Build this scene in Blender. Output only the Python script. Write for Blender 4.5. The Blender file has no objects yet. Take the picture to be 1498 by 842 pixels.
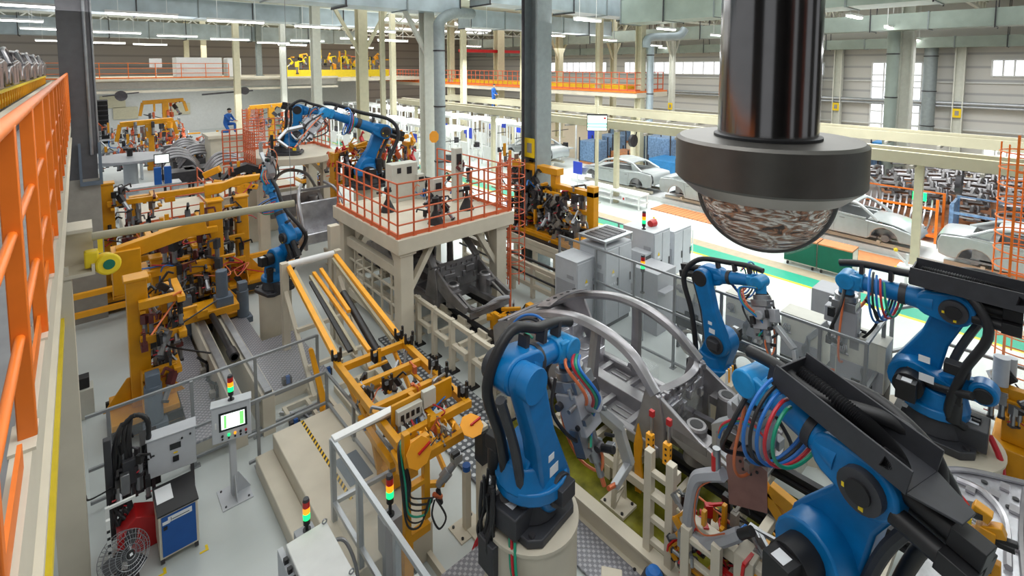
import bpy, math, random
from mathutils import Vector, Matrix
R = random.Random(7)
PI = math.pi
SC = bpy.context.scene
COL = SC.collection

# ---------- the photograph's camera, recovered from its vanishing points ----------
CF, CX, CY, CTH, CH, CA = 723.0, 749.0, 148.0, math.radians(4.15), 6.4, math.radians(41.3)
_fh = Vector((math.sin(CA), math.cos(CA), 0)); _rt = Vector((math.cos(CA), -math.sin(CA), 0))
_fw = _fh*math.cos(CTH) + Vector((0, 0, -math.sin(CTH))); _up = _fh*math.sin(CTH) + Vector((0, 0, math.cos(CTH)))
CAM = Vector((0, 0, CH))
def ray(u, v): return _rt*((u-CX)/CF) + _up*((CY-v)/CF) + _fw
def G(u, v, z=0.0):                       # point of the photo on the level z
    d = ray(u, v); return CAM + d*((z-CH)/d.z)
def X(u, v, x):                           # point of the photo on the plane x
    d = ray(u, v); return CAM + d*(x/d.x)
def Y(u, v, y):
    d = ray(u, v); return CAM + d*(y/d.y)
def V(*a): return Vector(a)

# ---------- materials ----------
def s2l(c): return tuple(((x/255)/12.92 if x <= 10 else (((x/255)+.055)/1.055)**2.4) for x in c)
MT = {}
def mat(name, rgb, rough=.5, metal=0.0, var=.08, nscale=6.0, bump=0.0, emit=None, es=0.0, trans=0.0, alpha=None, spec=None, ior=1.45):
    m = bpy.data.materials.new(name); m.use_nodes = True
    nt = m.node_tree; b = nt.nodes['Principled BSDF']
    c = s2l(rgb)
    b.inputs['Roughness'].default_value = rough
    b.inputs['Metallic'].default_value = metal
    if var > 0:
        tc = nt.nodes.new('ShaderNodeTexCoord'); no = nt.nodes.new('ShaderNodeTexNoise')
        no.inputs['Scale'].default_value = nscale; no.inputs['Detail'].default_value = 5
        cr = nt.nodes.new('ShaderNodeValToRGB')
        cr.color_ramp.elements[0].position = .3; cr.color_ramp.elements[1].position = .7
        cr.color_ramp.elements[0].color = tuple(max(0, x*(1-var*1.6)) for x in c)+(1,)
        cr.color_ramp.elements[1].color = tuple(min(1, x*(1+var)) for x in c)+(1,)
        nt.links.new(tc.outputs['Object'], no.inputs['Vector']); nt.links.new(no.outputs['Fac'], cr.inputs['Fac'])
        nt.links.new(cr.outputs['Color'], b.inputs['Base Color'])
        if bump > 0:
            bp = nt.nodes.new('ShaderNodeBump'); bp.inputs['Strength'].default_value = bump; bp.inputs['Distance'].default_value = .02
            nt.links.new(no.outputs['Fac'], bp.inputs['Height']); nt.links.new(bp.outputs['Normal'], b.inputs['Normal'])
    else:
        b.inputs['Base Color'].default_value = c+(1,)
    if emit:
        b.inputs['Emission Color'].default_value = s2l(emit)+(1,); b.inputs['Emission Strength'].default_value = es
    if trans: b.inputs['Transmission Weight'].default_value = trans; b.inputs['IOR'].default_value = ior
    if alpha is not None: b.inputs['Alpha'].default_value = alpha
    MT[name] = m; return m
mat('cream', (208,200,182), .5, var=.05, nscale=2)
mat('cream2', (172,166,142), .5, var=.05, nscale=2)
mat('greycream', (150,146,138), .6, var=.06)
mat('orange', (236,120,30), .4, var=.05)
mat('rail_orange', (208,100,58), .45, var=.06)
mat('yellow', (214,148,8), .42, var=.08, nscale=4)
mat('yellow2', (246,170,28), .4, var=.04)
mat('mango', (250,168,40), .45, var=.03)
mat('gold', (238,208,30), .45, var=.05)
mat('blue', (0,112,178), .36, var=.09, nscale=5)
mat('blue2', (26,136,198), .4, var=.10, nscale=8)
mat('cabblue', (10,82,160), .5, var=.04)
mat('black', (28,28,31), .5, var=.10)
mat('blackp', (54,55,60), .5, var=.12)
mat('rubber', (30,30,33), .45, var=.0)
mat('darksteel', (74,72,76), .45, .6, var=.15)
mat('steel', (150,152,156), .35, .8, var=.08)
mat('alu', (176,180,184), .35, .6, var=.04)
mat('fencegrey', (148,152,155), .45, .4, var=.04)
mat('biw', (158,156,160), .3, .7, var=.12, nscale=3, bump=.12)
mat('biwdark', (138,136,138), .34, .6, var=.18, nscale=4, bump=.15)
mat('foil', (206,206,212), .24, .7, var=.18, nscale=5, bump=.3)
mat('maroon', (96,44,44), .5, var=.1)
mat('rod', (128,126,126), .15, 1.0, var=.04, nscale=40)
mat('silver', (176,181,182), .28, .4, var=.03)
mat('white', (232,234,234), .5, var=.02)
mat('offwhite', (218,220,218), .5, var=.03)
mat('cabgrey', (190,194,200), .5, var=.03)
mat('cabgrey2', (158,160,166), .5, var=.03)
mat('cabbeige', (196,196,186), .5, var=.03)
mat('motorgrey', (96,108,122), .5, var=.06)
mat('red', (190,26,30), .4, var=.05)
mat('copper', (206,110,70), .35, .4, var=.1)
mat('green', (0,106,84), .5, var=.04)
mat('hosegreen', (20,140,110), .4, var=0)
mat('hosered', (190,40,52), .4, var=0)
mat('hoseorange', (224,120,72), .4, var=0)
mat('hoseblue', (36,110,190), .4, var=0)
mat('duct', (184,198,206), .42, .3, var=.12, nscale=1.2)
mat('ductg', (164,178,170), .5, .15, var=.08, nscale=1.5)
mat('colgrey', (146,156,158), .5, .2, var=.06)
mat('coldark', (92,92,96), .5, .2, var=.08)
mat('colwhite', (214,216,206), .5, var=.04)
mat('colcream', (206,200,172), .5, var=.04)
mat('pit', (122,120,34), .25, .3, var=.5, nscale=3)
mat('brown', (150,110,100), .6, .1, var=.1)
mat('wood', (186,124,82), .6, var=.15)
mat('mats', (214,142,92), .6, var=.08)
mat('binblue', (50,130,190), .5, var=.08)
mat('wrapblue', (110,140,175), .5, var=.25, nscale=9)
mat('signyellow', (240,205,20), .5, var=0)
mat('signblue', (40,70,200), .5, var=0)
mat('paper', (225,228,232), .6, var=0)
mat('dark_glass', (30,34,36), .15, var=0)
mat('skin', (196,150,120), .6, var=0)
mat('cloth_blue', (30,90,170), .8, var=.1)
mat('hair', (25,22,20), .7, var=0)
mat('lamp', (255,255,255), .5, emit=(255,252,245), es=9, var=0)
mat('screen', (230,240,235), .3, emit=(235,248,240), es=1.3, var=0)
mat('screen_green', (120,220,120), .3, emit=(130,220,120), es=.9, var=0)
mat('screen_teal', (150,210,190), .3, emit=(150,215,190), es=.9, var=0)
mat('led_green', (20,220,110), .3, emit=(10,230,110), es=2.2, var=0)
mat('led_amber', (240,160,30), .3, emit=(250,150,20), es=1.2, var=0)
mat('led_red', (150,20,20), .3, emit=(160,10,10), es=.25, var=0)
mat('skylight', (255,255,255), .5, emit=(250,253,255), es=1.3, var=0)
mat('window_glow', (255,255,255), .5, emit=(238,244,255), es=1.7, var=0)
mat('acrylic', (225,235,238), .08, var=0, trans=0, alpha=.09)
mat('glass', (250,250,250), .0, var=0, trans=1.0)
mat('domeglass', (222,214,206), .0, var=0, trans=1.0, ior=1.5)
mat('domemirror', (200,190,184), .06, 1.0, var=0)
mat('gun', (104,102,98), .42, .75, var=.06, nscale=30)
mat('gunlight', (172,166,160), .4, .8, var=.04, nscale=30)
def hatch(name, a, b, scale, kind, rough=.4, metal=.3, bump=.4):
    m = bpy.data.materials.new(name); m.use_nodes = True; nt = m.node_tree; p = nt.nodes['Principled BSDF']
    tc = nt.nodes.new('ShaderNodeTexCoord'); mp = nt.nodes.new('ShaderNodeMapping')
    nt.links.new(tc.outputs['Object'], mp.inputs['Vector'])
    if kind in ('dots', 'check'): mp.inputs['Scale'].default_value = (1, 1, 0)
    if kind == 'dots':
        t = nt.nodes.new('ShaderNodeTexVoronoi'); t.inputs['Scale'].default_value = scale; t.inputs['Randomness'].default_value = 0; out = t.outputs['Distance']
        lo, hi = .28, .33
    elif kind == 'check':
        mp.inputs['Rotation'].default_value = (0, 0, PI/4)
        t = nt.nodes.new('ShaderNodeTexVoronoi'); t.inputs['Scale'].default_value = scale; t.inputs['Randomness'].default_value = 0; t.distance = 'MANHATTAN'; out = t.outputs['Distance']
        lo, hi = .3, .5
    elif kind == 'stripe':
        mp.inputs['Rotation'].default_value = (0, 0, PI/4)
        t = nt.nodes.new('ShaderNodeTexWave'); t.inputs['Scale'].default_value = scale; out = t.outputs['Fac']; lo, hi = .48, .52
    elif kind == 'planks':
        t = nt.nodes.new('ShaderNodeTexWave'); t.bands_direction = 'Y'; t.inputs['Scale'].default_value = scale; out = t.outputs['Fac']; lo, hi = .02, .10
    elif kind == 'ribs':
        t = nt.nodes.new('ShaderNodeTexWave'); t.bands_direction = 'Z'; t.inputs['Scale'].default_value = scale; out = t.outputs['Fac']; lo, hi = .02, .12
    nt.links.new(mp.outputs['Vector'], t.inputs['Vector'])
    cr = nt.nodes.new('ShaderNodeValToRGB'); cr.color_ramp.elements[0].position = lo; cr.color_ramp.elements[1].position = hi
    cr.color_ramp.elements[0].color = s2l(a)+(1,); cr.color_ramp.elements[1].color = s2l(b)+(1,)
    nt.links.new(out, cr.inputs['Fac']); nt.links.new(cr.outputs['Color'], p.inputs['Base Color'])
    p.inputs['Roughness'].default_value = rough; p.inputs['Metallic'].default_value = metal
    if bump:
        bp = nt.nodes.new('ShaderNodeBump'); bp.inputs['Strength'].default_value = bump; bp.inputs['Distance'].default_value = .01
        nt.links.new(out, bp.inputs['Height']); nt.links.new(bp.outputs['Normal'], p.inputs['Normal'])
    MT[name] = m
def swirl(name):  # streak colours imitate surroundings mirrored in the dome
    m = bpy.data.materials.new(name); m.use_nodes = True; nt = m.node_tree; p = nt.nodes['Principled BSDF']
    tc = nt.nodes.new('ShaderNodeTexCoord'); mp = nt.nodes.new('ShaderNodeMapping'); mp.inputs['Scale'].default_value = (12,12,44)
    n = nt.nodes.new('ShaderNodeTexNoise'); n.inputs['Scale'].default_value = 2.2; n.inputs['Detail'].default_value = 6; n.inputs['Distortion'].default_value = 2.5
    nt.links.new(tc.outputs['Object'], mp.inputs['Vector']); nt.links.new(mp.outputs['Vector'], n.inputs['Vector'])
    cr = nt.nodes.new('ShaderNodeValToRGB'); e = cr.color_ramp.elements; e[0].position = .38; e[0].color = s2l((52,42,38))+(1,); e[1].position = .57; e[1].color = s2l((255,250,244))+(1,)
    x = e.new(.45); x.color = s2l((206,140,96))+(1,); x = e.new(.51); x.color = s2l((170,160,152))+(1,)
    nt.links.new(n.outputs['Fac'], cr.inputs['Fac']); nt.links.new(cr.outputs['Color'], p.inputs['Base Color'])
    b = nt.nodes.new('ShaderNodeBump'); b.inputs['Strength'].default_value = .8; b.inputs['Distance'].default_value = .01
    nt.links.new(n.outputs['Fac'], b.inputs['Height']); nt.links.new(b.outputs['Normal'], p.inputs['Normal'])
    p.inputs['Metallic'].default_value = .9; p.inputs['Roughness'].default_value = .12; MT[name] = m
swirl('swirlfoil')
mat('thinclear', (240,240,240), .0, var=0, alpha=.10)
hatch('dots', (190,194,198), (88,92,98), 9, 'dots')
hatch('checker', (176,176,182), (132,132,140), 16, 'check')
hatch('hazard', (235,190,30), (25,25,25), 5, 'stripe', bump=0, metal=0)
hatch('planks', (150,92,58), (222,150,98), 1.6, 'planks', metal=0)
hatch('wallribs', (176,176,176), (208,207,202), .35, 'ribs', metal=0, rough=.6)
hatch('wallbrown', (150,142,136), (176,166,158), .3, 'ribs', metal=0, rough=.6)

# ---------- mesh building ----------
class MB:
    def __init__(s): s.v = []; s.f = []; s.m = []; s.mats = []; s.cur = 0
    def use(s, name):
        if name not in s.mats: s.mats.append(name)
        s.cur = s.mats.index(name); return s
    def _add(s, vs, fs):
        o = len(s.v); s.v += [Vector(p) for p in vs]
        for f in fs: s.f.append([i+o for i in f]); s.m.append(s.cur)
        return s
    def b2(s, x0, x1, y0, y1, z0, z1):
        s.k = getattr(s, 'k', 0)+1; e = (s.k % 23)*.00006; x0 -= e; y0 -= e; z0 -= e; x1 += e; y1 += e; z1 += e
        vs = [(x, y, z) for z in (z0, z1) for y in (y0, y1) for x in (x0, x1)]
        return s._add(vs, [(0,2,3,1), (4,5,7,6), (0,1,5,4), (2,6,7,3), (0,4,6,2), (1,3,7,5)])
    def box(s, c, d, ax=None):             # centre, size, optional axes
        ax = ax or (V(1,0,0), V(0,1,0), V(0,0,1)); c = Vector(c)
        vs = [c+ax[0]*d[0]/2*i+ax[1]*d[1]/2*j+ax[2]*d[2]/2*k for k in (-1,1) for j in (-1,1) for i in (-1,1)]
        return s._add(vs, [(0,2,3,1), (4,5,7,6), (0,1,5,4), (2,6,7,3), (0,4,6,2), (1,3,7,5)])
    def bar(s, p, q, w, h=None, up=None):
        p, q = Vector(p), Vector(q); h = h or w; d = (q-p)
        if d.length < 1e-6: return s
        L = d.length; d.normalize(); up = up or (V(0,0,1) if abs(d.z) < .95 else V(0,1,0))
        a = d.cross(up).normalized(); b = a.cross(d)
        return s.box((p+q)/2, (L, w, h), (d, a, b))
    def cyl(s, p, q, r, r2=None, n=14, caps=True):
        p, q = Vector(p), Vector(q); r2 = r if r2 is None else r2; d = (q-p).normalized()
        a = d.orthogonal().normalized(); b = d.cross(a)
        vs = [p+(a*math.cos(2*PI*i/n)+b*math.sin(2*PI*i/n))*r for i in range(n)]+[q+(a*math.cos(2*PI*i/n)+b*math.sin(2*PI*i/n))*r2 for i in range(n)]
        fs = [(i, (i+1) % n, n+(i+1) % n, n+i) for i in range(n)]
        if caps: fs += [tuple(range(n-1, -1, -1)), tuple(range(n, 2*n))]
        return s._add(vs, fs)
    def tube(s, pts, r, n=8, smooth=True, ribs=0):
        pts = [Vector(p) for p in pts]
        if smooth and len(pts) > 2:
            out = []
            for i in range(len(pts)-1):
                a, b, c, d = pts[max(i-1,0)], pts[i], pts[i+1], pts[min(i+2,len(pts)-1)]
                k = 6 if not ribs else ribs
                for t in range(k):
                    t /= k; out.append(.5*((2*b)+(c-a)*t+(2*a-5*b+4*c-d)*t*t+(3*b-a-3*c+d)*t*t*t))
            out.append(pts[-1]); pts = out
        vs = []; prev = None
        for i, p in enumerate(pts):
            d = (pts[min(i+1, len(pts)-1)]-pts[max(i-1, 0)])
            d = d.normalized() if d.length > 1e-9 else V(0,0,1)
            a = d.orthogonal().normalized() if prev is None else (prev-d*prev.dot(d)).normalized()
            prev = a; b = d.cross(a); rr = r*(1.0 if not ribs or i % 2 else .8)
            if isinstance(r, (list, tuple)): rr = r[0]+(r[1]-r[0])*i/(len(pts)-1)
            vs += [p+(a*math.cos(2*PI*k/n)+b*math.sin(2*PI*k/n))*rr for k in range(n)]
        fs = []
        for i in range(len(pts)-1):
            for k in range(n): fs.append((i*n+k, i*n+(k+1) % n, (i+1)*n+(k+1) % n, (i+1)*n+k))
        fs += [tuple(range(n-1, -1, -1)), tuple(range((len(pts)-1)*n, len(pts)*n))]
        return s._add(vs, fs)
    def prism(s, poly, o, ux, uy, un, th): # 2-D outline extruded both ways along un
        o = Vector(o); n = len(poly)
        ar = sum(poly[i][0]*poly[(i+1) % n][1]-poly[(i+1) % n][0]*poly[i][1] for i in range(n))
        if (ar < 0) != (ux.cross(uy).dot(un) < 0): poly = poly[::-1]
        lo = [o+ux*x+uy*y-un*th/2 for x, y in poly]; hi = [p+un*th for p in lo]
        fs = [tuple(range(n-1, -1, -1)), tuple(range(n, 2*n))]+[(i, (i+1) % n, n+(i+1) % n, n+i) for i in range(n)]
        return s._add(lo+hi, fs)
    def sph(s, c, r, n=12, sz=1.0, z0=-1.0):
        c = Vector(c); m = n//2+1; vs = []; lo = math.asin(max(-1, z0))
        for j in range(m+1):
            t = lo+(PI/2-lo)*j/m
            vs += [c+V(math.cos(t)*math.cos(2*PI*i/n)*r, math.cos(t)*math.sin(2*PI*i/n)*r, math.sin(t)*r*sz) for i in range(n)]
        fs = [(j*n+i, j*n+(i+1) % n, (j+1)*n+(i+1) % n, (j+1)*n+i) for j in range(m) for i in range(n)]
        return s._add(vs, fs)
    def lathe(s, c, prof, n=32):           # prof: (radius, z) bottom to top
        c = Vector(c); vs = []
        for r, z in prof: vs += [c+V(math.cos(2*PI*i/n)*r, math.sin(2*PI*i/n)*r, z) for i in range(n)]
        fs = [(j*n+i, j*n+(i+1) % n, (j+1)*n+(i+1) % n, (j+1)*n+i) for j in range(len(prof)-1) for i in range(n)]
        if prof[0][0] > 1e-4: fs.append(tuple(range(n-1, -1, -1)))
        if prof[-1][0] > 1e-4: fs.append(tuple(range((len(prof)-1)*n, len(prof)*n)))
        return s._add(vs, fs)
    def quad(s, a, b, c, d): return s._add([a, b, c, d], [(0,1,2,3)])
MW = {}
NOSPLIT = {'button','black_cable','white_sticker','label_strip','warning_labels','pressed_rib','hole','door_gap_and_lamp_opening','sticker','warning_label','lit_screen','lit_display','tools','clamp','hose','cage','strap','hoop','interior','cable_bundle','yellow_number_plate','conduit','red_hose','floor_pan','firewall','rear_header','parcel_shelf','seat_pan','cowl','hand','head','wheel','base','wrist','elbow_motor','gun_arm','gun_body','cable','ladder','bed_frame','hazard_tape','cross_tie','post_foot','housing','jig_frame','side_grille','enclosure','grille','side_console','valve_box','weld_gun','screen_bezel','cooling_unit','top_canopy'}
def islands(mb):
    n = len(mb.v); par = list(range(n))
    def f(a):
        while par[a] != a: par[a] = par[par[a]]; a = par[a]
        return a
    for fc in mb.f:
        a = f(fc[0])
        for b in fc[1:]: par[f(b)] = a
    g = {}
    for i, fc in enumerate(mb.f): g.setdefault(f(fc[0]), []).append(i)
    it = []
    for k, fl in g.items():
        vs = {v for i in fl for v in mb.f[i]}; P = [mb.v[v] for v in vs]
        it.append([[min(p[j] for p in P)-.004 for j in range(3)], [max(p[j] for p in P)+.004 for j in range(3)], fl])
    if len(it) > 60: return None
    ch = True
    while ch:
        ch = False
        for i in range(len(it)):
            for j in range(i+1, len(it)):
                a, b = it[i], it[j]
                if all(a[0][k] <= b[1][k] and b[0][k] <= a[1][k] for k in range(3)):
                    it[i] = [[min(a[0][k], b[0][k]) for k in range(3)], [max(a[1][k], b[1][k]) for k in range(3)], a[2]+b[2]]; it.pop(j); ch = True; break
            if ch: break
    return it
def mk(name, mb, parent=None, bevel=0.0, smooth=False, origin=None):
    """links one mesh object; geometry is given in world coordinates. Pieces of a part that stand apart become parts of their own."""
    if parent is not None and name not in NOSPLIT and len(mb.f) < 4000:
        it = islands(mb)
        if it and 2 <= len(it) <= 30:
            o = None
            for _, _, fl in it:
                sub = MB(); sub.mats = list(mb.mats); mp = {}
                for i in fl:
                    for v in mb.f[i]:
                        if v not in mp: mp[v] = len(sub.v); sub.v.append(mb.v[v])
                    sub.f.append([mp[v] for v in mb.f[i]]); sub.m.append(mb.m[i])
                used = sorted(set(sub.m)); sub.mats = [mb.mats[k] for k in used]; sub.m = [used.index(k) for k in sub.m]
                o = mk1(name, sub, parent, bevel, smooth, origin)
            return o
    return mk1(name, mb, parent, bevel, smooth, origin)
def mk1(name, mb, parent=None, bevel=0.0, smooth=False, origin=None):
    if parent is not None: inv = MW[parent.name].inverted()
    else:
        if origin is None:
            xs = [p.x for p in mb.v]; ys = [p.y for p in mb.v]; zs = [p.z for p in mb.v]
            origin = V((min(xs)+max(xs))/2, (min(ys)+max(ys))/2, min(zs))
        inv = Matrix.Translation(-Vector(origin))
    me = bpy.data.meshes.new(name)
    me.from_pydata([tuple(inv @ p) for p in mb.v], [], mb.f)
    for n in (mb.mats or ['cream']): me.materials.append(MT[n])
    me.polygons.foreach_set('material_index', mb.m)
    smooth = True; me.polygons.foreach_set('use_smooth', [True]*len(mb.f))
    me.update()
    if smooth:
        try: me.set_sharp_from_angle(angle=math.radians(38))
        except Exception: pass
    o = bpy.data.objects.new(name, me); COL.objects.link(o)
    if parent is not None: o.parent = parent; MW[o.name] = MW[parent.name]
    else: o.location = origin; MW[o.name] = Matrix.Translation(Vector(origin))
    if bevel:
        b = o.modifiers.new('bevel', 'BEVEL'); b.width = bevel; b.segments = 2; b.limit_method = 'ANGLE'; b.angle_limit = math.radians(35)
    return o
def tag(o, label=None, cat=None, group=None, kind=None):
    if label: o['label'] = label
    if cat: o['category'] = cat
    if group: o['group'] = group
    if kind: o['kind'] = kind
    return o
def thing(name, label, cat, loc, rz=0.0, group=None):
    o = bpy.data.objects.new(name, None); COL.objects.link(o); o.empty_display_size = .1
    o.location = Vector(loc); o.rotation_euler = (0, 0, rz)
    MW[o.name] = Matrix.Translation(Vector(loc)) @ Matrix.Rotation(rz, 4, 'Z')
    return tag(o, label, cat, group)
def one(name, mb, label, cat, group=None, bevel=0.0, smooth=False): return tag(mk(name, mb, None, bevel, smooth), label, cat, group)
def struct(name, mb, bevel=0.0, smooth=False): return tag(mk(name, mb, None, bevel, smooth), kind='structure')
def M(name='cream'): return MB().use(name)
def copy_tree(o, loc, rz, label=None, group=None):
    c = o.copy(); COL.objects.link(c); c.location = Vector(loc); c.rotation_euler = (0, 0, rz)
    if label: c['label'] = label
    if group: c['group'] = group
    def rec(src, dst):
        for ch in list(src.children):
            d = ch.copy(); COL.objects.link(d); d.parent = dst; rec(ch, d)
    rec(o, c); return c
def capsule(p, q, rp, rq, waist=None, n=9):
    """outline round two circles; waist narrows the middle"""
    (x0, y0), (x1, y1) = p, q; a = math.atan2(y1-y0, x1-x0); out = []
    for i in range(n+1):
        t = a+PI/2+PI*i/n; out.append((x0+rp*math.cos(t), y0+rp*math.sin(t)))
    mx, my = (x0+x1)/2, (y0+y1)/2; w = waist if waist else (rp+rq)/2
    out.append((mx+w*math.cos(a-PI/2), my+w*math.sin(a-PI/2)))
    for i in range(n+1):
        t = a-PI/2+PI*i/n; out.append((x1+rq*math.cos(t), y1+rq*math.sin(t)))
    out.append((mx+w*math.cos(a+PI/2), my+w*math.sin(a+PI/2)))
    return out
# ================= the setting =================
m = M('floor_dummy') if 0 else MB()
def floor_mat(name, rgb, rough):
    mm = mat(name, rgb, rough, 0, var=.05, nscale=.9)
floor_mat('floor_grey', (196,203,202), .3); floor_mat('floor_white', (222,230,226), .22)
mat('floor_green', (60,178,146), .35, var=.04); mat('floor_yellow', (236,222,60), .4, var=.04)
mat('floor_tan', (190,176,150), .5, var=.06)
fl = MB()
def strip(mt, x0, x1, y0=-14, y1=62, z=0.0): fl.use(mt).quad(V(x0,y0,z), V(x1,y0,z), V(x1,y1,z), V(x0,y1,z))
strip('floor_grey', -9, 12.4); strip('floor_white', 12.4, 15.55)
strip('floor_yellow', 15.55, 15.68); strip('floor_green', 15.68, 16.35); strip('floor_tan', 16.35, 16.9)
strip('floor_white', 16.9, 25.5); strip('floor_tan', 25.5, 46)
struct('floor', fl)
w = M('wallribs')
w.b2(45, 45.4, -14, 62, 0, 10.6); struct('wall_right', w)
w = M('wallbrown'); w.b2(-9, 45, 61.5, 62, 0, 10.6); struct('wall_far', w)
mat('wall_dark', (70,66,66), .7, var=.1); mat('rust_door', (150,70,48), .6, var=.1)
w = M('wall_dark')  # unseen wall segments and rust panels, added for the rod to reflect
for a, b in ((-9,-5.5), (-1.5,2.2), (9,14), (22,45)): w.b2(a, b, -14.4, -14, 0, 10.6)
w.use('rust_door').b2(-5.5, -3.6, -14.3, -14.05, 0, 9).b2(2.2, 4.4, -14.3, -14.05, 0, 9); w.use('wall_dark').b2(-9.4, -9, -14, -6, 0, 10.6).b2(-9.4, -9, -1, 3, 0, 10.6)
struct('wall_near', w)
w = MB().use('offwhite').b2(-2.5, 26, 57.4, 57.6, 0, 4.6); struct('wall_workshop', w)
# roof: sheet plus glowing strips, added to light the hall from above
mat('roofsheet', (176,182,168), .7, var=.06, nscale=1)
w = M('roofsheet'); w.b2(-9, 45, -14, 62, 10.6, 10.75); struct('ceiling', w)
for i, (y0, y1) in enumerate([(-9,-6.5), (-1,1.5), (7,9.5), (15,17.5), (23,25.5), (31,33.5), (40,42.5), (50,52.5)]):
    w = M('skylight'); w.b2(-6, 40, y0, y1, 10.5, 10.59); struct('window_skylight_%d' % (i+1), w)
# windows in the right wall
def wall_window(i, y0, y1, z0, z1, ny, nz):
    t = thing('window_%d' % i, None, None, (44.9, (y0+y1)/2, z0)); tag(t, kind='structure')
    mk('pane', M('window_glow').b2(44.93, 44.97, y0, y1, z0, z1), t)
    f = M('white')
    for k in range(ny+1):
        y = y0+(y1-y0)*k/ny; f.b2(44.85, 45, y-.05, y+.05, z0, z1)
    for k in range(nz+1):
        z = z0+(z1-z0)*k/nz; f.b2(44.84, 45, y0, y1, z-.05, z+.05)
    mk('window_frame', f, t)
def wy(u): return X(u, 96, 45).y
wall_window(1, wy(1350), wy(1277), 1.2, 6.6, 4, 6)
wall_window(2, wy(1520), wy(1452), 5.7, 6.75, 4, 1)
wall_window(3, wy(1206), wy(1193), 5.6, 6.6, 1, 1)
wall_window(4, wy(1062), wy(946), 5.55, 6.75, 8, 1)
wall_window(5, wy(888), wy(805), 5.55, 6.75, 9, 1)
wall_window(6, wy(930), wy(915), 5.55, 6.75, 2, 1)
wall_window(7, wy(1520), wy(1447), .4, 1.7, 4, 1)
wall_window(8, wy(1199), wy(1189), .4, 2.1, 1, 1)
# wall girts and pipes
for i, (z, th, mt) in enumerate([(3.6,.1,'white'), (5.2,.08,'offwhite'), (7.6,.12,'greycream'), (2.0,.08,'offwhite')]):
    struct('trim_%d' % (i+1), M(mt).b2(44.8, 45, -14, 61.5, z, z+th))
for i, z in enumerate((3.85, 3.62)):
    one('wall_pipe', M('alu').cyl((44.4,-14,z), (44.4,60,z), .09 if i else .13, n=10), 'long %s grey pipe running along the right wall' % ('lower thin' if i else 'upper thick'), 'pipe', smooth=True)
# mezzanine deck on the left, running across the hall
mz = M('cream'); y0 = 44.0
mz.b2(-2.2, 17.6, y0, y0+14, 5.15, 5.45); mz.use('greycream').b2(-2.2, 17.6, y0-.05, y0, 4.75, 5.2); mz.use('cream').b2(-2.2, 17.6, y0-.25, y0+.15, 4.45, 4.62)
mz.use('cream').b2(-2.2, 17.6, y0-.25, y0+.15, 5.3, 5.45)
struct('mezzanine_left', mz)
def guard(name, pts, z0, h, label, mt='rail_orange', sp=1.2, rails=3, r=.022, cat='railing', panel=False, group=None):
    t = thing(name, label, cat, (pts[0][0], pts[0][1], z0), group=group)
    rl = M(mt)
    for (a, b) in zip(pts[:-1], pts[1:]):
        for k in range(rails):
            z = z0+h*(k+1)/rails; rl.cyl((a[0],a[1],z), (b[0],b[1],z), r, n=8)
        rl.b2(min(a[0],b[0])-.006, max(a[0],b[0])+.006, min(a[1],b[1])-.006, max(a[1],b[1])+.006, z0+.01, z0+.1)
    mk('rail', rl, t)
    n = 0
    for (a, b) in zip(pts[:-1], pts[1:]):
        A, B = V(a[0],a[1],0), V(b[0],b[1],0); k = max(1, round((B-A).length/sp))
        for i in range(k+1):
            if i == 0 and n: continue
            n += 1; p = A.lerp(B, i/k)
            if n > 90: continue
            q = M(mt); q.cyl((p.x,p.y,z0), (p.x,p.y,z0+h), r*1.15, n=8); q.box((p.x,p.y,z0+.01), (.09,.09,.02)); mk('post', q, t)
    return t
guard('mezzanine_railing', [(-2, 44.1), (9, 44.1)], 5.45, 1.1, 'orange railing along the front of the far left mezzanine', 'orange', 1.5)
for i, (u, dx) in enumerate([(146,.35), (420,.5)]):
    pass
# mezzanine in the middle of the hall with the orange edge
z = 4.75
mc = M('cream'); mc.b2(25.6, 29, 17.6, 52, z-.35, z-.05); mc.use('orange').b2(25.5, 29, 17.6, 52, z-.05, z+.05)
struct('mezzanine_middle', mc)
guard('mezzanine_railing', [(25.7, 52), (25.7, 17.8), (28.8, 17.8)], z+.05, 1.15, 'orange railing of many posts round the middle mezzanine', 'rail_orange', .6, 3, .03)
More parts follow.
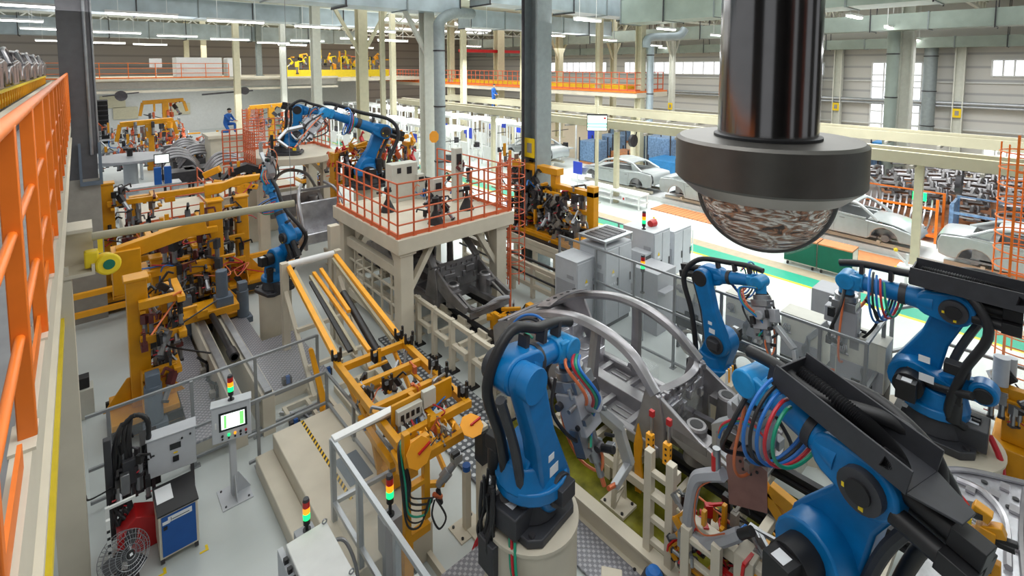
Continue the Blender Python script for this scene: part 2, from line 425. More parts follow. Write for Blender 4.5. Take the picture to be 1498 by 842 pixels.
# ================= roof: ducts, trusses, lamps, columns =================
def duct_x(name, x0, x1, y, z, w, h, label, mt='duct', sp=2.4):
    t = thing(name, label, 'air duct', ((x0+x1)/2, y, z))
    mk('duct_body', M(mt).b2(x0, x1, y-w/2, y+w/2, z, z+h), t)
    n = int((x1-x0)/sp)
    f = M('colgrey')
    for k in range(n+1):
        x = x0+(x1-x0)*k/n; f.b2(x-.03, x+.03, y-w/2-.04, y+w/2+.04, z-.04, z+h+.04)
    mk('flange', f, t); h_ = M('darksteel')
    for k in range(0, n+1, 2):
        x = x0+(x1-x0)*k/n
        for s in (-1, 1): h_.b2(x-.02, x+.02, y+s*(w/2+.06)-.02, y+s*(w/2+.06)+.02, z-.08, 10.6)
        h_.b2(x-.03, x+.03, y-w/2-.1, y+w/2+.1, z-.1, z-.04)
    mk('hanger', h_, t)
def duct_y(name, x, y0, y1, z, w, h, label, mt='ductg', sp=2.4):
    t = thing(name, label, 'air duct', (x, (y0+y1)/2, z))
    mk('duct_body', M(mt).b2(x-w/2, x+w/2, y0, y1, z, z+h), t)
    n = int((y1-y0)/sp); f = M('colgrey')
    for k in range(n+1):
        y = y0+(y1-y0)*k/n; f.b2(x-w/2-.04, x+w/2+.04, y-.03, y+.03, z-.04, z+h+.04)
    mk('flange', f, t); h_ = M('darksteel')
    for k in range(0, n+1, 2):
        y = y0+(y1-y0)*k/n
        for s in (-1, 1): h_.b2(x+s*(w/2+.06)-.02, x+s*(w/2+.06)+.02, y-.02, y+.02, z-.08, 10.6)
    mk('hanger', h_, t)
duct_x('air_duct', -8, 15.2, 31, 8.9, 1.4, 1.35, 'large galvanised square duct crossing above the left mezzanine, nearer and higher one')
duct_x('air_duct', -8, 22, 50, 8.6, 1.4, 1.3, 'galvanised square duct crossing the left bay, farther and lower one')
duct_x('air_duct', -8, 13, 19.0, 8.7, 1.3, .9, 'galvanised square duct nearest the camera, cut by the top of the frame at left')
duct_x('air_duct', 17, 30, 23.5, 8.6, 1.1, 1.0, 'grey green duct leading away right of the middle column', 'duct')
duct_x('air_duct', 13.5, 27, 17.5, 9.1, 1.3, 1.0, 'big ribbed duct at the top between the middle columns and the camera rod', 'duct')
duct_y('air_duct', 33.0, -12, 44, 8.25, 1.2, .85, 'long green grey duct over the lit aisle, in front of the right wall')
duct_y('air_duct', 22.6, -12, 16, 8.6, 1.8, 1.2, 'wide pale duct at the top right corner of the picture')
duct_y('air_duct', 44.0, -12, 55, 7.6, 1.0, .7, 'duct running along the top of the right wall', 'ductg')
# trusses
def truss(y, x0, x1, label):
    t = M('colwhite'); z0, z1 = 9.75, 10.5
    t.b2(x0, x1, y-.09, y+.09, z1-.12, z1); t.b2(x0, x1, y-.09, y+.09, z0, z0+.12)
    n = int((x1-x0)/1.5)
    for k in range(n):
        a = x0+(x1-x0)*k/n; b = x0+(x1-x0)*(k+1)/n; c = (a+b)/2
        t.bar((a,y,z0+.06), (c,y,z1-.06), .09); t.bar((c,y,z1-.06), (b,y,z0+.06), .09)
    one('roof_truss', t, label, 'truss')
for y, lb in zip((-4, 4, 12, 20.5, 29.5, 36, 44, 53), ('nearest the camera, top right', 'second from the camera', 'third from the camera', 'in front of the middle columns', 'behind the middle columns', 'over the front of the left mezzanine', 'over the middle of the mezzanine', 'farthest away')):
    truss(y, -8, 44, 'white steel roof truss %s' % lb)
# tube lamps
lamp_px = [(39,9),(209,22),(346,32),(11,30),(72,43),(172,48),(260,53),(337,58),(84,60),(156,63),(220,65.5),(400,63),(465,40),(428,66),(450,60),(520,57),(530,70),(552,46),(575,60),
  (700,44),(860,30),(975,43),(1050,52),(813,52.5),(890,59),(960,67),(1018,72),(1302,41),(1250,25),(1350,57),(1380,65),(1205,74),(1395,71),(692,68)]
def lamp_name(u, v):
    h = 'far left' if u < 130 else 'left' if u < 300 else 'left centre' if u < 560 else 'centre' if u < 830 else 'right centre' if u < 1100 else 'right'
    return h
import itertools
def lamp_label(i):
    nm = [lamp_name(*q_) for q_ in lamp_px]; mine = sorted([j for j in range(len(nm)) if nm[j] == nm[i]], key=lambda j: lamp_px[j][1]); r_ = mine.index(i)
    od = ('highest','second highest','third highest','fourth highest','fifth highest','sixth highest','seventh highest','eighth highest','ninth highest','tenth highest')
    return 'hanging white tube lamp, %s of those in the %s part of the roof' % (od[r_], nm[i])
for i, (u, v) in enumerate(lamp_px):
    p = G(u, v, 8.35 if v < 58 else 8.1); p.z = 8.35 if v < 58 else 8.1
    L = 2.3 if u < 600 else 1.7
    if p.x > 43.6: p.x = 43.2
    if p.y > 60: p.y = 60
    t = thing('tube_lamp', lamp_label(i), 'lamp', p, group='hanging tube lamps')
    mk('lamp_housing', M('white').b2(p.x-L/2, p.x+L/2, p.y-.1, p.y+.1, p.z+.03, p.z+.12), t)
    mk('lamp_tube', M('lamp').b2(p.x-L/2+.03, p.x+L/2-.03, p.y-.08, p.y+.08, p.z-.03, p.z+.03), t)
    mk('lamp_cord', M('white').b2(p.x-L/3, p.x-L/3+.02, p.y-.01, p.y+.01, p.z+.12, 10.5).b2(p.x+L/3, p.x+L/3+.02, p.y-.01, p.y+.01, p.z+.12, 10.5), t)
# columns
def column(x, y, w, label, mt='colcream', z0=0, z1=10.45, sign=False, d=None, brace=False):
    t = thing('steel_column', label, 'column', (x, y, z0))
    d = d or w; q = M(mt); k = w*.12
    q.b2(x-w/2, x+w/2, y-d/2, y-d/2+k, z0, z1); q.b2(x-w/2, x+w/2, y+d/2-k, y+d/2, z0, z1); q.b2(x-k/2, x+k/2, y-d/2, y+d/2, z0, z1)
    q.b2(x-w/2+k, x+w/2-k, y-d/2+k, y+d/2-k, z0, z1) if w < .4 else None
    mk('shaft', q, t); mk('base_plate', M(mt).b2(x-w*.8, x+w*.8, y-d*.8, y+d*.8, z0, z0+.05), t)
    if sign: mk('yellow_number_plate', M('signyellow').b2(x-w/2-.02, x-w/2, y-.22, y+.22, sign, sign+.6).use('greycream').b2(x-w/2-.03, x-w/2-.02, y-.1, y+.1, sign+.15, sign+.45), t)
    if brace:
        b = M(mt)
        for s in (-1, 1): b.bar((x, y, z1-3.6), (x+s*2.0, y, z1-.1), .16)
        mk('brace', b, t)
    return t
def cu(u, d):                             # floor position seen at column u, d metres ahead
    r = (u-CX)/CF*d; p = _fh*d+_rt*r; return p.x, p.y
def pipe_col(x, y, r, label, mt='colgrey', z0=0, z1=9.0, top=True):
    t = thing('duct_riser', label, 'pipe', (x, y, z0))
    mk('pipe', M(mt).cyl((x,y,z0), (x,y,z1), r, n=18), t, smooth=True)
    c = M('darksteel')
    for z in (2.2, 4.6, 7.0):
        if z0 < z < z1: c.cyl((x,y,z), (x,y,z+.06), r*1.1, n=18)
    mk('clamp_ring', c, t, smooth=True)
x, y = cu(786, 15.4); column(x, y, .62, 'tall grey steel column in the middle, right of the gantry platform, with a yellow plate', 'colgrey', sign=3.55)
mk_ = M('darksteel'); mk_.cyl((x-.42, y+.2, .2), (x-.42, y+.2, 10), .05, n=8).cyl((x-.52, y+.1, .2), (x-.52, y+.1, 10), .035, n=8)
one('conduit_bundle', mk_, 'thin cable conduits climbing the middle grey column', 'conduit')
x, y = cu(625, 22); column(x, y, .5, 'pale steel column left of the round grey riser, behind the gantry railing', 'colwhite', sign=0, brace=True)
x, y = cu(643, 21.4); pipe_col(x, y, .24, 'round blue grey riser pipe on the pale column behind the gantry', 'colgrey', z1=7.9)
one('riser_elbow', M('colgrey').tube([(x,y,7.85), (x+.1,y+.05,8.3), (x+.9,y+.2,8.7), (x+2.2,y+.6,8.8)], .24, 14), 'bent top of the round riser pipe turning into the duct', 'pipe', smooth=True)
colset = [(463,28,.45,'colwhite','white column above the left mezzanine edge, under a tube lamp'),(530,27,.5,'colcream','cream column left of the V-shaped braces'),(415,41,.4,'colwhite','slim white column farther back in the left bay'),(380,45,.42,'colgrey','grey column with white edge in the left bay'),
 (347,38,.42,'colcream','cream column under the left mezzanine beam, beside the blue kneeling worker'),(300,45,.4,'colcream','cream column under the mezzanine, left of the kneeling worker'),(275,47,.4,'colcream','cream column in the workshop below the mezzanine'),(560,26,.22,'colcream','thin cream post among the V braces'),(575,36,.35,'colcream','cream column behind the V braces'),
 (678,37,.36,'colcream','thin cream column between the grey riser and the middle column'),(660,46,.5,'colcream','orange lit column far behind the grey riser'),(730,44,.7,'colcream','broad cream column left of the middle grey column'),(765,36,.3,'colcream','slim cream column touching the middle grey column'),(818,44,.5,'colcream','cream column at the left part of the middle mezzanine'),
 (876,33,.36,'colcream','slim cream column crossing the middle mezzanine railing'),(897,42,.4,'colcream','cream column with V braces behind the middle mezzanine'),(936,31,.46,'colcream','cream column at the end of the middle mezzanine'),(983,45,.42,'colwhite','pale column near the right wall, left of the camera rod')]
for u, d, w_, mt, lb in colset:
    x, y = cu(u, d)
    z0 = 5.45 if (-2 < x < 17.4 and 44 < y < 58) else 0
    column(x, y, w_, lb, mt, z0=z0, sign=(2.4 if u in (660, 983, 730) else 0), brace=(u in (530, 897, 818, 983)))
for u, lb in ((1227,'pale wall column with yellow plate, just right of the camera rod'),(1405,'pale wall column with yellow plate, left of the small right window'),(1062,'pale wall column half hidden by the camera rod')):
    p = X(u, 96, 44.5); column(44.5, p.y, .55, lb, 'colwhite', z1=8.0, sign=3.4-.5)
    if u != 1062: pipe_col(44.2, p.y+1.5, .38, 'grey round pipe riser beside the %s' % ('first' if u == 1227 else 'second')+' pale wall column', 'colgrey', z0=1.6, z1=8.1)
x, y = cu(1325, 27.5); column(x, y, .62, 'big pale green column in front of the tall window', 'colwhite', z1=9.9)
x2, y2 = cu(1304, 27.5); pipe_col(x2, y2, .28, 'grey green round riser beside the big column before the tall window', 'ductg', z1=9.0)
x, y = cu(942, 30.6); pipe_col(x+.5, y-.1, .22, 'silver pipe riser on the cream column at the end of the middle mezzanine', 'duct', z1=7.6)
one('silver_duct_bend', M('duct').tube([(x+.2,y,7.5), (x+.4,y-.1,8.1), (x+2.4,y-.8,8.25), (x+2.9,y-1,8.7)], .26, 12), 'silver bent duct joining the riser by the mezzanine end to the roof duct', 'pipe', smooth=True)
# red crane beam
one('crane_beam', M('red').b2(24, 34, 33.8, 34.1, 7.5, 7.75), 'red overhead crane beam behind the middle grey column', 'beam')
# dark near column at the left, cream below
x, y = cu(112, 12.2)
t = thing('steel_column', 'dark grey H-section column rising beside the walkway at the left', 'column', (x, y, 0))
q = M('coldark'); q.b2(x-.3, x+.3, y-.28, y-.22, 3.6, 10.45); q.b2(x-.3, x+.3, y+.22, y+.28, 3.6, 10.45); q.b2(x-.04, x+.04, y-.22, y+.22, 3.6, 10.45)
q.use('steel').cyl((x+.2, y-.34, 4.2), (x+.2, y-.34, 10.4), .035, n=8).cyl((x+.33, y-.2, 4.2), (x+.33, y-.2, 10.4), .03, n=8)
mk('shaft', q, t); mk('cream_plinth', M('greycream').b2(x-.33, x+.33, y-.31, y+.31, 0, 3.6), t)
fr = M('motorgrey'); fr.b2(x-.05, x+.0, y-.42, y-.36, 3.45, 4.5).b2(x+.32, x+.38, y-.42, y-.36, 3.45, 4.5).b2(x-.05, x+.38, y-.42, y-.36, 3.45, 3.55); mk('cable_frame', fr, t)
# overhead conveyor in front of the lit hall
for nm, xx, z, lb in (('overhead_conveyor', 18.7, 3.55, 'cream overhead conveyor on thin posts over the lit aisle, nearer one'), ('overhead_conveyor', 23.0, 3.65, 'cream overhead conveyor behind the nearer one')):
    t = thing(nm, lb, 'conveyor', (xx, 10, 0)); c = M('cream2')
    c.b2(xx-.45, xx-.3, -8, 34, z, z+.3).b2(xx+.3, xx+.45, -8, 34, z, z+.3).b2(xx-.45, xx+.45, -8, 34, z-.05, z)
    c.b2(xx-.1, xx+.1, -8, 34, z+.3, z+.38)
    mk('track', c, t); r_ = M('greycream')
    for k in range(28): r_.b2(xx-.7, xx+.7, -7.5+k*1.5-.04, -7.5+k*1.5+.04, z-.14, z-.05)
    mk('cross_tie', r_, t)
    for yy in (-5.2, 2.9, 13.9, 23, 32) if xx < 20 else (-2.5, 7, 16, 26):
        mk('post', M('colcream').b2(xx-.1, xx+.1, yy-.1, yy+.1, 0, z), t)
    for k, yy in enumerate((1.9, 9.2, 12.6)) if xx < 20 else ():
        f = M('darksteel'); f.cyl((xx-.5,yy,z-.45), (xx-.5,yy+.12,z-.45), .28, n=16); f.bar((xx-.5,yy,z-.45), (xx-.3,yy,z), .04)
        one('wall_fan', f, 'dark round fan hanging under the overhead conveyor, %s of three' % ('right', 'middle', 'left')[k], 'fan')
# ================= the dome camera on its rod =================
dp = .7
def atd(u, v, d): return CAM + ray(u, v)*d/ (1.0)      # ray() has unit forward depth
pt = atd(1121, 200, dp); pb = atd(1121, 262, dp)
cx, cy = pt.x, pt.y; zt = pt.z; zb = pb.z
RD = .121
t = thing('dome_camera', 'dark metal dome security camera with clear dome hanging on a steel rod in the foreground', 'security camera', (cx, cy, zb))
b = M('gun'); b.lathe((cx,cy,0), [(RD-.003,zb-.0005),(RD,zb+.003),(RD,zt-.004),(RD-.005,zt),(.02,zt+.0005)], 96)
mk('housing', b, t, smooth=True)
b = M('gunlight'); b.lathe((cx,cy,0), [(.094,zb-.018),(.098,zb-.018),(RD-.006,zb-.003),(RD-.004,zb-.0005)], 96); mk('bezel', b, t, smooth=True)
b = M('rod'); b.lathe((cx,cy,0), [(.064,zt),(.064,zt+1.2)], 64); mk('rod', b, t, smooth=True)
b = M('black'); b.lathe((cx,cy,0), [(.069,zt),(.069,zt+.004),(.064,zt+.006)], 64); mk('rod_collar', b, t, smooth=True)
r_ = .0935
def hemi(r, n=24): return [(0.0001,-r)]+[(r*math.sin(a*PI/(2*n)), -r*math.cos(a*PI/(2*n))) for a in range(1, n+1)]
b = M('swirlfoil'); b.lathe((cx,cy,zb-.014), hemi(.085), 72); mk('foil_reflector', b, t, smooth=True)  # inner core, reflections painted into its colour
b = M('thinclear'); b.lathe((cx,cy,zb-.012), hemi(r_)+[(r_, .004)], 72); mk('dome', b, t, smooth=True)
b = M('black'); dv = V(cx,cy,0).normalized(); sd = V(dv.y,-dv.x,0); c0 = V(cx,cy,zb-.014)-dv*.012
b.tube([c0-sd*math.cos(a)*.0862-V(0,0,1)*math.sin(a)*.0862 for a in [PI*k/40 for k in range(41)]], .0032, 8, smooth=False); mk('lens_carrier', b, t, smooth=True)
# ================= walkway at the left =================
wk = M('greycream'); wk.b2(-.95, -.21, -1.5, 43.5, 4.95, 5.08); wk.use('steel').b2(-.95, -.23, -1.5, 43.5, 5.08, 5.1)
wk.use('cream').b2(-.23, -.175, -1.5, 43.5, 4.86, 5.1); wk.use('cream').b2(-.25, -.17, -1.5, 43.5, 4.62, 4.66).b2(-.22, -.2, -1.5, 43.5, 4.66, 4.9)
wk.use('greycream').b2(-2.6, -.95, -1.5, 43.5, 4.9, 5.12); wk.use('darksteel').b2(-1.02, -.95, -1.5, 43.5, 5.1, 5.35); wk.use('cream').b2(-1.25, -1.02, -1.5, 43.5, 5.1, 5.42)
one('walkway', wk, 'raised grey walkway with cream edge beam along the left side', 'walkway')
t = thing('walkway_railing', 'thick orange tube railing in the left foreground', 'railing', (-.19, 2.3, 5.1))
mk('top_rail', M('orange').cyl((-.19,.35,6.2), (-.19,43,6.2), .024, n=16), t, smooth=True)
for z in (5.83, 5.47): mk('middle_rail', M('orange').cyl((-.19,.35,z), (-.19,43,z), .014, n=12), t, smooth=True)
mk('kick_plate', M('orange').b2(-.2, -.188, 2.42, 43, 5.12, 5.2).b2(-.2, -.188, .35, 2.15, 5.12, 5.2), t)
y = .55
for k in range(46):
    p = M('orange'); p.b2(-.215, -.165, y-.022, y+.022, 5.1, 6.2); mk('post', p, t, bevel=.004)
    mk('foot_plate', M('cream').b2(-.235, -.165, y-.09, y+.09, 5.1, 5.112), t); y += .9
# cream column with box head, bottom left
cp = G(133, 842, 0)
zh = 3.90; cx0, cx1, cy0 = -.46, -.17, 7.8
t = thing('cream_column', 'wide cream steel column in the left foreground with an open box head', 'column', (-.31, 7.95, 0))
q = M('cream'); q.b2(cx0, cx1, cy0, cy0+.03, 0, zh); q.b2(cx1-.02, cx1, cy0, cy0+.3, 0, zh); q.b2(cx0, cx0+.02, cy0, cy0+.3, 0, zh); q.b2(cx0,cx1,cy0+.3,cy0+.33,0,3.55); mk('shaft', q, t)
zh = 3.90
q = M('cream'); q.b2(-.42, .05, 7.76, 8.2, zh-.04, zh); q.b2(-.42, .05, 8.17, 8.2, zh, zh+.52); q.b2(-.42, -.39, 7.76, 8.2, zh, zh+.52); q.b2(-.42, .05, 7.76, 8.2, zh+.5, zh+.54); q.b2(.02, .05, 7.76, 8.2, zh, zh+.08); q.b2(-.25,-.19,7.8,7.86,zh,zh+.1); mk('box_head', q, t)
q = M('cream2'); q.cyl((.04, 7.95, 4.28), (2.42, 7.85, 4.28), .052, n=14)
one('handling_rail', q, 'long cream overhead tube running right from the box head of the cream column', 'rail', smooth=True)
one('hanger_wire', M('steel').cyl((2.38,7.86,4.33), (2.38,7.86,10.5), .004, n=6), 'thin wire holding up the right end of the long overhead tube', 'wire')
# ================= bodies in white =================
def arcp(cx, cz, r, a0, a1, n=8): return [(cx+r*math.cos(a0+(a1-a0)*i/n), cz+r*math.sin(a0+(a1-a0)*i/n)) for i in range(n+1)]
def car_parts(root, o, ry, mt='silver', L=4.5, doors=True, skid=True):
    """sedan shell; o floor point under its middle, ry heading angle (front along +x' )"""
    ux = V(math.cos(ry), math.sin(ry), 0); uy = V(0,0,1); un = V(-math.sin(ry), math.cos(ry), 0); o = Vector(o); W = .86
    def P(x, y, z): return o+ux*x+un*y+uy*z
    # side panel outline with wheel arches, below the belt line
    side = [(-2.2,.42),(-2.25,.75),(-2.18,1.0),(-1.55,1.06)]+[(-.9,1.0),(0,.95),(.95,.9),(1.6,.85),(2.1,.72),(2.2,.5),(2.12,.36)]
    side += [(1.78,.36)]+arcp(1.38,.36,.38,0,PI,8)[1:]+[(.9,.28),(-.95,.28)]+arcp(-1.38,.36,.38,0,PI,8)[1:]+[(-2.0,.36)]
    for s in (-1, 1):
        q = M(mt); q.prism(side, P(0, s*(W-.05), 0), ux, uy, un, .1); mk('side_panel', q, root, bevel=.03)
    def sheet(q, curve, hw, crown, th=.03):
        n = 8; rows = []
        pts = []
        for i in range(len(curve)-1):
            p0, p1, p2, p3 = curve[max(i-1,0)], curve[i], curve[i+1], curve[min(i+2,len(curve)-1)]
            for t_ in range(4):
                t_ /= 4; pts.append(tuple(.5*((2*p1[c])+(p2[c]-p0[c])*t_+(2*p0[c]-5*p1[c]+4*p2[c]-p3[c])*t_*t_+(3*p1[c]-p0[c]-3*p2[c]+p3[c])*t_**3) for c in range(2)))
        pts.append(curve[-1])
        for i, (x, z) in enumerate(pts):
            w = hw[0]+(hw[1]-hw[0])*i/(len(pts)-1)
            rows.append([P(x, w*(-1+2*j/n), z+crown*(1-(-1+2*j/n)**2)) for j in range(n+1)])
        o_ = []; fs = []
        for r_ in rows: o_ += r_
        lo = [v-uy*th for v in o_]; N = len(o_); m_ = n+1
        for i in range(len(rows)-1):
            for j in range(n):
                a_, b_, c_, d_ = i*m_+j, i*m_+j+1, (i+1)*m_+j+1, (i+1)*m_+j
                fs += [(a_, b_, c_, d_), (N+a_, N+d_, N+c_, N+b_)]
        for i in range(len(rows)-1): fs += [(i*m_, (i+1)*m_, N+(i+1)*m_, N+i*m_), (i*m_+n, N+i*m_+n, N+(i+1)*m_+n, (i+1)*m_+n)]
        for j in range(n): L_ = (len(rows)-1)*m_; fs += [(j, N+j, N+j+1, j+1), (L_+j, L_+j+1, N+L_+j+1, N+L_+j)]
        q._add(o_+lo, fs)
    h = M(mt); sheet(h, [(.9,.95),(1.4,.93),(1.85,.83),(2.15,.66),(2.24,.48)], (.8,.7), .05); mk('bonnet', h, root, smooth=True)
    h = M(mt); sheet(h, [(-1.5,1.07),(-1.9,1.06),(-2.2,1.0),(-2.28,.8),(-2.26,.5)], (.74,.72), .03); mk('boot_lid', h, root, smooth=True)
    rf = M(mt); sheet(rf, [(.5,1.38),(.2,1.44),(-.2,1.46),(-.6,1.44),(-.95,1.36)], (.6,.6), .05, .05); mk('roof', rf, root, smooth=True)
    for s in (-1, 1):
        pl = M(mt); pl.tube([P(1.2,s*.8,.93), P(.85,s*.7,1.19), P(.5,s*.62,1.38), P(-.2,s*.6,1.46), P(-.95,s*.6,1.38), P(-1.3,s*.68,1.22), P(-1.65,s*.76,1.05)], .055, 8)
        pl.bar(P(-.12,s*.61,1.43), P(-.14,s*.83,.95), .1, .06); pl.prism([(-1.0,1.34),(-1.6,1.05),(-1.1,1.02)], P(0,s*.7,0), ux, uy, un, .06); pl.bar(P(.85,s*.83,.95), P(-1.5,s*.8,1.05), .08, .06)
        mk('window_pillars', pl, root, smooth=True)
    it = M('biwdark'); it.box(P(-.3,0,.36), (2.9,1.5,.06), (ux,un,uy)); it.box(P(.95,0,.7), (.08,1.5,.45), (ux,un,uy)); it.box(P(-1.2,0,.7), (.5,1.5,.5), (ux,un,uy)); it.box(P(1.5,0,.5), (.9,1.0,.25), (ux,un,uy)); mk('interior', it, root)
    d = M('biwdark')
    for s in (-1, 1):
        for a in (-.98, -.1, .93):
            d.bar(P(a, s*(W+.002), .95 if a else .95), P(a+(.1 if a < -.5 else 0), s*(W+.002), .35), .012, .006)
        d.box(P(.15, s*(W+.003), .84), (.16,.012,.03), (ux,un,uy)); d.box(P(-.8, s*(W+.003), .84), (.14,.012,.03), (ux,un,uy))
        d.box(P(2.12, s*.62, .62), (.12,.3,.12), (ux,un,uy)); d.box(P(-2.22, s*.62, .82), (.08,.3,.14), (ux,un,uy))
        d.cyl(P(1.38,s*.5,.36), P(1.38,s*.7,.36), .12, n=12); d.cyl(P(-1.38,s*.5,.36), P(-1.38,s*.7,.36), .12, n=12)
    d.box(P(2.16,0,.45), (.05,1.3,.16), (ux,un,uy)); mk('door_gap_and_lamp_opening', d, root)
    if skid:
        k = M('cream')
        for s in (-1, 1): k.bar(P(-2.1,s*.5,.1), P(2.1,s*.5,.1), .1, .12)
        for a in (-1.2, 1.2): k.bar(P(a,-.7,.2), P(a,.7,.2), .1, .1); k.bar(P(a,-.5,.04), P(a,.5,.04), .1, .08); k.bar(P(a,-.5,.2),P(a,-.5,.32),.08); k.bar(P(a,.5,.2),P(a,.5,.32),.08)
        mk('skid', k, root)
def car(name, label, o, ry, mt='silver', **kw):
    t = thing(name, label, 'car body', o); car_parts(t, o, ry, mt, **kw); return t
# row on the upper conveyor at the left
yk = M('gold'); 
for s in (-1.55, -2.5): yk.b2(s-.06, s+.06, 3, 42, 5.42, 5.52)
yk.use('yellow2')
for k in range(60): yk.b2(-1.54, -1.46, 3+k*.65-.05, 3+k*.65+.05, 5.3, 5.75)
yk.use('gold').b2(-1.52, -1.44, 3, 42, 5.7, 5.76)
one('body_conveyor', yk, 'yellow skid conveyor carrying grey car bodies beside the walkway', 'conveyor')
ry0 = car('car_body', 'nearest grey car body on the yellow conveyor at the upper left, cut by the frame', (-2.35, 18, 5.5), -PI/2, 'biw', skid=False)
for k in range(1, 6):
    copy_tree(ry0, (-2.35, 18+k*4.8, 5.5), 0, ('second', 'third', 'fourth', 'fifth', 'farthest')[k-1]+' grey car body of the row on the yellow conveyor, upper left')
# hall on the right
one('body_track', M('white').b2(20.35, 21.65, -3, 18.2, 0, .19), 'long low white track strip under the silver car bodies', 'track')
car('car_body', 'silver car body seen from behind between slim post and camera rod', (21.0, 15.2, .2), PI*.5, 'silver')
c2 = car('car_body', 'silver car body just right of the glass dome, behind the green carts', (21.0, 5.3, .2), -PI/2-.04, 'silver')
car('car_body', 'white car body with open front at the right edge behind the ladder cage', (20.6, .3, .2), -PI/2, 'silver')
car('car_body', 'silver car body at the left of the glass dome, partly under its rim', (21.0, 10.3, .2), -PI/2, 'silver')
car('car_body', 'far white car body seen between middle column and yellow fixture', (22.0, 22.8, .3), PI*.5, 'silver')
# ================= robots =================
def rp(u, v, base, az):                    # photo point on the vertical plane through base along az -> (reach, height)
    a = V(math.cos(az), math.sin(az), 0); n = V(-a.y, a.x, 0); d = ray(u, v)
    t = (Vector(base)-CAM).dot(n)/d.dot(n); p = CAM+d*t-Vector(base)
    return p.dot(a), p.z
def spot_gun(t, W, dirn, side, k=1.0, body='cabgrey2'):
    """weld gun hanging from the wrist point W; dirn = way it points"""
    dirn = dirn.normalized(); side = side.normalized(); up = dirn.cross(side).normalized()
    g = M('steel'); g.box(W+dirn*.12*k, (.1*k,.26*k,.26*k), (dirn, side, up)); g.cyl(W, W+dirn*.07*k, .13*k, n=16)
    mk('tool_flange', g, t, bevel=.005)
    g = M(body); g.box(W+dirn*.34*k+up*.03*k, (.34*k,.22*k,.24*k), (dirn, side, up)); g.box(W+dirn*.3*k-up*.16*k, (.2*k,.16*k,.12*k), (dirn, side, up)); g.cyl(W+dirn*.3*k+side*.11*k, W+dirn*.3*k+side*.2*k, .07*k)
    mk('gun_transformer', g, t, bevel=.012)
    g = M('steel'); g.cyl(W+dirn*.5*k, W+dirn*.78*k, .07*k, .06*k); g.cyl(W+dirn*.78*k, W+dirn*.92*k, .03*k); g.box(W+dirn*.56*k+up*.12*k, (.22*k,.1*k,.1*k), (dirn, side, up)); mk('servo_cylinder', g, t, smooth=True)
    rg = random.Random(int(abs(W.x*100+W.y*10)))
    for mt_ in ('steel','darksteel','black','alu'):
        g = M(mt_)
        for i_ in range(5):
            c_ = W+dirn*rg.uniform(.05,.75)*k+side*rg.uniform(-.14,.14)*k+up*rg.uniform(-.16,.16)*k
            if i_ % 2: g.box(c_, (rg.uniform(.04,.12)*k, rg.uniform(.04,.1)*k, rg.uniform(.04,.1)*k), (dirn, side, up))
            else: g.cyl(c_, c_+rg.choice((side, up, dirn))*rg.uniform(.06,.14)*k, rg.uniform(.015,.035)*k, n=10)
        mk('gun_fitting', g, t, bevel=.003)
    g = M('hoseorange'); o_ = W+dirn*.5*k; g.tube([W-side*.12*k, o_-side*.26*k, o_+dirn*.3*k-side*.2*k, o_+dirn*.38*k, o_+dirn*.2*k+side*.08*k, o_+dirn*.1*k-side*.05*k], .013*k, 7); mk('hose', g, t, smooth=True)
    g = M('alu'); a = W+dirn*.45*k-up*.18*k
    g.bar(a, a+dirn*.3*k-up*.22*k, .07*k, .12*k, side); g.bar(a+dirn*.3*k-up*.22*k, a+dirn*.62*k-up*.22*k, .06*k, .1*k, side); g.bar(a+dirn*.62*k-up*.22*k, a+dirn*.64*k+up*.06*k, .05*k, .07*k, side)
    mk('gun_arm', g, t, bevel=.008)
    g = M('copper'); g.cyl(a+dirn*.64*k+up*.02*k, a+dirn*.6*k+up*.14*k, .02*k); g.cyl(W+dirn*.9*k, W+dirn*1.0*k, .02*k); mk('electrode', g, t)
    for c, o1, rr in (('hosered', .1, .018), ('hosegreen', .13, .018), ('hoseorange', .02, .014), ('hoseblue', .16, .012)):
        p0 = W+side*(o1)*k-dirn*.1*k
        g = M(c); g.tube([p0, p0+side*.14*k+up*.2*k, p0+side*.2*k+dirn*.25*k+up*.14*k, W+dirn*.42*k+side*(o1*.6)*k-up*.02, W+dirn*.62*k+side*.06*k+up*.1*k], rr*k, 7); mk('hose', g, t, smooth=True)
    g = M('rubber'); g.tube([W-dirn*.1*k-side*.1*k, W-side*.3*k+dirn*.1*k, W-side*.28*k+dirn*.5*k-up*.1*k, W-side*.05*k+dirn*.66*k], .02*k, 7); g.tube([W+up*.2*k, W+up*.34*k+dirn*.2*k, W+up*.2*k+dirn*.5*k, W+dirn*.6*k], .016*k, 7); mk('cable', g, t, smooth=True)
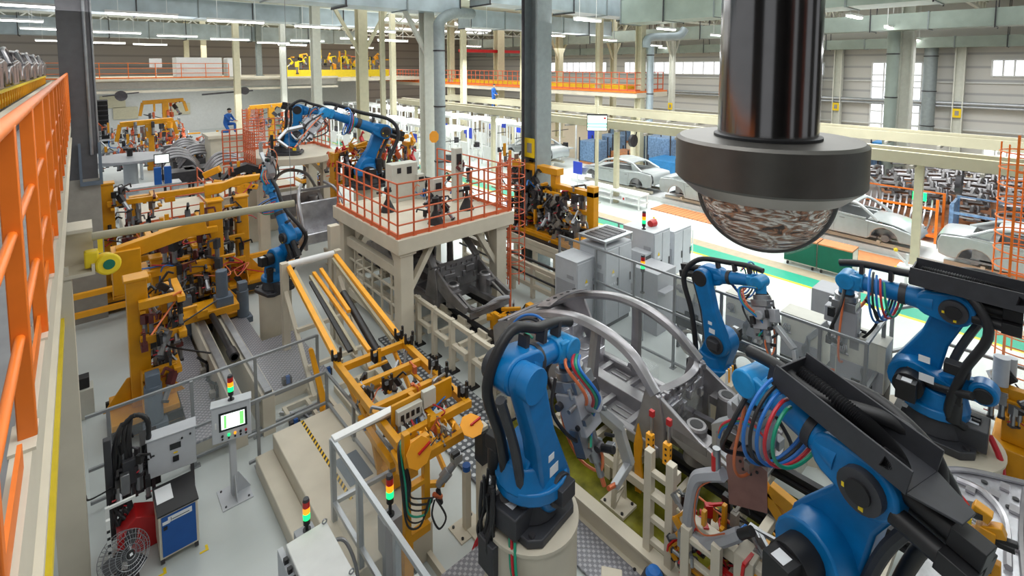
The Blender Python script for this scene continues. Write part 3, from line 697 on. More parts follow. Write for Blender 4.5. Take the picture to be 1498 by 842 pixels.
def robot(label, base, az, S, E, W, T=None, ped=None, pr_=.5, tray=False, k=1.0, gun=True, mt='blue', hose_side=-1, pedname='pedestal', offs=.0, armw=1.0, gundir=None, gunk=1.0, bk=1.0, motors=True, tk=1.0, tsh=-.15, hb=.34):
    a = V(math.cos(az), math.sin(az), 0); n = V(-a.y, a.x, 0); z = V(0,0,1); B = Vector(base)
    P = lambda r, h, s=0.0: B+a*r+z*h+n*s
    t = thing('welding_robot', label, 'robot', B)
    # base casting
    k0 = k; k = k*bk
    q = M('blackp'); oc = [(-.42,-.3),(-.3,-.42),(.3,-.42),(.42,-.3),(.42,.3),(.3,.42),(-.3,.42),(-.42,.3)]
    q.prism([(x*k, y*k) for x, y in oc], P(0,.05*k), a, n, z, .1*k)
    q.cyl(P(0,.1*k), P(0,.34*k), .34*k, .27*k, n=20); q.box(P(-.34*k,.2*k), (.34*k,.4*k,.26*k), (a,n,z))
    mk('base', q, t, bevel=.015)
    q = M('darksteel')
    for x, y in ((-.34,-.3),(.34,-.3),(.34,.3),(-.34,.3)): q.cyl(P(x*k,.1*k,y*k), P(x*k,.13*k,y*k), .035*k, n=8)
    mk('anchor_bolt', q, t); q = M('paper'); q.box(P(-.36*k,.334*k,0), (.12*k,.16*k,.004), (a,n,z)); q.use('signyellow').box(P(.2*k,.22*k,-.3*k), (.12*k,.01,.1*k), (a,n,z)); mk('sticker', q, t)
    k = k0
    # turret
    q = M(mt); q.cyl(P(0,.32*k), P(0,.44*k), .34*k, n=24)
    sx, sh = S
    q.prism(capsule((0,.5*k), (sx,sh), .27*k, .25*k), P(0,0,0), a, z, n, .3*k)
    q.cyl(P(-.05*k,.4*k,0), P(-.05*k,.62*k,0), .3*k, .24*k, n=20)
    mk('turret', q, t, bevel=.02)
    q = M('black'); q.cyl(P(sx,sh,.15*k), P(sx,sh,.34*k), .16*k, n=20); q.box(P(sx,sh,.4*k), (.2*k,.18*k,.24*k), (a,n,z)); q.use('paper').box(P(sx,sh+.122*k,.42*k), (.1*k,.1*k,.004), (a,n,z)); q.use('black'); q.cyl(P(-.2*k,.36*k,.26*k), P(-.2*k,.62*k,.26*k), .08*k, n=14); q.box(P(-.2*k,.67*k,.26*k), (.14*k,.14*k,.14*k), (a,n,z)); mk('drive_motor', q, t, bevel=.01)
    # lower arm
    ex, eh = E
    q = M(mt); q.prism(capsule(S, E, .24*k*armw, .17*k*armw, .145*k*armw), P(0,0,-.17*k), a, z, n, .2*k); mk('lower_arm', q, t, bevel=.035)
    q = M('blackp'); q.cyl(P(sx,sh,-.27*k), P(sx,sh,-.31*k), .17*k*armw, n=24); q.box(P(sx,sh+.02,-.34*k), (.2*k,.1*k,.15*k), (a,n,z)); mk('joint_cover', q, t, bevel=.008)
    q = M('paper'); dx, dh = ex-sx, eh-sh; q.box(P(sx+dx*.2,sh+dh*.2,-.272*k), (.12*k,.004,.09*k), (a,n,z)); q.box(P(sx+dx*.32,sh+dh*.32,-.272*k), (.08*k,.004,.06*k), (a,n,z)); mk('warning_label', q, t)
    q = M('paper'); q.box(P(sx-.1*k,sh-.3*k,.153*k), (.1*k,.004,.08*k), (a,n,z)); q.box(P(sx+.02*k,sh-.36*k,.153*k), (.09*k,.004,.06*k), (a,n,z)); mk('warning_label', q, t)
    # link rod behind
    q = M('blackp'); L = math.hypot(dx, dh); px_, ph = -dh/L, dx/L
    q.tube([P(sx+px_*.3*k, sh+ph*.3*k, -.1*k), P(sx+dx*.5+px_*.24*k, sh+dh*.5+ph*.24*k, -.1*k), P(ex+px_*.26*k, eh+ph*.26*k, -.1*k)], .045*k, 8)
    mk('link_rod', q, t, smooth=True)
    # elbow
    wx, wh = W; ux, uh = wx-ex, wh-eh; UL = math.hypot(ux, uh); ux /= UL; uh /= UL; ud = a*ux+z*uh; un = -a*uh+z*ux
    q = M(mt); q.prism(capsule((ex,eh), (ex+ux*.22*k, eh+uh*.22*k), .2*k*min(1,armw), .16*k), P(0,0,.04*k), a, z, n, .26*k); mk('elbow_housing', q, t, bevel=.03)
    q = M('black')
    for s, o1 in ((.12,.0), (-.04,.02), (.04,.1)) if motors else ():
        c = P(ex,eh,s*k)+un*(o1*1.4-.04)*k; q.cyl(c-ud*.16*k, c-ud*.42*k, .065*k, n=12); q.box(c-ud*.5*k, (.17*k,.13*k,.13*k), (ud,n,un))
    if not motors: q.use(mt)
    q.cyl(P(ex,eh,-.17*k), P(ex,eh,-.29*k), .15*k, n=18); mk('elbow_motor', q, t, bevel=.006)
    q = M('blackp'); q.cyl(P(ex,eh,.17*k), P(ex,eh,.235*k), .14*k, n=22); q.use('black').cyl(P(ex,eh,.235*k), P(ex,eh,.255*k), .08*k, n=18); q.use('gold').box(P(ex+.09*k,eh-.02*k,.237*k), (.03*k,.004,.03*k), (a,n,z)); q.box(P(ex-.02*k,eh-.1*k,.237*k), (.03*k,.004,.03*k), (a,n,z)); mk('elbow_cover', q, t)
    # upper arm and wrist
    Ep = P(ex,eh,.04*k); Wp = P(wx,wh,.04*k); e1 = Ep+ud*.2*k
    q = M(mt); q.cyl(e1, Ep+ud*(UL*.45), .15*k, .125*k, n=20); q.cyl(Ep+ud*UL*.5, Wp-ud*.1*k, .12*k, .10*k, n=20); mk('upper_arm', q, t, smooth=True)
    q = M('blackp'); q.cyl(Ep+ud*UL*.44, Ep+ud*UL*.51, .135*k, n=20); mk('arm_collar', q, t, smooth=True)
    q = M('blue2'); q.cyl(Wp-ud*.14*k, Wp-ud*.04*k, .13*k, n=18); q.box(Wp+n*.1*k, (.24*k,.06*k,.2*k), (ud,n,un)); q.box(Wp-n*.1*k, (.24*k,.06*k,.2*k), (ud,n,un)); q.cyl(Wp-n*.15*k+ud*.06*k, Wp+n*.15*k+ud*.06*k, .115*k, n=18); mk('wrist', q, t, bevel=.015)
    if T is not None: td = (P(T[0],T[1])-Wp)
    else: td = gundir if gundir is not None else (ud*.3-z)
    td = Vector(td).normalized(); w2 = Wp+ud*.06*k
    q = M('blue2'); q.cyl(w2, w2+td*.2*k, .11*k, .09*k, n=18); q.use('blackp').cyl(w2+td*.2*k, w2+td*.24*k, .1*k, n=18); mk('wrist_flange', q, t, smooth=True)
    if gun:
        sd = td.cross(a) if abs(td.cross(a).length) > .3 else n
        spot_gun(t, w2+td*.22*k, td, sd, k*gunk)
    # dress pack
    hs = hose_side*.3*k
    q = M('rubber'); q.tube([P(-.3*k,.3*k,hs*.6), P(sx+px_*(hb+.08)*k,sh+ph*(hb+.08)*k,hs), P(sx+dx*.5+px_*hb*k,sh+dh*.5+ph*hb*k,hs), P(ex+px_*hb*k,eh+ph*.2*k,hs), P(ex,eh,hs*.6)+un*.34*k, Ep+ud*UL*.5+un*.28*k, Wp+un*.26*k-ud*.1*k, Wp+un*.2*k+ud*.16*k], .05*k, 10); mk('cable_hose', q, t, smooth=True)
    q = M('darksteel')
    for f_ in (.25, .6, .9): c = Ep+ud*UL*f_+un*.2*k; q.box(c, (.05*k,.1*k,.14*k), (ud,n,un))
    mk('hose_clamp', q, t)
    for c, o1 in (('hosegreen',.0), ('hosered',.035), ('hoseblue',.07), ('rubber',.1), ('hoseblue',.13)):
        q = M(c); f0 = Ep+ud*UL*.72; r0 = (.2+o1)*k; pts = []
        for i_ in range(11):
            an = -.5+2*PI*.8*i_/10; pts.append(f0+n*(.1*k+r0*math.sin(an)*.9+.1*k)+un*(r0*math.cos(an)-.06*k)+ud*((o1-.06)*1.2-.02*i_)*k)
        q.tube(pts, .014*k, 7); mk('hose_loop', q, t, smooth=True)
    if tray:
        q = M('blackp'); k = k*tk; tl = 1.15*k; c0 = Ep+un*.24*k0+ud*tsh*k
        q.box(c0, (tl,.46*k,.02*k), (ud,n,un)); q.box(c0+n*.23*k+un*.1*k, (tl,.02*k,.22*k), (ud,n,un)); q.box(c0-n*.23*k+un*.1*k, (tl,.02*k,.22*k), (ud,n,un)); q.box(c0+ud*tl*.5+un*.08*k, (.02*k,.46*k,.16*k), (ud,n,un))
        q.prism([(-tl/2,-.23*k),(-tl/2,.23*k),(-tl/2-.3*k,.1*k),(-tl/2-.3*k,-.1*k)], c0, ud, n, un, .02*k); mk('cable_tray', q, t, bevel=.004)
        q = M('rubber'); q.tube([c0+ud*.5*k+un*.1*k-n*.05*k, c0+un*.1*k-n*.04*k, c0-ud*.3*k+un*.1*k+n*.02*k, c0-ud*.46*k+un*.1*k+n*.14*k, c0-ud*.36*k+un*.12*k+n*.2*k], .075*k, 12, ribs=44); mk('corrugated_hose', q, t)
        q = M('rubber'); q.tube([c0+ud*.5*k-n*.3*k, c0+un*.14*k-n*.36*k, c0-ud*.5*k-n*.32*k+un*.05*k, c0-ud*.62*k-un*.3*k-n*.3*k], .06*k, 10); mk('return_hose', q, t, smooth=True)
    k = k0
    if ped is not None:                   # pedestal: bolted under the robot, part of it
        q = M('cream'); q.cyl((B.x,B.y,0), (B.x,B.y,ped-.03), pr_*.97, n=40); q.cyl((B.x,B.y,ped-.04), (B.x,B.y,ped-.002), pr_, n=40); q.cyl((B.x,B.y,0), (B.x,B.y,.03), pr_*1.15, n=40); mk(pedname, q, t, smooth=True)
    return t
def R_(u, v, b, az): return rp(u, v, b, az)
def place(label, base, az, S, E, W, T=None, **kw):
    b = Vector(base)
    return robot(label, b, az, R_(*S, b, az), R_(*E, b, az), R_(*W, b, az), R_(*T, b, az) if T else None, **kw)
# 1: the robot left of the car body
b1 = V(3.62, 3.80, 1.4)
place('big blue robot on a cream round pedestal, middle foreground, left of the bare car frame', b1, .12, (783,690), (748,545), (822,508), None, ped=1.4, pr_=.54, k=1.2, hose_side=.3, hb=.22, armw=.86, gundir=V(.1,-.35,-1), gunk=1.15, bk=.78, motors=False)
# 2: beyond the car body
b2_ = G(1045, 560, .5); b2_ = V(b2_.x, b2_.y, .5)
place('blue robot behind the bare car frame, arm bent forward, in front of the grey fence', b2_, -PI/2-.1, (1058,497), (1035,402), (1105,412), None, ped=.5, pr_=.5, k=.95, hose_side=-1, gundir=V(-.3,-.3,-1), gunk=1.1)
# 3: right, with black tray
b3 = G(1365, 628, .55); b3 = V(b3.x, b3.y, .55)
place('blue robot at the right on a wide cream round base, arm reaching left', b3, PI/2+.02, (1335,548), (1398,448), (1248,408), None, ped=.55, pr_=.85, k=1.25, tray=True, hose_side=1, gundir=V(0,0,-1), gunk=1.1)
# 4: foreground right
b4 = V(4.72, .82, 1.1)
az4 = PI/2-math.radians(15)
b4 = V(4.85, 1.2, .9)
place('nearest blue robot, lower right, with large black cable tray and thick corrugated hose', b4, az4, (1195,800), (1285,700), (1118,560), None, ped=.9, pr_=.5, k=1.2, tray=True, hose_side=-1, gundir=V(.3,.1,-1), armw=1.15, tk=.8, tsh=.3)
# 5: behind the gantry platform, arm folded over it
b5 = V(6.75, 14.6, 2.6)
place('blue robot standing beyond the gantry railing with its black forearm raised to the left', b5, PI*.98, (535,250), (560,192), (478,165), None, ped=2.6, pr_=.45, k=1.2, tray=False, hose_side=1, gundir=V(-.6,-.3,-.5))
# 6: on the far round platform
b6 = V(5.45, 17.9, 3.32)
place('blue robot on the far cream platform, reaching right over it', b6, -.5, (436,196), (437,160), (470,166), None, ped=None, k=.95, gundir=V(-1,.1,-.5))
# 7: slim robot on cream pedestal in the middle left
b7 = G(405, 492, 0); b7 = V(b7.x, b7.y, 1.15)
place('blue robot on a tall cream pedestal between the yellow jigs and the lift, pointing up', b7, PI/2+.3, (405,375), (424,345), (398,275), None, ped=1.15, pr_=.36, k=.85, gundir=V(0,0,1), gunk=.9)
# ================= the bare car frame on the line =================
def smooth_pts(pts, k=5):
    pts = [Vector(p) for p in pts]; out = []
    for i in range(len(pts)-1):
        a, b, c, d = pts[max(i-1,0)], pts[i], pts[i+1], pts[min(i+2,len(pts)-1)]
        for t in range(k):
            t /= k; out.append(.5*((2*b)+(c-a)*t+(2*a-5*b+4*c-d)*t*t+(3*b-a-3*c+d)*t*t*t))
    return out+[pts[-1]]
def band(q, A, B):                         # sheet between two polylines, with thickness
    n = len(A); th = V(0,0,-.02)
    for i in range(n-1):
        q.quad(A[i], A[i+1], B[i+1], B[i]); q.quad(B[i]+th, B[i+1]+th, A[i+1]+th, A[i]+th); q.quad(A[i]+th, A[i+1]+th, A[i+1], A[i]); q.quad(B[i], B[i+1], B[i+1]+th, B[i]+th)
def rail_sec(q, pts, w, h, inw):           # rounded box section along a path, w across, h deep
    pts = smooth_pts(pts); rings = []
    for i, p in enumerate(pts):
        d = (pts[min(i+1,len(pts)-1)]-pts[max(i-1,0)]).normalized(); s = V(inw,0,0); s = (s-d*s.dot(d)).normalized(); u = s.cross(d); u = u if u.z >= 0 or abs(d.z) > .9 else -u
        f = i/(len(pts)-1); ww = w[0]+(w[1]-w[0])*f if isinstance(w, tuple) else w
        rings.append([p+s*(ww*.5*a)+u*(h*.5*b) for a, b in ((-1,-.4),(-.7,.6),(0,1),(.8,.7),(1,-.1),(.6,-1),(-.6,-.9))])
    k = 7; o = []; fs = []
    for r in rings: o += r
    for i in range(len(rings)-1):
        for j in range(k): fs.append((i*k+j, i*k+(j+1) % k, (i+1)*k+(j+1) % k, (i+1)*k+j))
    fs += [tuple(range(k)), tuple(range((len(rings)-1)*k, len(rings)*k))]
    q._add(o, fs)
def bare_body(label, dy, dark=False):
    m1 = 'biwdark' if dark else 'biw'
    t = thing('bare_car', label, 'car body', (6.8, 5.0+dy, .7)); xa, xb = 6.14, 7.42
    def p(x, y, z): return V(x, y+dy, z)
    prof = [(3.8,1.6),(4.2,1.93),(4.6,2.08),(5.0,2.13),(5.4,2.11),(5.8,2.01),(6.2,1.87),(6.6,1.67),(7.05,1.38)]
    for x, s in ((xa, 1), (xb, -1)):
        inn = lambda y: s*.06*min(1, max(0, (y-3.8)/.5))
        q = M(m1); rail_sec(q, [p(x+inn(y), y, z) for y, z in prof], (.2,.24), .14, s); mk('roof_rail', q, t, smooth=True)
        q = M(m1); rail_sec(q, [p(x+s*.06, 4.97, 2.1), p(x+s*.02, 4.98, 1.7), p(x, 5.0, 1.25), p(x, 5.0, .85)], (.13,.22), .18, s)
        q.prism([(4.86+dy,.95),(5.14+dy,.95),(5.2+dy,.78),(4.8+dy,.78)], (x,0,0), V(0,1,0), V(0,0,1), V(1,0,0), .1); mk('centre_pillar', q, t, smooth=True)
        q = M(m1); q.prism([(3.72+dy,1.6),(3.95+dy,1.68),(4.06+dy,1.2),(4.15+dy,.86),(4.9+dy,.84),(4.9+dy,.7),(3.6+dy,.7),(3.62+dy,1.2)], (x,0,0), V(0,1,0), V(0,0,1), V(1,0,0), .09); mk('hinge_pillar', q, t, bevel=.02)
        q = M(m1); q.prism([(3.7+dy,.86),(5.9+dy,.86),(5.95+dy,.68),(3.7+dy,.68)], (x,0,0), V(0,1,0), V(0,0,1), V(1,0,0), .14); mk('sill', q, t, bevel=.03)
        arch = [(6.45+dy+.4*math.cos(PI-PI*i/10), .72+.42*math.sin(PI*i/10)) for i in range(11)]
        q = M(m1); q.prism([(5.78+dy,.7)]+[(5.72+dy,1.25),(6.0+dy,1.32),(6.25+dy,1.75),(6.5+dy,1.74),(6.95+dy,1.42),(7.35+dy,1.3),(7.55+dy,1.1),(7.5+dy,.72)]+arch[::-1], (x,0,0), V(0,1,0), V(0,0,1), V(1,0,0), .07); mk('quarter_panel', q, t, bevel=.02)
        q = M(m1); q.prism([(3.75+dy,1.6),(3.75+dy,1.2),(3.3+dy,1.0),(2.55+dy,.95),(2.5+dy,1.12),(3.1+dy,1.28)], (x+s*.02,0,0), V(0,1,0), V(0,0,1), V(1,0,0), .07); mk('front_apron', q, t, bevel=.015)
        q = M('biwdark'); c = p(x+s*.17, 3.25, 0); q.cyl(V(c.x,c.y,.85), V(c.x,c.y,1.34), .17, .14, n=18); q.box(V(c.x-s*.06,c.y,1.2),(.26,.5,.12)); q.cyl(V(c.x,c.y,1.34), V(c.x,c.y,1.37), .15, .13, n=18); q.use('black').cyl(V(c.x,c.y,1.371), V(c.x,c.y,1.376), .09); mk('strut_tower', q, t, smooth=True)
        q = M(m1); q.bar(p(x+s*.3, 3.7, .85), p(x+s*.3, 2.45, .9), .1, .14); q.bar(p(x+s*.3, 3.7, .85), p(x+s*.35, 4.3, .68), .12, .12); mk('front_rail', q, t, bevel=.01)
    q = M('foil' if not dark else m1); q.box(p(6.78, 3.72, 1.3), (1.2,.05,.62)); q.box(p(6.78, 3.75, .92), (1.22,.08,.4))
    for i in range(7): q.box(p(6.25+i*.17, 3.68, 1.2+.1*(i % 3)), (.09,.05,.14))
    q.box(p(6.5, 3.67, 1.35), (.3,.04,.1)); q.box(p(7.1, 3.67, 1.4), (.25,.05,.16)); mk('firewall', q, t, bevel=.012)
    q = M(m1); A = smooth_pts([p(6.16,3.88,1.62), p(6.5,3.74,1.68), p(6.8,3.7,1.69), p(7.1,3.74,1.68), p(7.4,3.88,1.62)]); B = [v+V(0,-.09,-.035) for v in A]; band(q, A, B); C = [v+V(0,.02,-.13) for v in A]; band(q, C, [v+V(0,-.1,-.01) for v in C])
    for i in range(8): q.box(p(6.26+i*.155, 3.7, 1.58), (.04,.08,.1))
    mk('cowl', q, t)
    # floor, tunnel and cross members
    q = M(m1); q.box(p(6.78, 4.85, .72), (1.24,2.1,.03)); q.prism([(-.16,0),(.16,0),(.11,.2),(-.11,.2)], p(6.78,4.85,.72), V(1,0,0), V(0,0,1), V(0,1,0), 2.1)
    for y in (4.35, 4.9, 5.5):
        for s in (-1, 1): q.box(p(6.78+s*.37, y, .77), (.44,.1,.09))
    for y in (4.1, 4.6, 5.2):
        for s in (-1, 1):
            for k in range(3): q.box(p(6.78+s*(.26+k*.13), y, .74), (.04,.34,.03))
    mk('floor_pan', q, t, bevel=.01)
    q = M('foil' if not dark else m1); q.box(p(6.78, 5.95, .86), (1.24,.5,.3)); q.box(p(6.78, 6.25, 1.15), (1.22,.06,.55)); 
    for s in (-1, 0, 1): q.box(p(6.78+s*.36, 6.2, 1.15), (.26,.06,.4))
    q.cyl(p(6.5,5.93,1.01), p(6.5,5.93,1.04), .12); q.cyl(p(7.06,5.93,1.01), p(7.06,5.93,1.04), .12); mk('seat_pan', q, t, bevel=.02)
    q = M(m1); q.box(p(6.78, 6.55, 1.4), (1.2,.62,.03)); 
    for i in range(5): q.use('black' if i % 2 else m1).box(p(6.4+i*.19, 6.5, 1.418), (.1,.3,.006))
    q.use(m1).box(p(6.78, 7.4, 1.0), (1.26,.07,.55)); q.box(p(6.78, 7.0, .8), (1.2,.8,.04)); q.box(p(6.78, 7.1, 1.36), (1.24,.12,.08)); mk('parcel_shelf', q, t, bevel=.015)
    q = M('biw'); A = smooth_pts([p(6.26,6.1,2.02), p(6.5,6.1,2.07), p(6.78,6.1,2.09), p(7.06,6.1,2.07), p(7.32,6.1,2.02)]); B = [v+V(0,.34,-.13) for v in A]; band(q, A, B)
    for i in range(5): q.use('black').box(p(6.4+i*.18, 6.26, 2.03), (.05,.06,.012), (V(1,0,0), V(0,.93,-.36), V(0,.36,.93)))
    mk('rear_header', q, t)
    q = M(m1); q.tube([p(6.3,2.5,1.02), p(6.5,2.42,1.04), p(7.1,2.42,1.04), p(7.3,2.5,1.02)], .035, 8); q.box(p(6.78,2.48,.9), (1.1,.06,.12)); q.bar(p(6.3,2.5,1.0), p(6.3,3.1,1.22), .05); q.bar(p(7.28,2.5,1.0), p(7.28,3.1,1.22), .05); mk('front_cross_member', q, t, smooth=True)
    return t
bare_body('bare unpainted steel car frame without doors or roof panel, in the centre on the line', 0)
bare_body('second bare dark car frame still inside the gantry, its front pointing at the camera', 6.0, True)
# rear quarter of a third body beyond the gantry with shiny roof bow
t = thing('bare_car', 'shiny silver car frame half hidden left of the gantry platform, front up', 'car body', (5.2, 15.0, 1.0))
q = M('foil'); q.box(V(5.3,14.9,1.9), (1.3,.08,.9)); q.box(V(5.3,14.6,1.4), (1.2,.6,.3)); q.box(V(5.3,15.6,1.1), (1.3,1.6,.1)); mk('bulkhead', q, t, bevel=.03)
q = M('biw'); rail_sec(q, [V(4.7,14.3,1.2), V(4.68,14.6,2.0), V(4.75,15.0,2.55), V(5.0,15.5,2.75)], .1, .1, 1); rail_sec(q, [V(6.0,14.3,1.2), V(6.0,14.6,2.0), V(5.9,15.0,2.55), V(5.7,15.5,2.75)], .1, .1, -1); q.bar((4.8,15.2,2.65), (5.9,15.2,2.65), .1, .06); mk('pillar_frame', q, t, smooth=True)
q = M('biwdark'); q.box(V(4.7,15.1,1.4), (.08,1.7,.6)); q.box(V(6.0,15.1,1.4), (.08,1.7,.6)); mk('side_frame', q, t, bevel=.02)
# ================= conveyor line under the bodies =================
t = thing('line_conveyor', 'long cream line conveyor with black chain rails under the bare car frames', 'conveyor', (6.8, 6, 0))
for x in (6.42, 7.35):
    q = M('black'); q.b2(x-.05, x+.05, -.5, 16, .58, .66); q.b2(x-.09, x+.09, -.5, 16, .5, .55); mk('chain_rail', q, t)
q = M('cream'); 
for x in (5.85, 7.65): q.b2(x-.04, x+.04, -.5, 16, .3, .42)
for k in range(23): q.b2(5.85, 7.65, -.3+k*.72, -.22+k*.72, .36, .48)
mk('bed_frame', q, t)
for k in range(12):
    y = .2+k*1.4
    for x in (5.85, 7.65):
        q = M('cream'); q.b2(x-.05, x+.05, y-.05, y+.05, 0, .3); q.b2(x-.1, x+.1, y-.1, y+.1, 0, .02); mk('leg', q, t)
for k in range(9):
    y = 6.6+k*.75
    q = M('cream'); q.b2(6.2, 6.9, y-.2, y+.2, .48, .6); q.use('black').b2(6.4, 6.7, y-.09, y+.09, .6, .603); q.use('cream').b2(6.25, 6.3, y-.15, y+.15, .6, .72); mk('carrier_block', q, t, bevel=.01)
one('pit_cover', M('pit').b2(5.2, 7.6, 2.3, 6.25, .02, .10).b2(5.2, 5.8, -1, 2.3, .02, .1), 'oily yellow green transparent cover plate beneath the bare car frame', 'floor plate')
q = M('cream'); q.b2(5.08, 5.14, -1, 6.35, 0, .3); q.b2(5.02, 5.2, -1, 6.35, .28, .31); q.b2(5.02,5.2,-1,6.35,0,.02)
one('channel_beam', q, 'cream channel beam on the floor along the near edge of the oily plate', 'beam')
# guard frame with legs, behind the dotted plates
t = thing('leg_guard', 'cream tube frame on dark feet along the line, right of the gantry leg', 'frame', (5.62, 7.6, 0))
q = M('cream')
for z in (1.08, .58): q.b2(5.58, 5.66, 6.4, 9.8, z-.04, z+.04)
mk('rail', q, t)
for y in (9.65, 8.98, 8.3, 7.62, 6.95, 6.42):
    q = M('cream'); q.b2(5.57, 5.67, y-.05, y+.05, .03, 1.14); q.b2(5.5, 5.7, y+.04, y+.1, .55, .7); mk('post', q, t)
    q = M('black'); q.b2(5.5, 5.74, y-.12, y+.12, 0, .03); q.cyl((5.53,y-.08,.03), (5.53,y-.08,.1), .02); q.cyl((5.71,y+.08,.03), (5.71,y+.08,.1), .02); mk('foot', q, t)
q = M('dots'); q.b2(4.98, 5.5, 6.9, 10.4, .01, .05); one('tread_plate', q, 'dark dotted tread plate along the guard frame', 'floor plate')
q = M('dots'); q.b2(4.3, 5.9, 6.35, 6.88, .01, .05); one('tread_plate', q, 'dotted tread plate lying across, above the oily plate corner', 'floor plate')
q = M('dots'); q.b2(4.28, 4.62, 4.9, 6.33, .01, .05); one('tread_plate', q, 'dotted tread plate behind the orange paddle on its post', 'floor plate')
q = M('checker'); q.b2(4.5, 5.0, 2.2, 4.85, .01, .04); one('checker_plate', q, 'grey checker plate between big blue robot and channel beam', 'floor plate')
q = M('checker'); q.b2(2.95, 3.75, 3.9, 4.7, .01, .3); one('checker_plate', q, 'grey checker plate step left of the big blue robot pedestal', 'floor plate')
# twin post fixtures in front of the bodies
def twin_post(x, y, h, label, w=.1):
    t = thing('fixture_post', label, 'fixture', (x, y, 0)); q = M('cream')
    for dy in (-.15, .15): q.b2(x-w/2, x+w/2, y+dy-w/2, y+dy+w/2, 0, h)
    mk('upright', q, t, bevel=.006)
    q = M('cream')
    for k in range(int(h/.3)): q.b2(x-.04, x+.04, y-.12, y+.12, .12+k*.3, .18+k*.3); q.b2(x+.05, x+.14, y-.2, y-.1, .15+k*.3, .27+k*.3)
    mk('rung', q, t, bevel=.004)
    q = M('cream'); q.b2(x-.2, x+.2, y-.28, y+.28, 0, .03); q.use('black')
    for a in (-.15,.15):
        for b in (-.24,.24): q.cyl((x+a,y+b,.03), (x+a,y+b,.05), .02)
    mk('base_plate', q, t)
    return t
t = twin_post(5.15, 3.1, 1.62, 'tall cream twin-post fixture carrying two orange valve blocks, in front of the bare frame')
for i, (u, v, y) in enumerate(((951,648,3.42), (976,663,3.12))):
    p = Y(u, v, y); q = M('yellow2'); q.box(p, (.07,.09,.27)); q.use('black')
    for k in (-1,0,1): q.cyl(p+V(-.036,0,k*.075), p+V(-.041,0,k*.075), .016, n=10); q.cyl(p+V(0,-.046,k*.075), p+V(0,-.05,k*.075), .016, n=10)
    mk('orange_valve_block', q, t, bevel=.008); q = M('steel'); q.cyl(p+V(.03,0,.12), p+V(.03,0,.36), .02); q.use('red').box(p+V(.03,0,.4), (.05,.06,.08)); mk('valve_stem', q, t)
def lattice(x, y, h, label):
    t = thing('lattice_bracket', label, 'bracket', (x, y, 0)); q = M('cream')
    q.b2(x-.16, x+.16, y-.2, y+.2, .1, .14); mk('base_plate', q, t)
    q = M('cream'); z0 = .14
    q.bar((x-.12,y,z0), (x-.05,y,z0+h), .05, .06, V(0,1,0)); q.bar((x+.14,y,z0), (x+.05,y,z0+h), .05, .06, V(0,1,0))
    for k in range(5):
        f = k/5; g = (k+1)/5; q.bar((x-.12+.07*f,y,z0+h*f), (x+.14-.09*g,y,z0+h*g), .035, .05, V(0,1,0)); q.bar((x-.12+.07*g,y,z0+h*g), (x+.14-.09*g,y,z0+h*g), .03, .05, V(0,1,0))
    q.b2(x-.08, x+.08, y-.06, y+.06, z0+h-.12, z0+h+.1); mk('lattice', q, t, bevel=.004)
    q = M('black')
    for a in (-.12,.12):
        for b in (-.15,.15): q.cyl((x+a,y+b,.14), (x+a,y+b,.16), .02)
    mk('bolt', q, t)
lattice(5.55, 4.0, 1.0, 'cream lattice bracket standing on the oily plate, left of the twin post')
lattice(5.5, 5.55, .8, 'cream lattice bracket on the oily plate, right beside the big blue robot arm')
q = M('yellow'); q.prism([(0,0),(.1,.02),(.12,.3),(.08,.55),(.1,.8),(.02,1.05),(-.04,.7),(-.02,.4)], V(5.9,3.95,.15), V(0,-1,0), V(0,0,1), V(1,0,0), .04)
one('rest_arm', q, 'upright yellow rest arm behind the cream lattice bracket', 'bracket', bevel=.005)
# ================= clamps and cluttered fixtures =================
def clamp(name, t, p, d, k=1.0, col=None):
    """pneumatic toggle clamp: body, cylinder, lever, finger"""
    p = Vector(p); d = Vector(d).normalized(); s = d.cross(V(0,0,1)); s = s.normalized() if s.length > .1 else V(1,0,0); u = s.cross(d)
    q = M(col or 'black'); q.box(p, (.09*k,.07*k,.16*k), (d,s,u)); q.bar(p+u*.07*k, p+u*.1*k+d*.2*k, .03*k, .03*k); q.bar(p+u*.1*k+d*.2*k, p+u*.02*k+d*.22*k, .025*k)
    q.use('steel').cyl(p-u*.08*k, p-u*.26*k, .035*k, n=8); q.use('darksteel').box(p-u*.27*k, (.08*k,.08*k,.03*k), (d,s,u)); q.use('hosered').cyl(p-u*.2*k+s*.03*k, p-u*.2*k+s*.08*k, .01*k, n=6)
    return mk(name, q, t)
def clutter(t, lo, hi, n, seed, k=1.0, cols=('black','darksteel','black','maroon','blackp','steel'), yel=True):
    r = random.Random(seed)
    for i in range(n):
        p = V(*(lo[j]+(hi[j]-lo[j])*r.random() for j in range(3))); d = V(r.choice((-1,0,0,1)), r.choice((-1,-1,0,1)), r.choice((0,0,1)))
        if d.length < .5: d = V(0,-1,0)
        clamp('clamp', t, p, d, k*(.7+.7*r.random()), r.choice(cols))
    for i in range(max(2, n//5)):
        p = V(*(lo[j]+(hi[j]-lo[j])*r.random() for j in range(3))); q = M(r.choice(('hosered','rubber','rubber','hoseorange','hoseblue')))
        q.tube([p]+[p+V(r.uniform(-.35,.35), r.uniform(-.35,.35), r.uniform(-.3,.15))*k*(j+1)/2 for j in range(3)], .014*k, 6); mk('hose', q, t, smooth=True)
    if yel:
        q = M('yellow')
        for i in range(max(2, n//4)):
            p = V(*(lo[j]+(hi[j]-lo[j])*r.random() for j in range(3))); a = r.choice((V(1,0,0), V(0,1,0), V(0,0,1))); q.bar(p, p+a*r.uniform(.15,.45)*k, .07*k, .05*k)
        mk('bracket', q, t, bevel=.004)
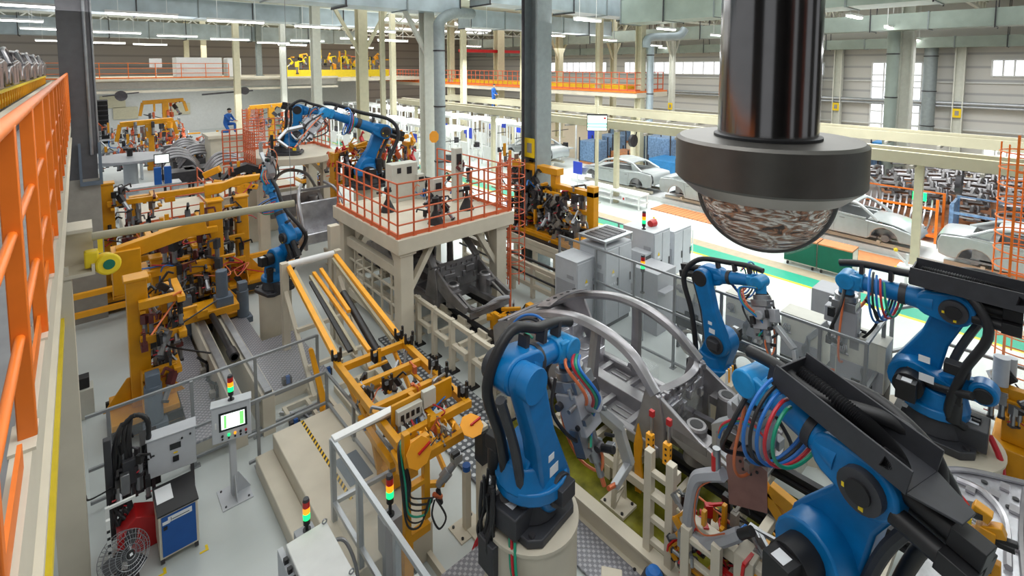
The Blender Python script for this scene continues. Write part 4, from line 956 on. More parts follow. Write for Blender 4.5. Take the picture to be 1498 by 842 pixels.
def jig(name, x, y, h, label, seed, side=1, z0=.1, k=1.0, n=26, arms=((.35,1.3),(.6,1.2),(.85,1.0)), base=True, motor=True, mx=.42):
    t = thing(name, label, 'welding jig', (x, y, z0)); w = .3*k
    q = M('yellow'); q.b2(x-w/2, x+w/2, y-w/2, y+w/2, z0+.3, z0+h); q.b2(x-w/2-.03, x+w/2+.03, y-w/2-.03, y+w/2+.03, z0+h, z0+h+.05); mk('column', q, t, bevel=.01)
    if base:
        q = M('yellow'); q.b2(x-.45*k, x+.5*k, y-.5*k, y+.5*k, z0, z0+.3)
        q.prism([(0,.3),(.48,.3),(.05,.95),(0,.95)], V(x+side*w/2,y-.12,z0), V(side,0,0), V(0,0,1), V(0,1,0), .03); q.prism([(0,.3),(.48,.3),(.05,.95),(0,.95)], V(x,y-w/2,z0), V(0,-1,0), V(0,0,1), V(1,0,0), .03)
        q.prism([(0,.3),(.4,.3),(.05,.8),(0,.8)], V(x-side*w/2,y,z0), V(-side,0,0), V(0,0,1), V(0,1,0), .03); mk('base', q, t, bevel=.01)
        q = M('black'); q.b2(x-.5*k, x+.55*k, y-.56*k, y-.5*k, z0+.05, z0+.2); q.b2(x-.5*k,x+.55*k,y+.5*k,y+.56*k,z0+.05,z0+.2); mk('slide_cover', q, t)
    for f, L in arms:
        q = M('yellow'); z = z0+h*f; x1 = x+side*L*k; q.b2(min(x,x1), max(x,x1), y-.3-.06, y-.3+.06, z-.07, z+.07); q.b2(x1-.06, x1+.06, y-.5, y+.5, z-.05, z+.05); mk('arm', q, t, bevel=.008)
    lo = (min(x, x+side*1.2*k), y-.55, z0+.4); hi = (max(x, x+side*1.2*k), y+.5, z0+h*.95); hi = hi if arms[0][1] > .9 else (x+.65, hi[1], hi[2])
    clutter(t, lo, hi, int(n*1.5), seed, k*1.15)
    if motor:
        q = M('motorgrey'); q.cyl((x+mx*k,y-.6*k,z0+.2), (x+mx*k,y-.6*k,z0+.85), .13*k, n=16); q.box(V(x+mx*k,y-.6*k,z0+.95), (.2*k,.2*k,.22)); q.b2(x+(mx-.17)*k,x+(mx+.18)*k,y-.75*k,y-.45*k,z0+.05,z0+.2); mk('grey_motor', q, t, bevel=.01)
    return t
jig('jig_column', .6, 10.75, 2.55, 'tall yellow jig column nearest the cream column, with a blue grey motor in front', 1, 1, z0=.1, n=22, arms=((.35,.5),(.6,.6),(.85,.6)), mx=.12)
t = jig('jig_column', 2.35, 13.7, 3.0, 'yellow jig column on a triangular gusset base, in the middle of the left jigs', 2, -1, n=30, arms=((.3,1.5),(.55,1.4),(.8,1.3)))
q = M('yellow'); q.prism([(0,0),(.35,.05),(.6,.18),(1.2,.28),(1.25,.42),(.7,.4),(.4,.3),(0,.28)], V(2.25,14.2,3.15), V(.9,-.2,0).normalized(), V(0,0,1), V(.2,.9,0).normalized(), .22); mk('horn_beam', q, t, bevel=.015)
jig('jig_column', .42, 16.6, 3.2, 'yellow jig column farthest left, behind the railed cream platform', 3, 1, n=28, motor=False)
t = jig('jig_column', 1.2, 13.7, 1.9, 'low yellow jig between two taller columns, hung with a yellow tool balancer', 4, 1, n=40, arms=((.5,1.0),(.8,.9)))
jig('jig_column', 3.3, 15.4, 2.6, 'yellow jig column behind the gusset base column, full of dark clamps', 5, -1, n=30, motor=False)
jig('jig_column', 1.6, 15.8, 1.9, 'short yellow jig with A-shaped bracket behind the long cream tube', 9, 1, n=22, motor=False)
# sloping beam of the near jigs
q = M('yellow'); a = Y(172,372,12.2); b = Y(300,326,12.2); q.bar(a, b, .22, .3); q.b2(a.x-.1, a.x+.35, 12.0, 12.5, a.z-.75, a.z+.1); one('jig_beam', q, 'heavy yellow beam just under the long cream tube', 'beam', bevel=.01)
# tool balancer
p = Y(156,385,7.9); t = thing('tool_balancer', 'yellow tool balancer with green disc hanging from the long cream tube', 'balancer', p)
q = M('gold'); q.cyl(p+V(-.02,.12,-.02), p+V(.02,-.12,.02), .13, n=22); q.box(p+V(-.14,0,.1), (.14,.16,.2)); mk('body', q, t, bevel=.02); q = M('green'); q.cyl(p+V(.02,-.12,.02), p+V(.022,-.135,.022), .06, n=16); mk('green_disc', q, t)
q = M('gold'); q.bar(p+V(-.05,0,.15), V(p.x-.05, 7.93, 4.24), .05, .03); mk('hook', q, t)
# guard bars in orange
for z, lb in ((.83,'upper'), (.36,'lower')):
    q = M('yellow2'); q.b2(-.9, 4.9, 15.4, 15.52, z, z+.12); one('guard_bar', q, '%s orange guard bar running across behind the yellow jigs' % lb, 'barrier')
# floor rails and plates between the jigs
for x, lb in ((1.78,'left'), (2.22,'right')):
    q = M('cream'); q.b2(x-.1, x+.1, 8.9, 13.15, 0, .72); q.use('steel').b2(x-.06, x+.06, 8.9, 13.15, .72, .8); one('slide_rail', q, '%s of two long grey slide rails on cream beams, between checker platforms' % lb, 'rail', bevel=.005)
q = M('rubber'); q.cyl((2.0,14.0,.85), (2.0,10.3,.85), .06, n=12); q.use('darksteel').cyl((2.0,10.6,.85),(2.0,10.3,.85),.09,n=12); one('drive_spindle', q, 'dark drive spindle between the two slide rails', 'shaft', smooth=True)
q = M('checker'); q.b2(1.13, 1.62, 9.1, 13.1, .26, .3); q.use('cream').b2(1.15, 1.6, 9.12, 13.08, 0, .26); one('checker_platform', q, 'checker plate walkway left of the slide rails', 'platform')
q = M('checker'); q.b2(2.45, 3.5, 9.6, 11.6, .26, .3); q.b2(2.45,2.8,11.6,13.1,.26,.3); q.use('cream').b2(2.47, 3.48, 9.62, 11.58, 0, .26); one('checker_platform', q, 'checker plate walkway right of the slide rails', 'platform')
q = M('yellow'); q.b2(1.45, 2.55, 12.4, 13.1, .8, .95); q.b2(1.7, 1.9, 12.2, 12.7, .95, 1.1); one('slide_carriage', q, 'yellow carriage on the slide rails, before the gusset base column', 'carriage', bevel=.01)
q = M('motorgrey'); q.cyl((2.25,12.6,.95), (2.25,12.6,1.75), .12, n=16); q.b2(2.1,2.45,12.45,12.8,.92,1.15); one('servo_motor', q, 'upright blue grey motor standing on the yellow carriage', 'motor', bevel=.01)
for i, y in enumerate((9.4, 10.2, 11.1)):
    q = M('black'); q.b2(1.64, 1.68, y-.1, y+.1, .3, .5); q.bar((1.66,y,.5), (1.5,y-.1,.72), .04); q.use('greycream').b2(1.55,1.66,y-.06,y+.06,.3,.4); one('stop_bracket', q, 'small dark stop bracket on the left slide rail, %s' % ('nearest','middle','farthest')[i], 'bracket')
q = M('cabbeige'); p = G(232,500,.2); q.b2(-.35,-.05,11.5,11.8,.0,.55); q.use('black').b2(-.3,-.1,11.55,11.75,.55,.75); one('valve_box', q, 'small cream box with black top standing behind the cream column', 'box', bevel=.01)
# ================= gantry with caged platform =================
X0, X1, Y0, Y1, ZD = 5.05, 8.3, 9.45, 13.0, 2.62
t = thing('gantry_platform', 'cream gantry frame carrying a caged deck with grey control gear over the line', 'platform', ((X0+X1)/2, (Y0+Y1)/2, 0))
q = M('cream'); q.b2(X0, X1, Y0, Y1, ZD-.08, ZD); mk('deck', q, t)
q = M('cream'); q.b2(X0-.04, X1+.04, Y0-.04, Y0+.1, ZD-.32, ZD+.01); q.b2(X0-.04, X1+.04, Y1-.1, Y1+.04, ZD-.32, ZD+.01); q.b2(X0-.04, X0+.1, Y0, Y1, ZD-.32, ZD+.01); q.b2(X1-.1, X1+.04, Y0, Y1, ZD-.32, ZD+.01)
for k in range(1, 5): q.b2(X0, X1, Y0+k*.72-.05, Y0+k*.72+.05, ZD-.28, ZD-.08)
mk('deck_beam', q, t, bevel=.008)
for x, y in ((X0+.22, Y0+.22), (X1-.3, Y0+.22), (X0+.22, Y1-.25), (X1-.3, Y1-.25)):
    q = M('cream'); q.b2(x-.16, x+.16, y-.16, y+.16, 0, ZD-.3); q.b2(x-.24, x+.24, y-.24, y+.24, 0, .04); q.b2(x-.2, x+.22, y-.2, y+.2, ZD-.4, ZD-.3); mk('leg', q, t, bevel=.01)
q = M('cream')
for y in (Y0+.22, Y1-.25):
    q.bar((X0+.35, y, 1.35), (X0+.95, y, ZD-.34), .12, .16, V(0,1,0)); q.bar((X1-.42, y, 1.35), (X1-1.0, y, ZD-.34), .12, .16, V(0,1,0))
q.bar((X0+.22, Y0+.35, 1.75), (X0+.22, Y0+.75, ZD-.34), .12); q.bar((X1-.3, Y0+.35, 1.6), (X1-.3, Y0+.9, ZD-.34), .12)
mk('diagonal_brace', q, t, bevel=.006)
q = M('cream'); q.b2(X0+.14, X0+.3, Y0+.3, Y1-.3, 1.62, 1.85); q.b2(X0+.14, X0+.3, Y0+.3, Y1-.3, .25, .45); q.b2(X1-.36, X1-.22, Y0+.3, Y1-.3, 1.5, 1.66); mk('side_beam', q, t, bevel=.006)
q = M('cream')
for k in range(1, 6): y = Y0+.3+k*.5; q.b2(X0+.2, X0+.24, y-.02, y+.02, .45, 1.62)
for z in (.85, 1.25): q.b2(X0+.2, X0+.24, Y0+.3, Y1-.3, z-.02, z+.02)
mk('side_grille', q, t)
guard('gantry_cage', [(X0+.05, Y1-.1), (X0+.02, Y0+.08), (X1-.05, Y0+.08), (X1-.05, Y1-.1)], ZD, 1.22, 'orange tube cage with a grid of rails round the gantry deck', 'rail_orange', .42, 4, .02)
# things on the gantry deck
def gadget(x, y, z, h, label, seed):
    t = thing('control_post', label, 'machine part', (x, y, z)); q = M('cabbeige'); q.b2(x-.12, x+.12, y-.1, y+.1, z, z+h); q.use('black').b2(x-.08, x+.08, y-.12, y-.1, z+h*.7, z+h*.9); mk('housing', q, t, bevel=.008)
    clutter(t, (x-.3,y-.3,z+.1), (x+.3,y+.2,z+h*.7), 6, seed, .9, yel=False)
gadget(6.55, 10.3, ZD, 1.0, 'small grey post with cables standing on the gantry deck at its front', 21)
gadget(7.8, 11.2, ZD, 1.5, 'tall beige control post on the gantry deck at the right', 22)
gadget(7.2, 12.2, ZD, .7, 'low dark actuator on the gantry deck towards the back right', 23)
q = M('cabbeige'); q.b2(6.35, 7.15, 12.2, 12.6, ZD, ZD+1.05); q.use('black').b2(6.5, 6.62, 12.18, 12.2, ZD+.8, ZD+.95).b2(6.8, 6.95, 12.18, 12.2, ZD+.75, ZD+.95); one('beige_cabinet', q, 'beige electric cabinet on the gantry deck, in front of the orange jig heap', 'cabinet', bevel=.01)
for i, (x, y) in enumerate(((6.3, 9.95), (7.55, 10.4), (5.9, 11.6))):
    q = M('black'); q.lathe((x,y,ZD), [(.2,0),(.16,.1),(.05,.32),(.04,.5),(.09,.52),(.09,.62),(.0001,.66)], 12); q.b2(x-.3,x+.1,y-.03,y+.03,ZD+.5,ZD+.55); one('pin_unit', q, 'small black locating pin unit on the gantry deck, %s' % ('front corner','right','left')[i], 'fixture')
# heap of orange yellow jigs behind the gantry cage
for i, (x, y, w) in enumerate(((6.6, 15.6, 1.2), (8.4, 16.2, 1.4))):
    t = thing('raised_jig', 'orange and black clamp jig raised behind the gantry cage, %s half' % ('left','right')[i], 'welding jig', (x, y, 0))
    q = M('yellow'); q.b2(x-w/2, x+w/2, y-.3, y+.3, 2.6, 2.75); q.b2(x-w/2, x-w/2+.15, y-.2, y+.2, 0, 3.6); q.b2(x+w/2-.15, x+w/2, y-.2, y+.2, 0, 3.6); q.bar((x-w/2,y,3.5), (x+w/2,y,3.8), .14); mk('jig_frame', q, t, bevel=.01)
    clutter(t, (x-w/2,y-.6,2.6), (x+w/2,y+.3,3.9), 34, 31+i, 1.2, cols=('black','darksteel','rail_orange','yellow','red'))
# paddle signs
def octo(w, h, c=.28): return [(-w/2,-h/2+h*c),(-w/2+w*c,-h/2),(w/2-w*c,-h/2),(w/2,-h/2+h*c),(w/2,h/2-h*c),(w/2-w*c,h/2),(-w/2+w*c,h/2),(-w/2,h/2-h*c)]
def paddle(p, ux, uy, w, h, label, stick=True, post=None):
    p = Vector(p); ux = Vector(ux).normalized(); uy = (Vector(uy)-ux*Vector(uy).dot(ux)).normalized(); n = ux.cross(uy)
    if n.dot(CAM-p) < 0: n = -n
    t = thing('target_paddle', label, 'sign', p); mk('plate', M('mango').prism(octo(w,h), p, ux, uy, n, .012), t, bevel=.003)
    if stick: q = M('red'); q.bar(p-ux*.02+n*.02, p+ux*w*.5+uy*h*.12+n*.02, .022); mk('red_rod', q, t)
    if post: q = M('cream'); q.b2(post[0]-.06, post[0]+.06, post[1]-.06, post[1]+.06, 0, post[2]); q.b2(post[0]-.2, post[0]+.2, post[1]-.2, post[1]+.2, 0, .03); q.use('black').bar((post[0],post[1],post[2]), p-n*.02, .05); q.b2(post[0]-.07,post[0]+.09,post[1]-.1,post[1]+.07,post[2]-.5,post[2]-.05); mk('post', q, t)
paddle(Y(690,622,5.1), (1,-.1,.0), (.2,1,.5), .3, .3, 'orange eight-sided paddle with red rod lying flat on a cream post beside the big robot', post=(3.93,5.1,1.5))
paddle(Y(613,662,4.78), (1,.05,.12), (0,.15,1), .31, .34, 'orange eight-sided paddle with red rod standing upright on the yellow lift mast')
paddle(Y(635,200,13.0), (1,0,-.1), (.0,.1,1), .33, .36, 'small orange paddle standing above the jigs behind the gantry cage', stick=False)
# ================= inclined yellow lift =================
t = thing('tilting_lift', 'yellow tilting lift with long inclined orange guide beams and a flat clamp table', 'lift', (3.4, 7, 0))
def incl(u0, v0, u1, v1, x, w, mt):
    a = X(u0, v0, x); b = G(u1, v1, 1.5); q = M(mt); q.bar(a, b, w, w*.9); return q
zf = 1.5
L = (3.0, 7.75); Rr = (4.1, 7.68)
for (xa, xb, ya, yb, za, zb_, w, mt) in ((3.2,3.0,10.9,7.78,2.1,1.55,.09,'yellow2'), (3.66,3.55,10.7,7.75,1.9,1.5,.07,'yellow2'), (3.78,3.68,10.6,8.9,1.98,1.72,.07,'yellow2'), (4.2,4.1,10.85,7.7,2.1,1.55,.09,'yellow2')):
    q = M(mt); q.bar((xa,ya,za), (xb,yb,zb_), w); mk('guide_beam', q, t, bevel=.005)
q = M('cream2'); q.bar((4.12,10.8,2.05), (4.02,7.8,1.48), .05, .08); q.bar((3.3,10.8,2.0), (3.1,7.85,1.45), .05, .08); q.bar((3.55,10.6,1.88), (3.42,8.0,1.42), .05, .08); mk('guide_rail', q, t)
q = M('rubber'); q.bar((3.5,10.4,1.85), (3.36,8.1,1.42), .09, .05); q.cyl((3.86,9.6,1.78), (3.74,7.4,1.2), .07, n=12); mk('lift_cylinder', q, t)
# horizontal clamp table
q = M('yellow')
q.bar((2.98,7.8,zf), (2.9,5.5,zf), .09, .12); q.bar((4.12,7.7,zf), (4.02,5.55,zf), .09, .12)
for y in (7.6, 6.95, 6.35, 5.6): q.bar((2.95,y,zf), (4.08,y-.03,zf), .09, .11)
q.bar((3.5,6.35,zf), (3.5,5.6,zf), .08, .1); q.bar((2.9,6.7,zf-.3), (2.85,5.6,zf-.3), .08, .1); q.bar((3.05,7.2,zf-.25), (4.1,7.15,zf-.25), .07, .09)
mk('table_frame', q, t, bevel=.006)
q = M('yellow'); q.b2(2.98, 3.95, 5.85, 5.89, zf, zf+.3); q.b2(2.8, 3.78, 5.3, 5.37, zf-.25, zf-.13); q.bar((2.85,5.6,zf-.1), (2.85,5.33,zf-.2), .07); q.bar((3.75,5.7,zf-.1), (3.75,5.33,zf-.2), .07); mk('end_plate', q, t, bevel=.005)
q = M('cabbeige'); q.b2(3.02, 3.4, 5.76, 5.84, zf+.04, zf+.24); q.b2(3.42, 3.62, 5.76, 5.84, zf+.1, zf+.34); q.use('black')
for k in range(4): q.b2(3.06+k*.08, 3.11+k*.08, 5.75, 5.76, zf+.1, zf+.18)
mk('valve_box', q, t, bevel=.005)
for x, y in ((3.0,7.8),(4.1,7.72),(4.15,7.45),(3.5,7.4),(3.3,6.6),(4.08,6.55),(4.1,6.3),(4.05,5.7)):
    q = M('black'); q.b2(x-.05,x+.05,y-.05,y+.05,zf,zf+.12); q.b2(x-.09,x-.06,y-.02,y+.02,zf+.06,zf+.24); q.b2(x+.05,x+.08,y-.02,y+.02,zf+.06,zf+.24); q.b2(x-.02,x+.02,y-.1,y-.07,zf+.05,zf+.22); mk('locating_fork', q, t)
clutter(t, (3.0,5.6,zf-.15), (4.0,7.5,zf+.05), 34, 41, .75, cols=('black','greycream','steel','copper','darksteel'))
clutter(t, (3.05,5.35,zf-.15), (3.68,5.7,zf+.05), 22, 42, .5, cols=('copper','greycream','steel','yellow2','yellow'))
# scissor arms and feet
q = M('yellow2'); q.bar((3.05,7.75,1.45), (3.2,6.1,.1), .11, .05, V(1,0,0)); q.bar((3.95,7.7,1.45), (4.0,6.1,.1), .1, .05, V(1,0,0)); q.cyl((3.12,6.1,.15),(3.3,6.1,.15),.14,n=18); mk('scissor_arm', q, t, bevel=.01)
q = M('yellow'); q.bar((3.0,6.6,1.3), (2.95,6.2,.7), .08, .1); q.bar((3.0,6.9,1.3),(3.05,6.3,.75),.07,.1); q.b2(2.95,3.4,5.9,6.3,.55,.75); mk('under_frame', q, t, bevel=.008)
# lone lever
t = thing('lever_arm', 'orange lever standing on its round foot at the back corner of the cream step', 'lever', (3.1, 8.75, 0))
q = M('yellow2'); a = X(455,512,2.95); b = G(476,598,.15); q.prism(capsule((0,0),(0,(a-b).length),.06,.04,.05), b, V(1,0,0), (a-b).normalized(), V(0,1,0), .05); mk('lever', q, t, bevel=.006)
q = M('yellow2'); q.cyl(b+V(0,.06,0), b+V(0,-.06,0), .09, n=16); q.b2(b.x-.08,b.x+.08,b.y-.06,b.y+.06,0,b.z); mk('foot', q, t, bevel=.006)
# vertical mast with weld gun
t = thing('lift_mast', 'yellow rectangular mast hanging cables, with a steel weld gun at its right', 'mast', (2.8, 4.9, 0))
q = M('yellow'); q.b2(2.62,2.7,4.86,4.94,.78,2.15); q.b2(2.88,2.96,4.86,4.94,.95,2.0); q.b2(2.62,2.96,4.86,4.94,.78,.88); q.b2(2.62,2.96,4.86,4.94,1.9,2.0); q.b2(2.62,2.96,4.86,4.94,1.42,1.48); mk('mast_frame', q, t, bevel=.006)
q = M('yellow'); q.bar((2.95,4.9,1.35), (3.15,4.85,1.28), .06); q.b2(2.6,2.72,4.86,4.94,.0,.8); mk('bracket', q, t, bevel=.004)
q = M('steel'); q.cyl((3.05,4.85,1.3), (3.3,4.8,1.52), .045, n=12); q.cyl((3.12,4.84,1.36), (3.2,4.82,1.43), .065, n=12); q.box(V(3.3,4.8,1.56), (.12,.1,.1)); q.use('black').cyl((3.06,4.85,1.25), (3.1,4.85,1.05), .03); q.box(V(3.28,4.79,1.62), (.1,.06,.06)); q.use('copper').cyl((3.0,4.85,1.22), (3.1,4.84,1.14), .03); mk('weld_gun', q, t, bevel=.004)
for k in range(6):
    q = M(('rubber','rubber','hosegreen','rubber','rubber','rubber')[k]); x = 2.6+k*.012; q.tube([(x+.3,5.3,1.75), (x+.02,5.0,1.95), (x-.04+k*.01,4.82,1.6), (x+.02,4.82,1.1+k*.06), (x+.18+k*.02,4.8,1.0+k*.05), (x+.3,4.8,1.25)], .012 if k % 2 == 0 else .009, 8); mk('cable', q, t, smooth=True)
q = M('rubber'); q.tube([(3.0,4.8,1.2), (3.1,4.74,.95), (3.0,4.74,.86), (2.93,4.78,1.05), (2.98,4.8,1.2)], .012, 6); mk('cable_loop', q, t, smooth=True)
# roller frame at the top of the lift
t = thing('roller_frame', 'cream A-frame with white cross roller at the top of the orange guide beams', 'frame', (3.7, 10.9, 0))
q = M('white'); q.cyl((3.2,10.95,2.12), (4.2,10.95,2.12), .075, n=14); mk('roller', q, t, smooth=True)
q = M('cream')
for x in (3.12, 4.28): q.b2(x-.07, x+.07, 10.85, 11.0, 0, 2.2); q.bar((x,10.9,1.6), (x,9.3,.06), .08); q.bar((x,9.3,.05), (x,11,.05), .08)
q.bar((3.12,10.2,1.0), (4.28,10.2,1.0), .08); q.bar((3.12,9.6,.5), (4.28,9.6,.5), .08); q.b2(4.2,4.42,11.1,11.3,0,2.7); mk('stand', q, t, bevel=.005)
# ================= fences, step, panels at the lower left =================
def stack_light(p, label, h=.3, k=1.0, stem=.08):
    p = Vector(p); t = thing('signal_tower', label, 'signal light', p)
    q = M('black'); q.cyl(p, p+V(0,0,.015), .035*k, n=14); q.cyl(p, p+V(0,0,stem), .014*k, n=10); q.cyl(p+V(0,0,stem), p+V(0,0,stem+.05*k), .03*k, n=16); mk('stem', q, t, smooth=True)
    z = stem+.05*k
    for nm, mt in (('green_lens','led_green'), ('amber_lens','led_amber'), ('red_lens','led_red')):
        q = M(mt); q.cyl(p+V(0,0,z), p+V(0,0,z+.055*k), .031*k, n=16); mk(nm, q, t, smooth=True); z += .056*k
    q = M('blackp'); q.cyl(p+V(0,0,z), p+V(0,0,z+.025*k), .03*k, .024*k, n=16); mk('cap', q, t, smooth=True)
    return t
def fence(label, pts, h, mid, mt='fencegrey', glass=True, sp=None, posts=None, r=.02):
    t = thing('safety_fence', label, 'fence', (pts[0][0], pts[0][1], 0))
    q = M(mt)
    for a, b in zip(pts[:-1], pts[1:]):
        for z in (h, mid) if mid else (h,): q.bar((a[0],a[1],z), (b[0],b[1],z), r*2, r*2)
        q.bar((a[0],a[1],.12), (b[0],b[1],.12), r*2, r*2)
    mk('rail', q, t, bevel=.003)
    if glass:
        for a, b in zip(pts[:-1], pts[1:]):
            A, B = V(a[0],a[1],0), V(b[0],b[1],0); n = (B-A).cross(V(0,0,1)).normalized()*.003
            g = M('acrylic'); g.box((A+B)/2+V(0,0,(h+.14)/2), ((B-A).length, .006, h-.16), ((B-A).normalized(), n.normalized(), V(0,0,1))); mk('clear_panel', g, t)
    for p in posts:
        q = M(mt); q.b2(p[0]-r*1.1, p[0]+r*1.1, p[1]-r*1.1, p[1]+r*1.1, 0, h+.01); q.b2(p[0]-.07, p[0]+.07, p[1]-.05, p[1]+.05, 0, .012); mk('post', q, t)
    return t
ya = 9.0
fence('grey tube fence with clear panels behind the operator panel, from cream column to lift', [(-.15,ya),(3.1,ya)], 1.42, .62, posts=[(.1,ya),(1.12,8.95),(2.05,ya),(3.1,ya)])
fence('low grey rail round the back of the cream step', [(1.75,8.3),(3.0,8.3),(3.02,5.9)], 1.1, .55, posts=[(1.9,8.3),(3.0,8.3),(3.01,7.2),(3.02,6.0)], glass=False)
fence('aluminium framed clear guard in the middle foreground, cut by the bottom edge', [(3.05,6.0),(2.24,6.05),(2.24,2.6)], 1.6, .75, mt='alu', posts=[(2.24,6.05),(2.24,5.25),(2.24,4.35),(2.24,3.4),(3.05,6.0)], r=.028)
q = M('white'); q.box(V(2.66,6.02,1.63), (.85,.12,.04)); one('top_shelf', q, 'flat white bar capping the aluminium guard beside the yellow lift', 'shelf', bevel=.004)
# step
t = thing('cream_step', 'two-level cream step platform with a yellow and black tape edge', 'platform', (2.6, 7, 0))
q = M('cream'); q.b2(2.08, 3.2, 5.2, 8.2, 0, .5); mk('upper_step', q, t, bevel=.012)
q = M('cream'); q.b2(1.82, 2.08, 5.2, 8.2, 0, .25); mk('lower_step', q, t, bevel=.012)
q = M('hazard'); q.b2(2.51, 2.56, 6.2, 8.19, .5, .502); mk('hazard_tape', q, t)
q = M('motorgrey'); q.b2(2.6, 2.95, 6.4, 7.0, .5, .504); mk('grey_mat', q, t)
# operator panel
def panel_box(t, p, w, h, d, rz, tilt=.0, mt='cabgrey'):
    ax = (V(math.cos(rz), math.sin(rz), 0),); n = V(-math.sin(rz), math.cos(rz), 0); up = V(0,0,1)*math.cos(tilt)+n*math.sin(tilt); nn = n*math.cos(tilt)-V(0,0,1)*math.sin(tilt)
    A = (ax[0], nn, up); q = M(mt); q.box(p, (w,d,h), A); q.box(Vector(p)+up*(h/2+.01), (w+.03,d+.04,.02), A); mk('enclosure', q, t, bevel=.008); return A
p = Y(339,612,7.95); rz = -.22
t = thing('operator_panel', 'grey operator panel with lit screen and buttons on a single post with gusseted foot', 'control panel', (p.x, p.y, 0))
A = panel_box(t, p, .5, .5, .2, rz, .15)
f = p-A[1]*.102
q = M('dark_glass'); q.box(f+A[0]*.02+A[2]*.03, (.36,.008,.26), A); mk('screen_bezel', q, t, bevel=.003)
q = M('screen'); q.box(f+A[0]*.02+A[2]*.03-A[1]*.006, (.3,.006,.2), A); q.use('screen_green').box(f-A[0]*.08+A[2]*.03-A[1]*.0095, (.03,.002,.18), A); q.box(f+A[0]*.13+A[2]*.03-A[1]*.0095, (.05,.002,.18), A); mk('lit_screen', q, t)
for i, (c, dx) in enumerate((('black',-.12),('led_green',-.04),('led_amber',.04),('black',.11),('red',.18))):
    q = M(c); o_ = f+A[0]*dx-A[2]*.16; q.cyl(o_, o_-A[1]*.02, .016, n=12); q.use('black').cyl(o_-A[2]*.045, o_-A[2]*.045-A[1]*.012, .013, n=10); mk('button', q, t)
q = M('offwhite'); q.box(f-A[0]*.2+A[2]*.0, (.02,.004,.08), A); mk('white_label', q, t)
q = M('cabgrey'); q.b2(p.x-.04, p.x+.04, p.y-.02, p.y+.08, .01, p.z-.2); mk('post', q, t, bevel=.004)
q = M('cabgrey'); q.b2(p.x-.2, p.x+.2, p.y-.22, p.y+.22, 0, .015); q.prism([(0,0),(.18,0),(.02,.32),(0,.32)], V(p.x+.04,p.y+.02,.015), V(1,0,0), V(0,0,1), V(0,1,0), .012); q.prism([(0,0),(.18,0),(.02,.32),(0,.32)], V(p.x,p.y-.02,.015), V(0,-1,0), V(0,0,1), V(1,0,0), .012); mk('foot_plate', q, t)
q = M('darksteel')
for a in (-.15,.15):
    for b in (-.17,.17): q.cyl((p.x+a,p.y+b,.015), (p.x+a,p.y+b,.03), .014, n=8)
mk('bolt', q, t)
stack_light(p+A[2]*.27+V(0,0,.0), 'lit signal tower standing on the operator panel', k=1.25)
# wall box on legs
p = Y(252,655,8.2); t = thing('switch_box', 'light grey switch box with sloped lid between the black hose bundle and the operator panel', 'electrical box', (p.x, p.y, 0)); A = panel_box(t, p, .56, .5, .25, -.12, .12); f = p-A[1]*.128
q = M('dark_glass'); q.box(f+A[2]*.08+A[0]*.04, (.13,.006,.08), A); q.use('signyellow').box(f+A[0]*.04-A[2]*.01, (.05,.004,.02), A); q.use('black').box(f+A[0]*.04-A[2]*.09, (.07,.03,.07), A); q.cyl(f+A[0]*.12+A[2]*.16, f+A[0]*.12+A[2]*.16-A[1]*.02, .012); q.cyl(f+A[0]*.22+A[2]*.18, f+A[0]*.22+A[2]*.18-A[1]*.02, .012); mk('meter_and_switch', q, t)
q = M('darksteel'); q.b2(p.x-.25, p.x-.21, p.y, p.y+.05, 0, p.z-.2); q.b2(p.x+.21, p.x+.25, p.y, p.y+.05, 0, p.z-.2); mk('leg', q, t)
# blue cabinet
t = thing('tool_cabinet', 'wooden framed tool cabinet with blue door and black top, on castors', 'cabinet', (.72, 7.65, 0))
q = M('cream'); q.b2(.5, .93, 7.36, 7.92, .1, .68); mk('body', q, t, bevel=.006)
q = M('black'); q.b2(.49, .94, 7.35, 7.93, .68, .7); mk('worktop', q, t)
q = M('cabblue'); q.b2(.53, .90, 7.35, 7.36, .13, .66); mk('blue_door', q, t)
q = M('paper'); q.b2(.6, .86, 7.345, 7.349, .57, .64); q.b2(.54, .62, 7.345, 7.349, .56, .6); q.use('black').b2(.64, .83, 7.343, 7.345, .592, .6); q.b2(.63, .635, 7.343, 7.345, .58, .63); q.b2(.55,.59,7.34,7.349,.49,.53); mk('label_strip', q, t)
for x in (.53, .9):
    for y in (7.42, 7.86): q = M('darksteel'); q.cyl((x-.02,y,.05), (x+.02,y,.05), .05, n=14); q.b2(x-.03,x+.03,y-.03,y+.03,.08,.1); mk('castor', q, t)
q = M('paper'); q.box(V(.6,7.72,.703), (.18,.3,.003)); one('paper_sheet', q, 'sheet of paper on the black top of the blue tool cabinet', 'paper')
for x, lb in ((.5,'left'),(.96,'right')): q = M('signyellow'); q.b2(x-.05,x+.05,7.24,7.27,.001,.004); q.b2(x+.02,x+.05,7.24,7.34,.001,.004); one('floor_mark', q, 'yellow tape corner on the floor at the %s castor of the blue cabinet' % lb, 'floor mark')
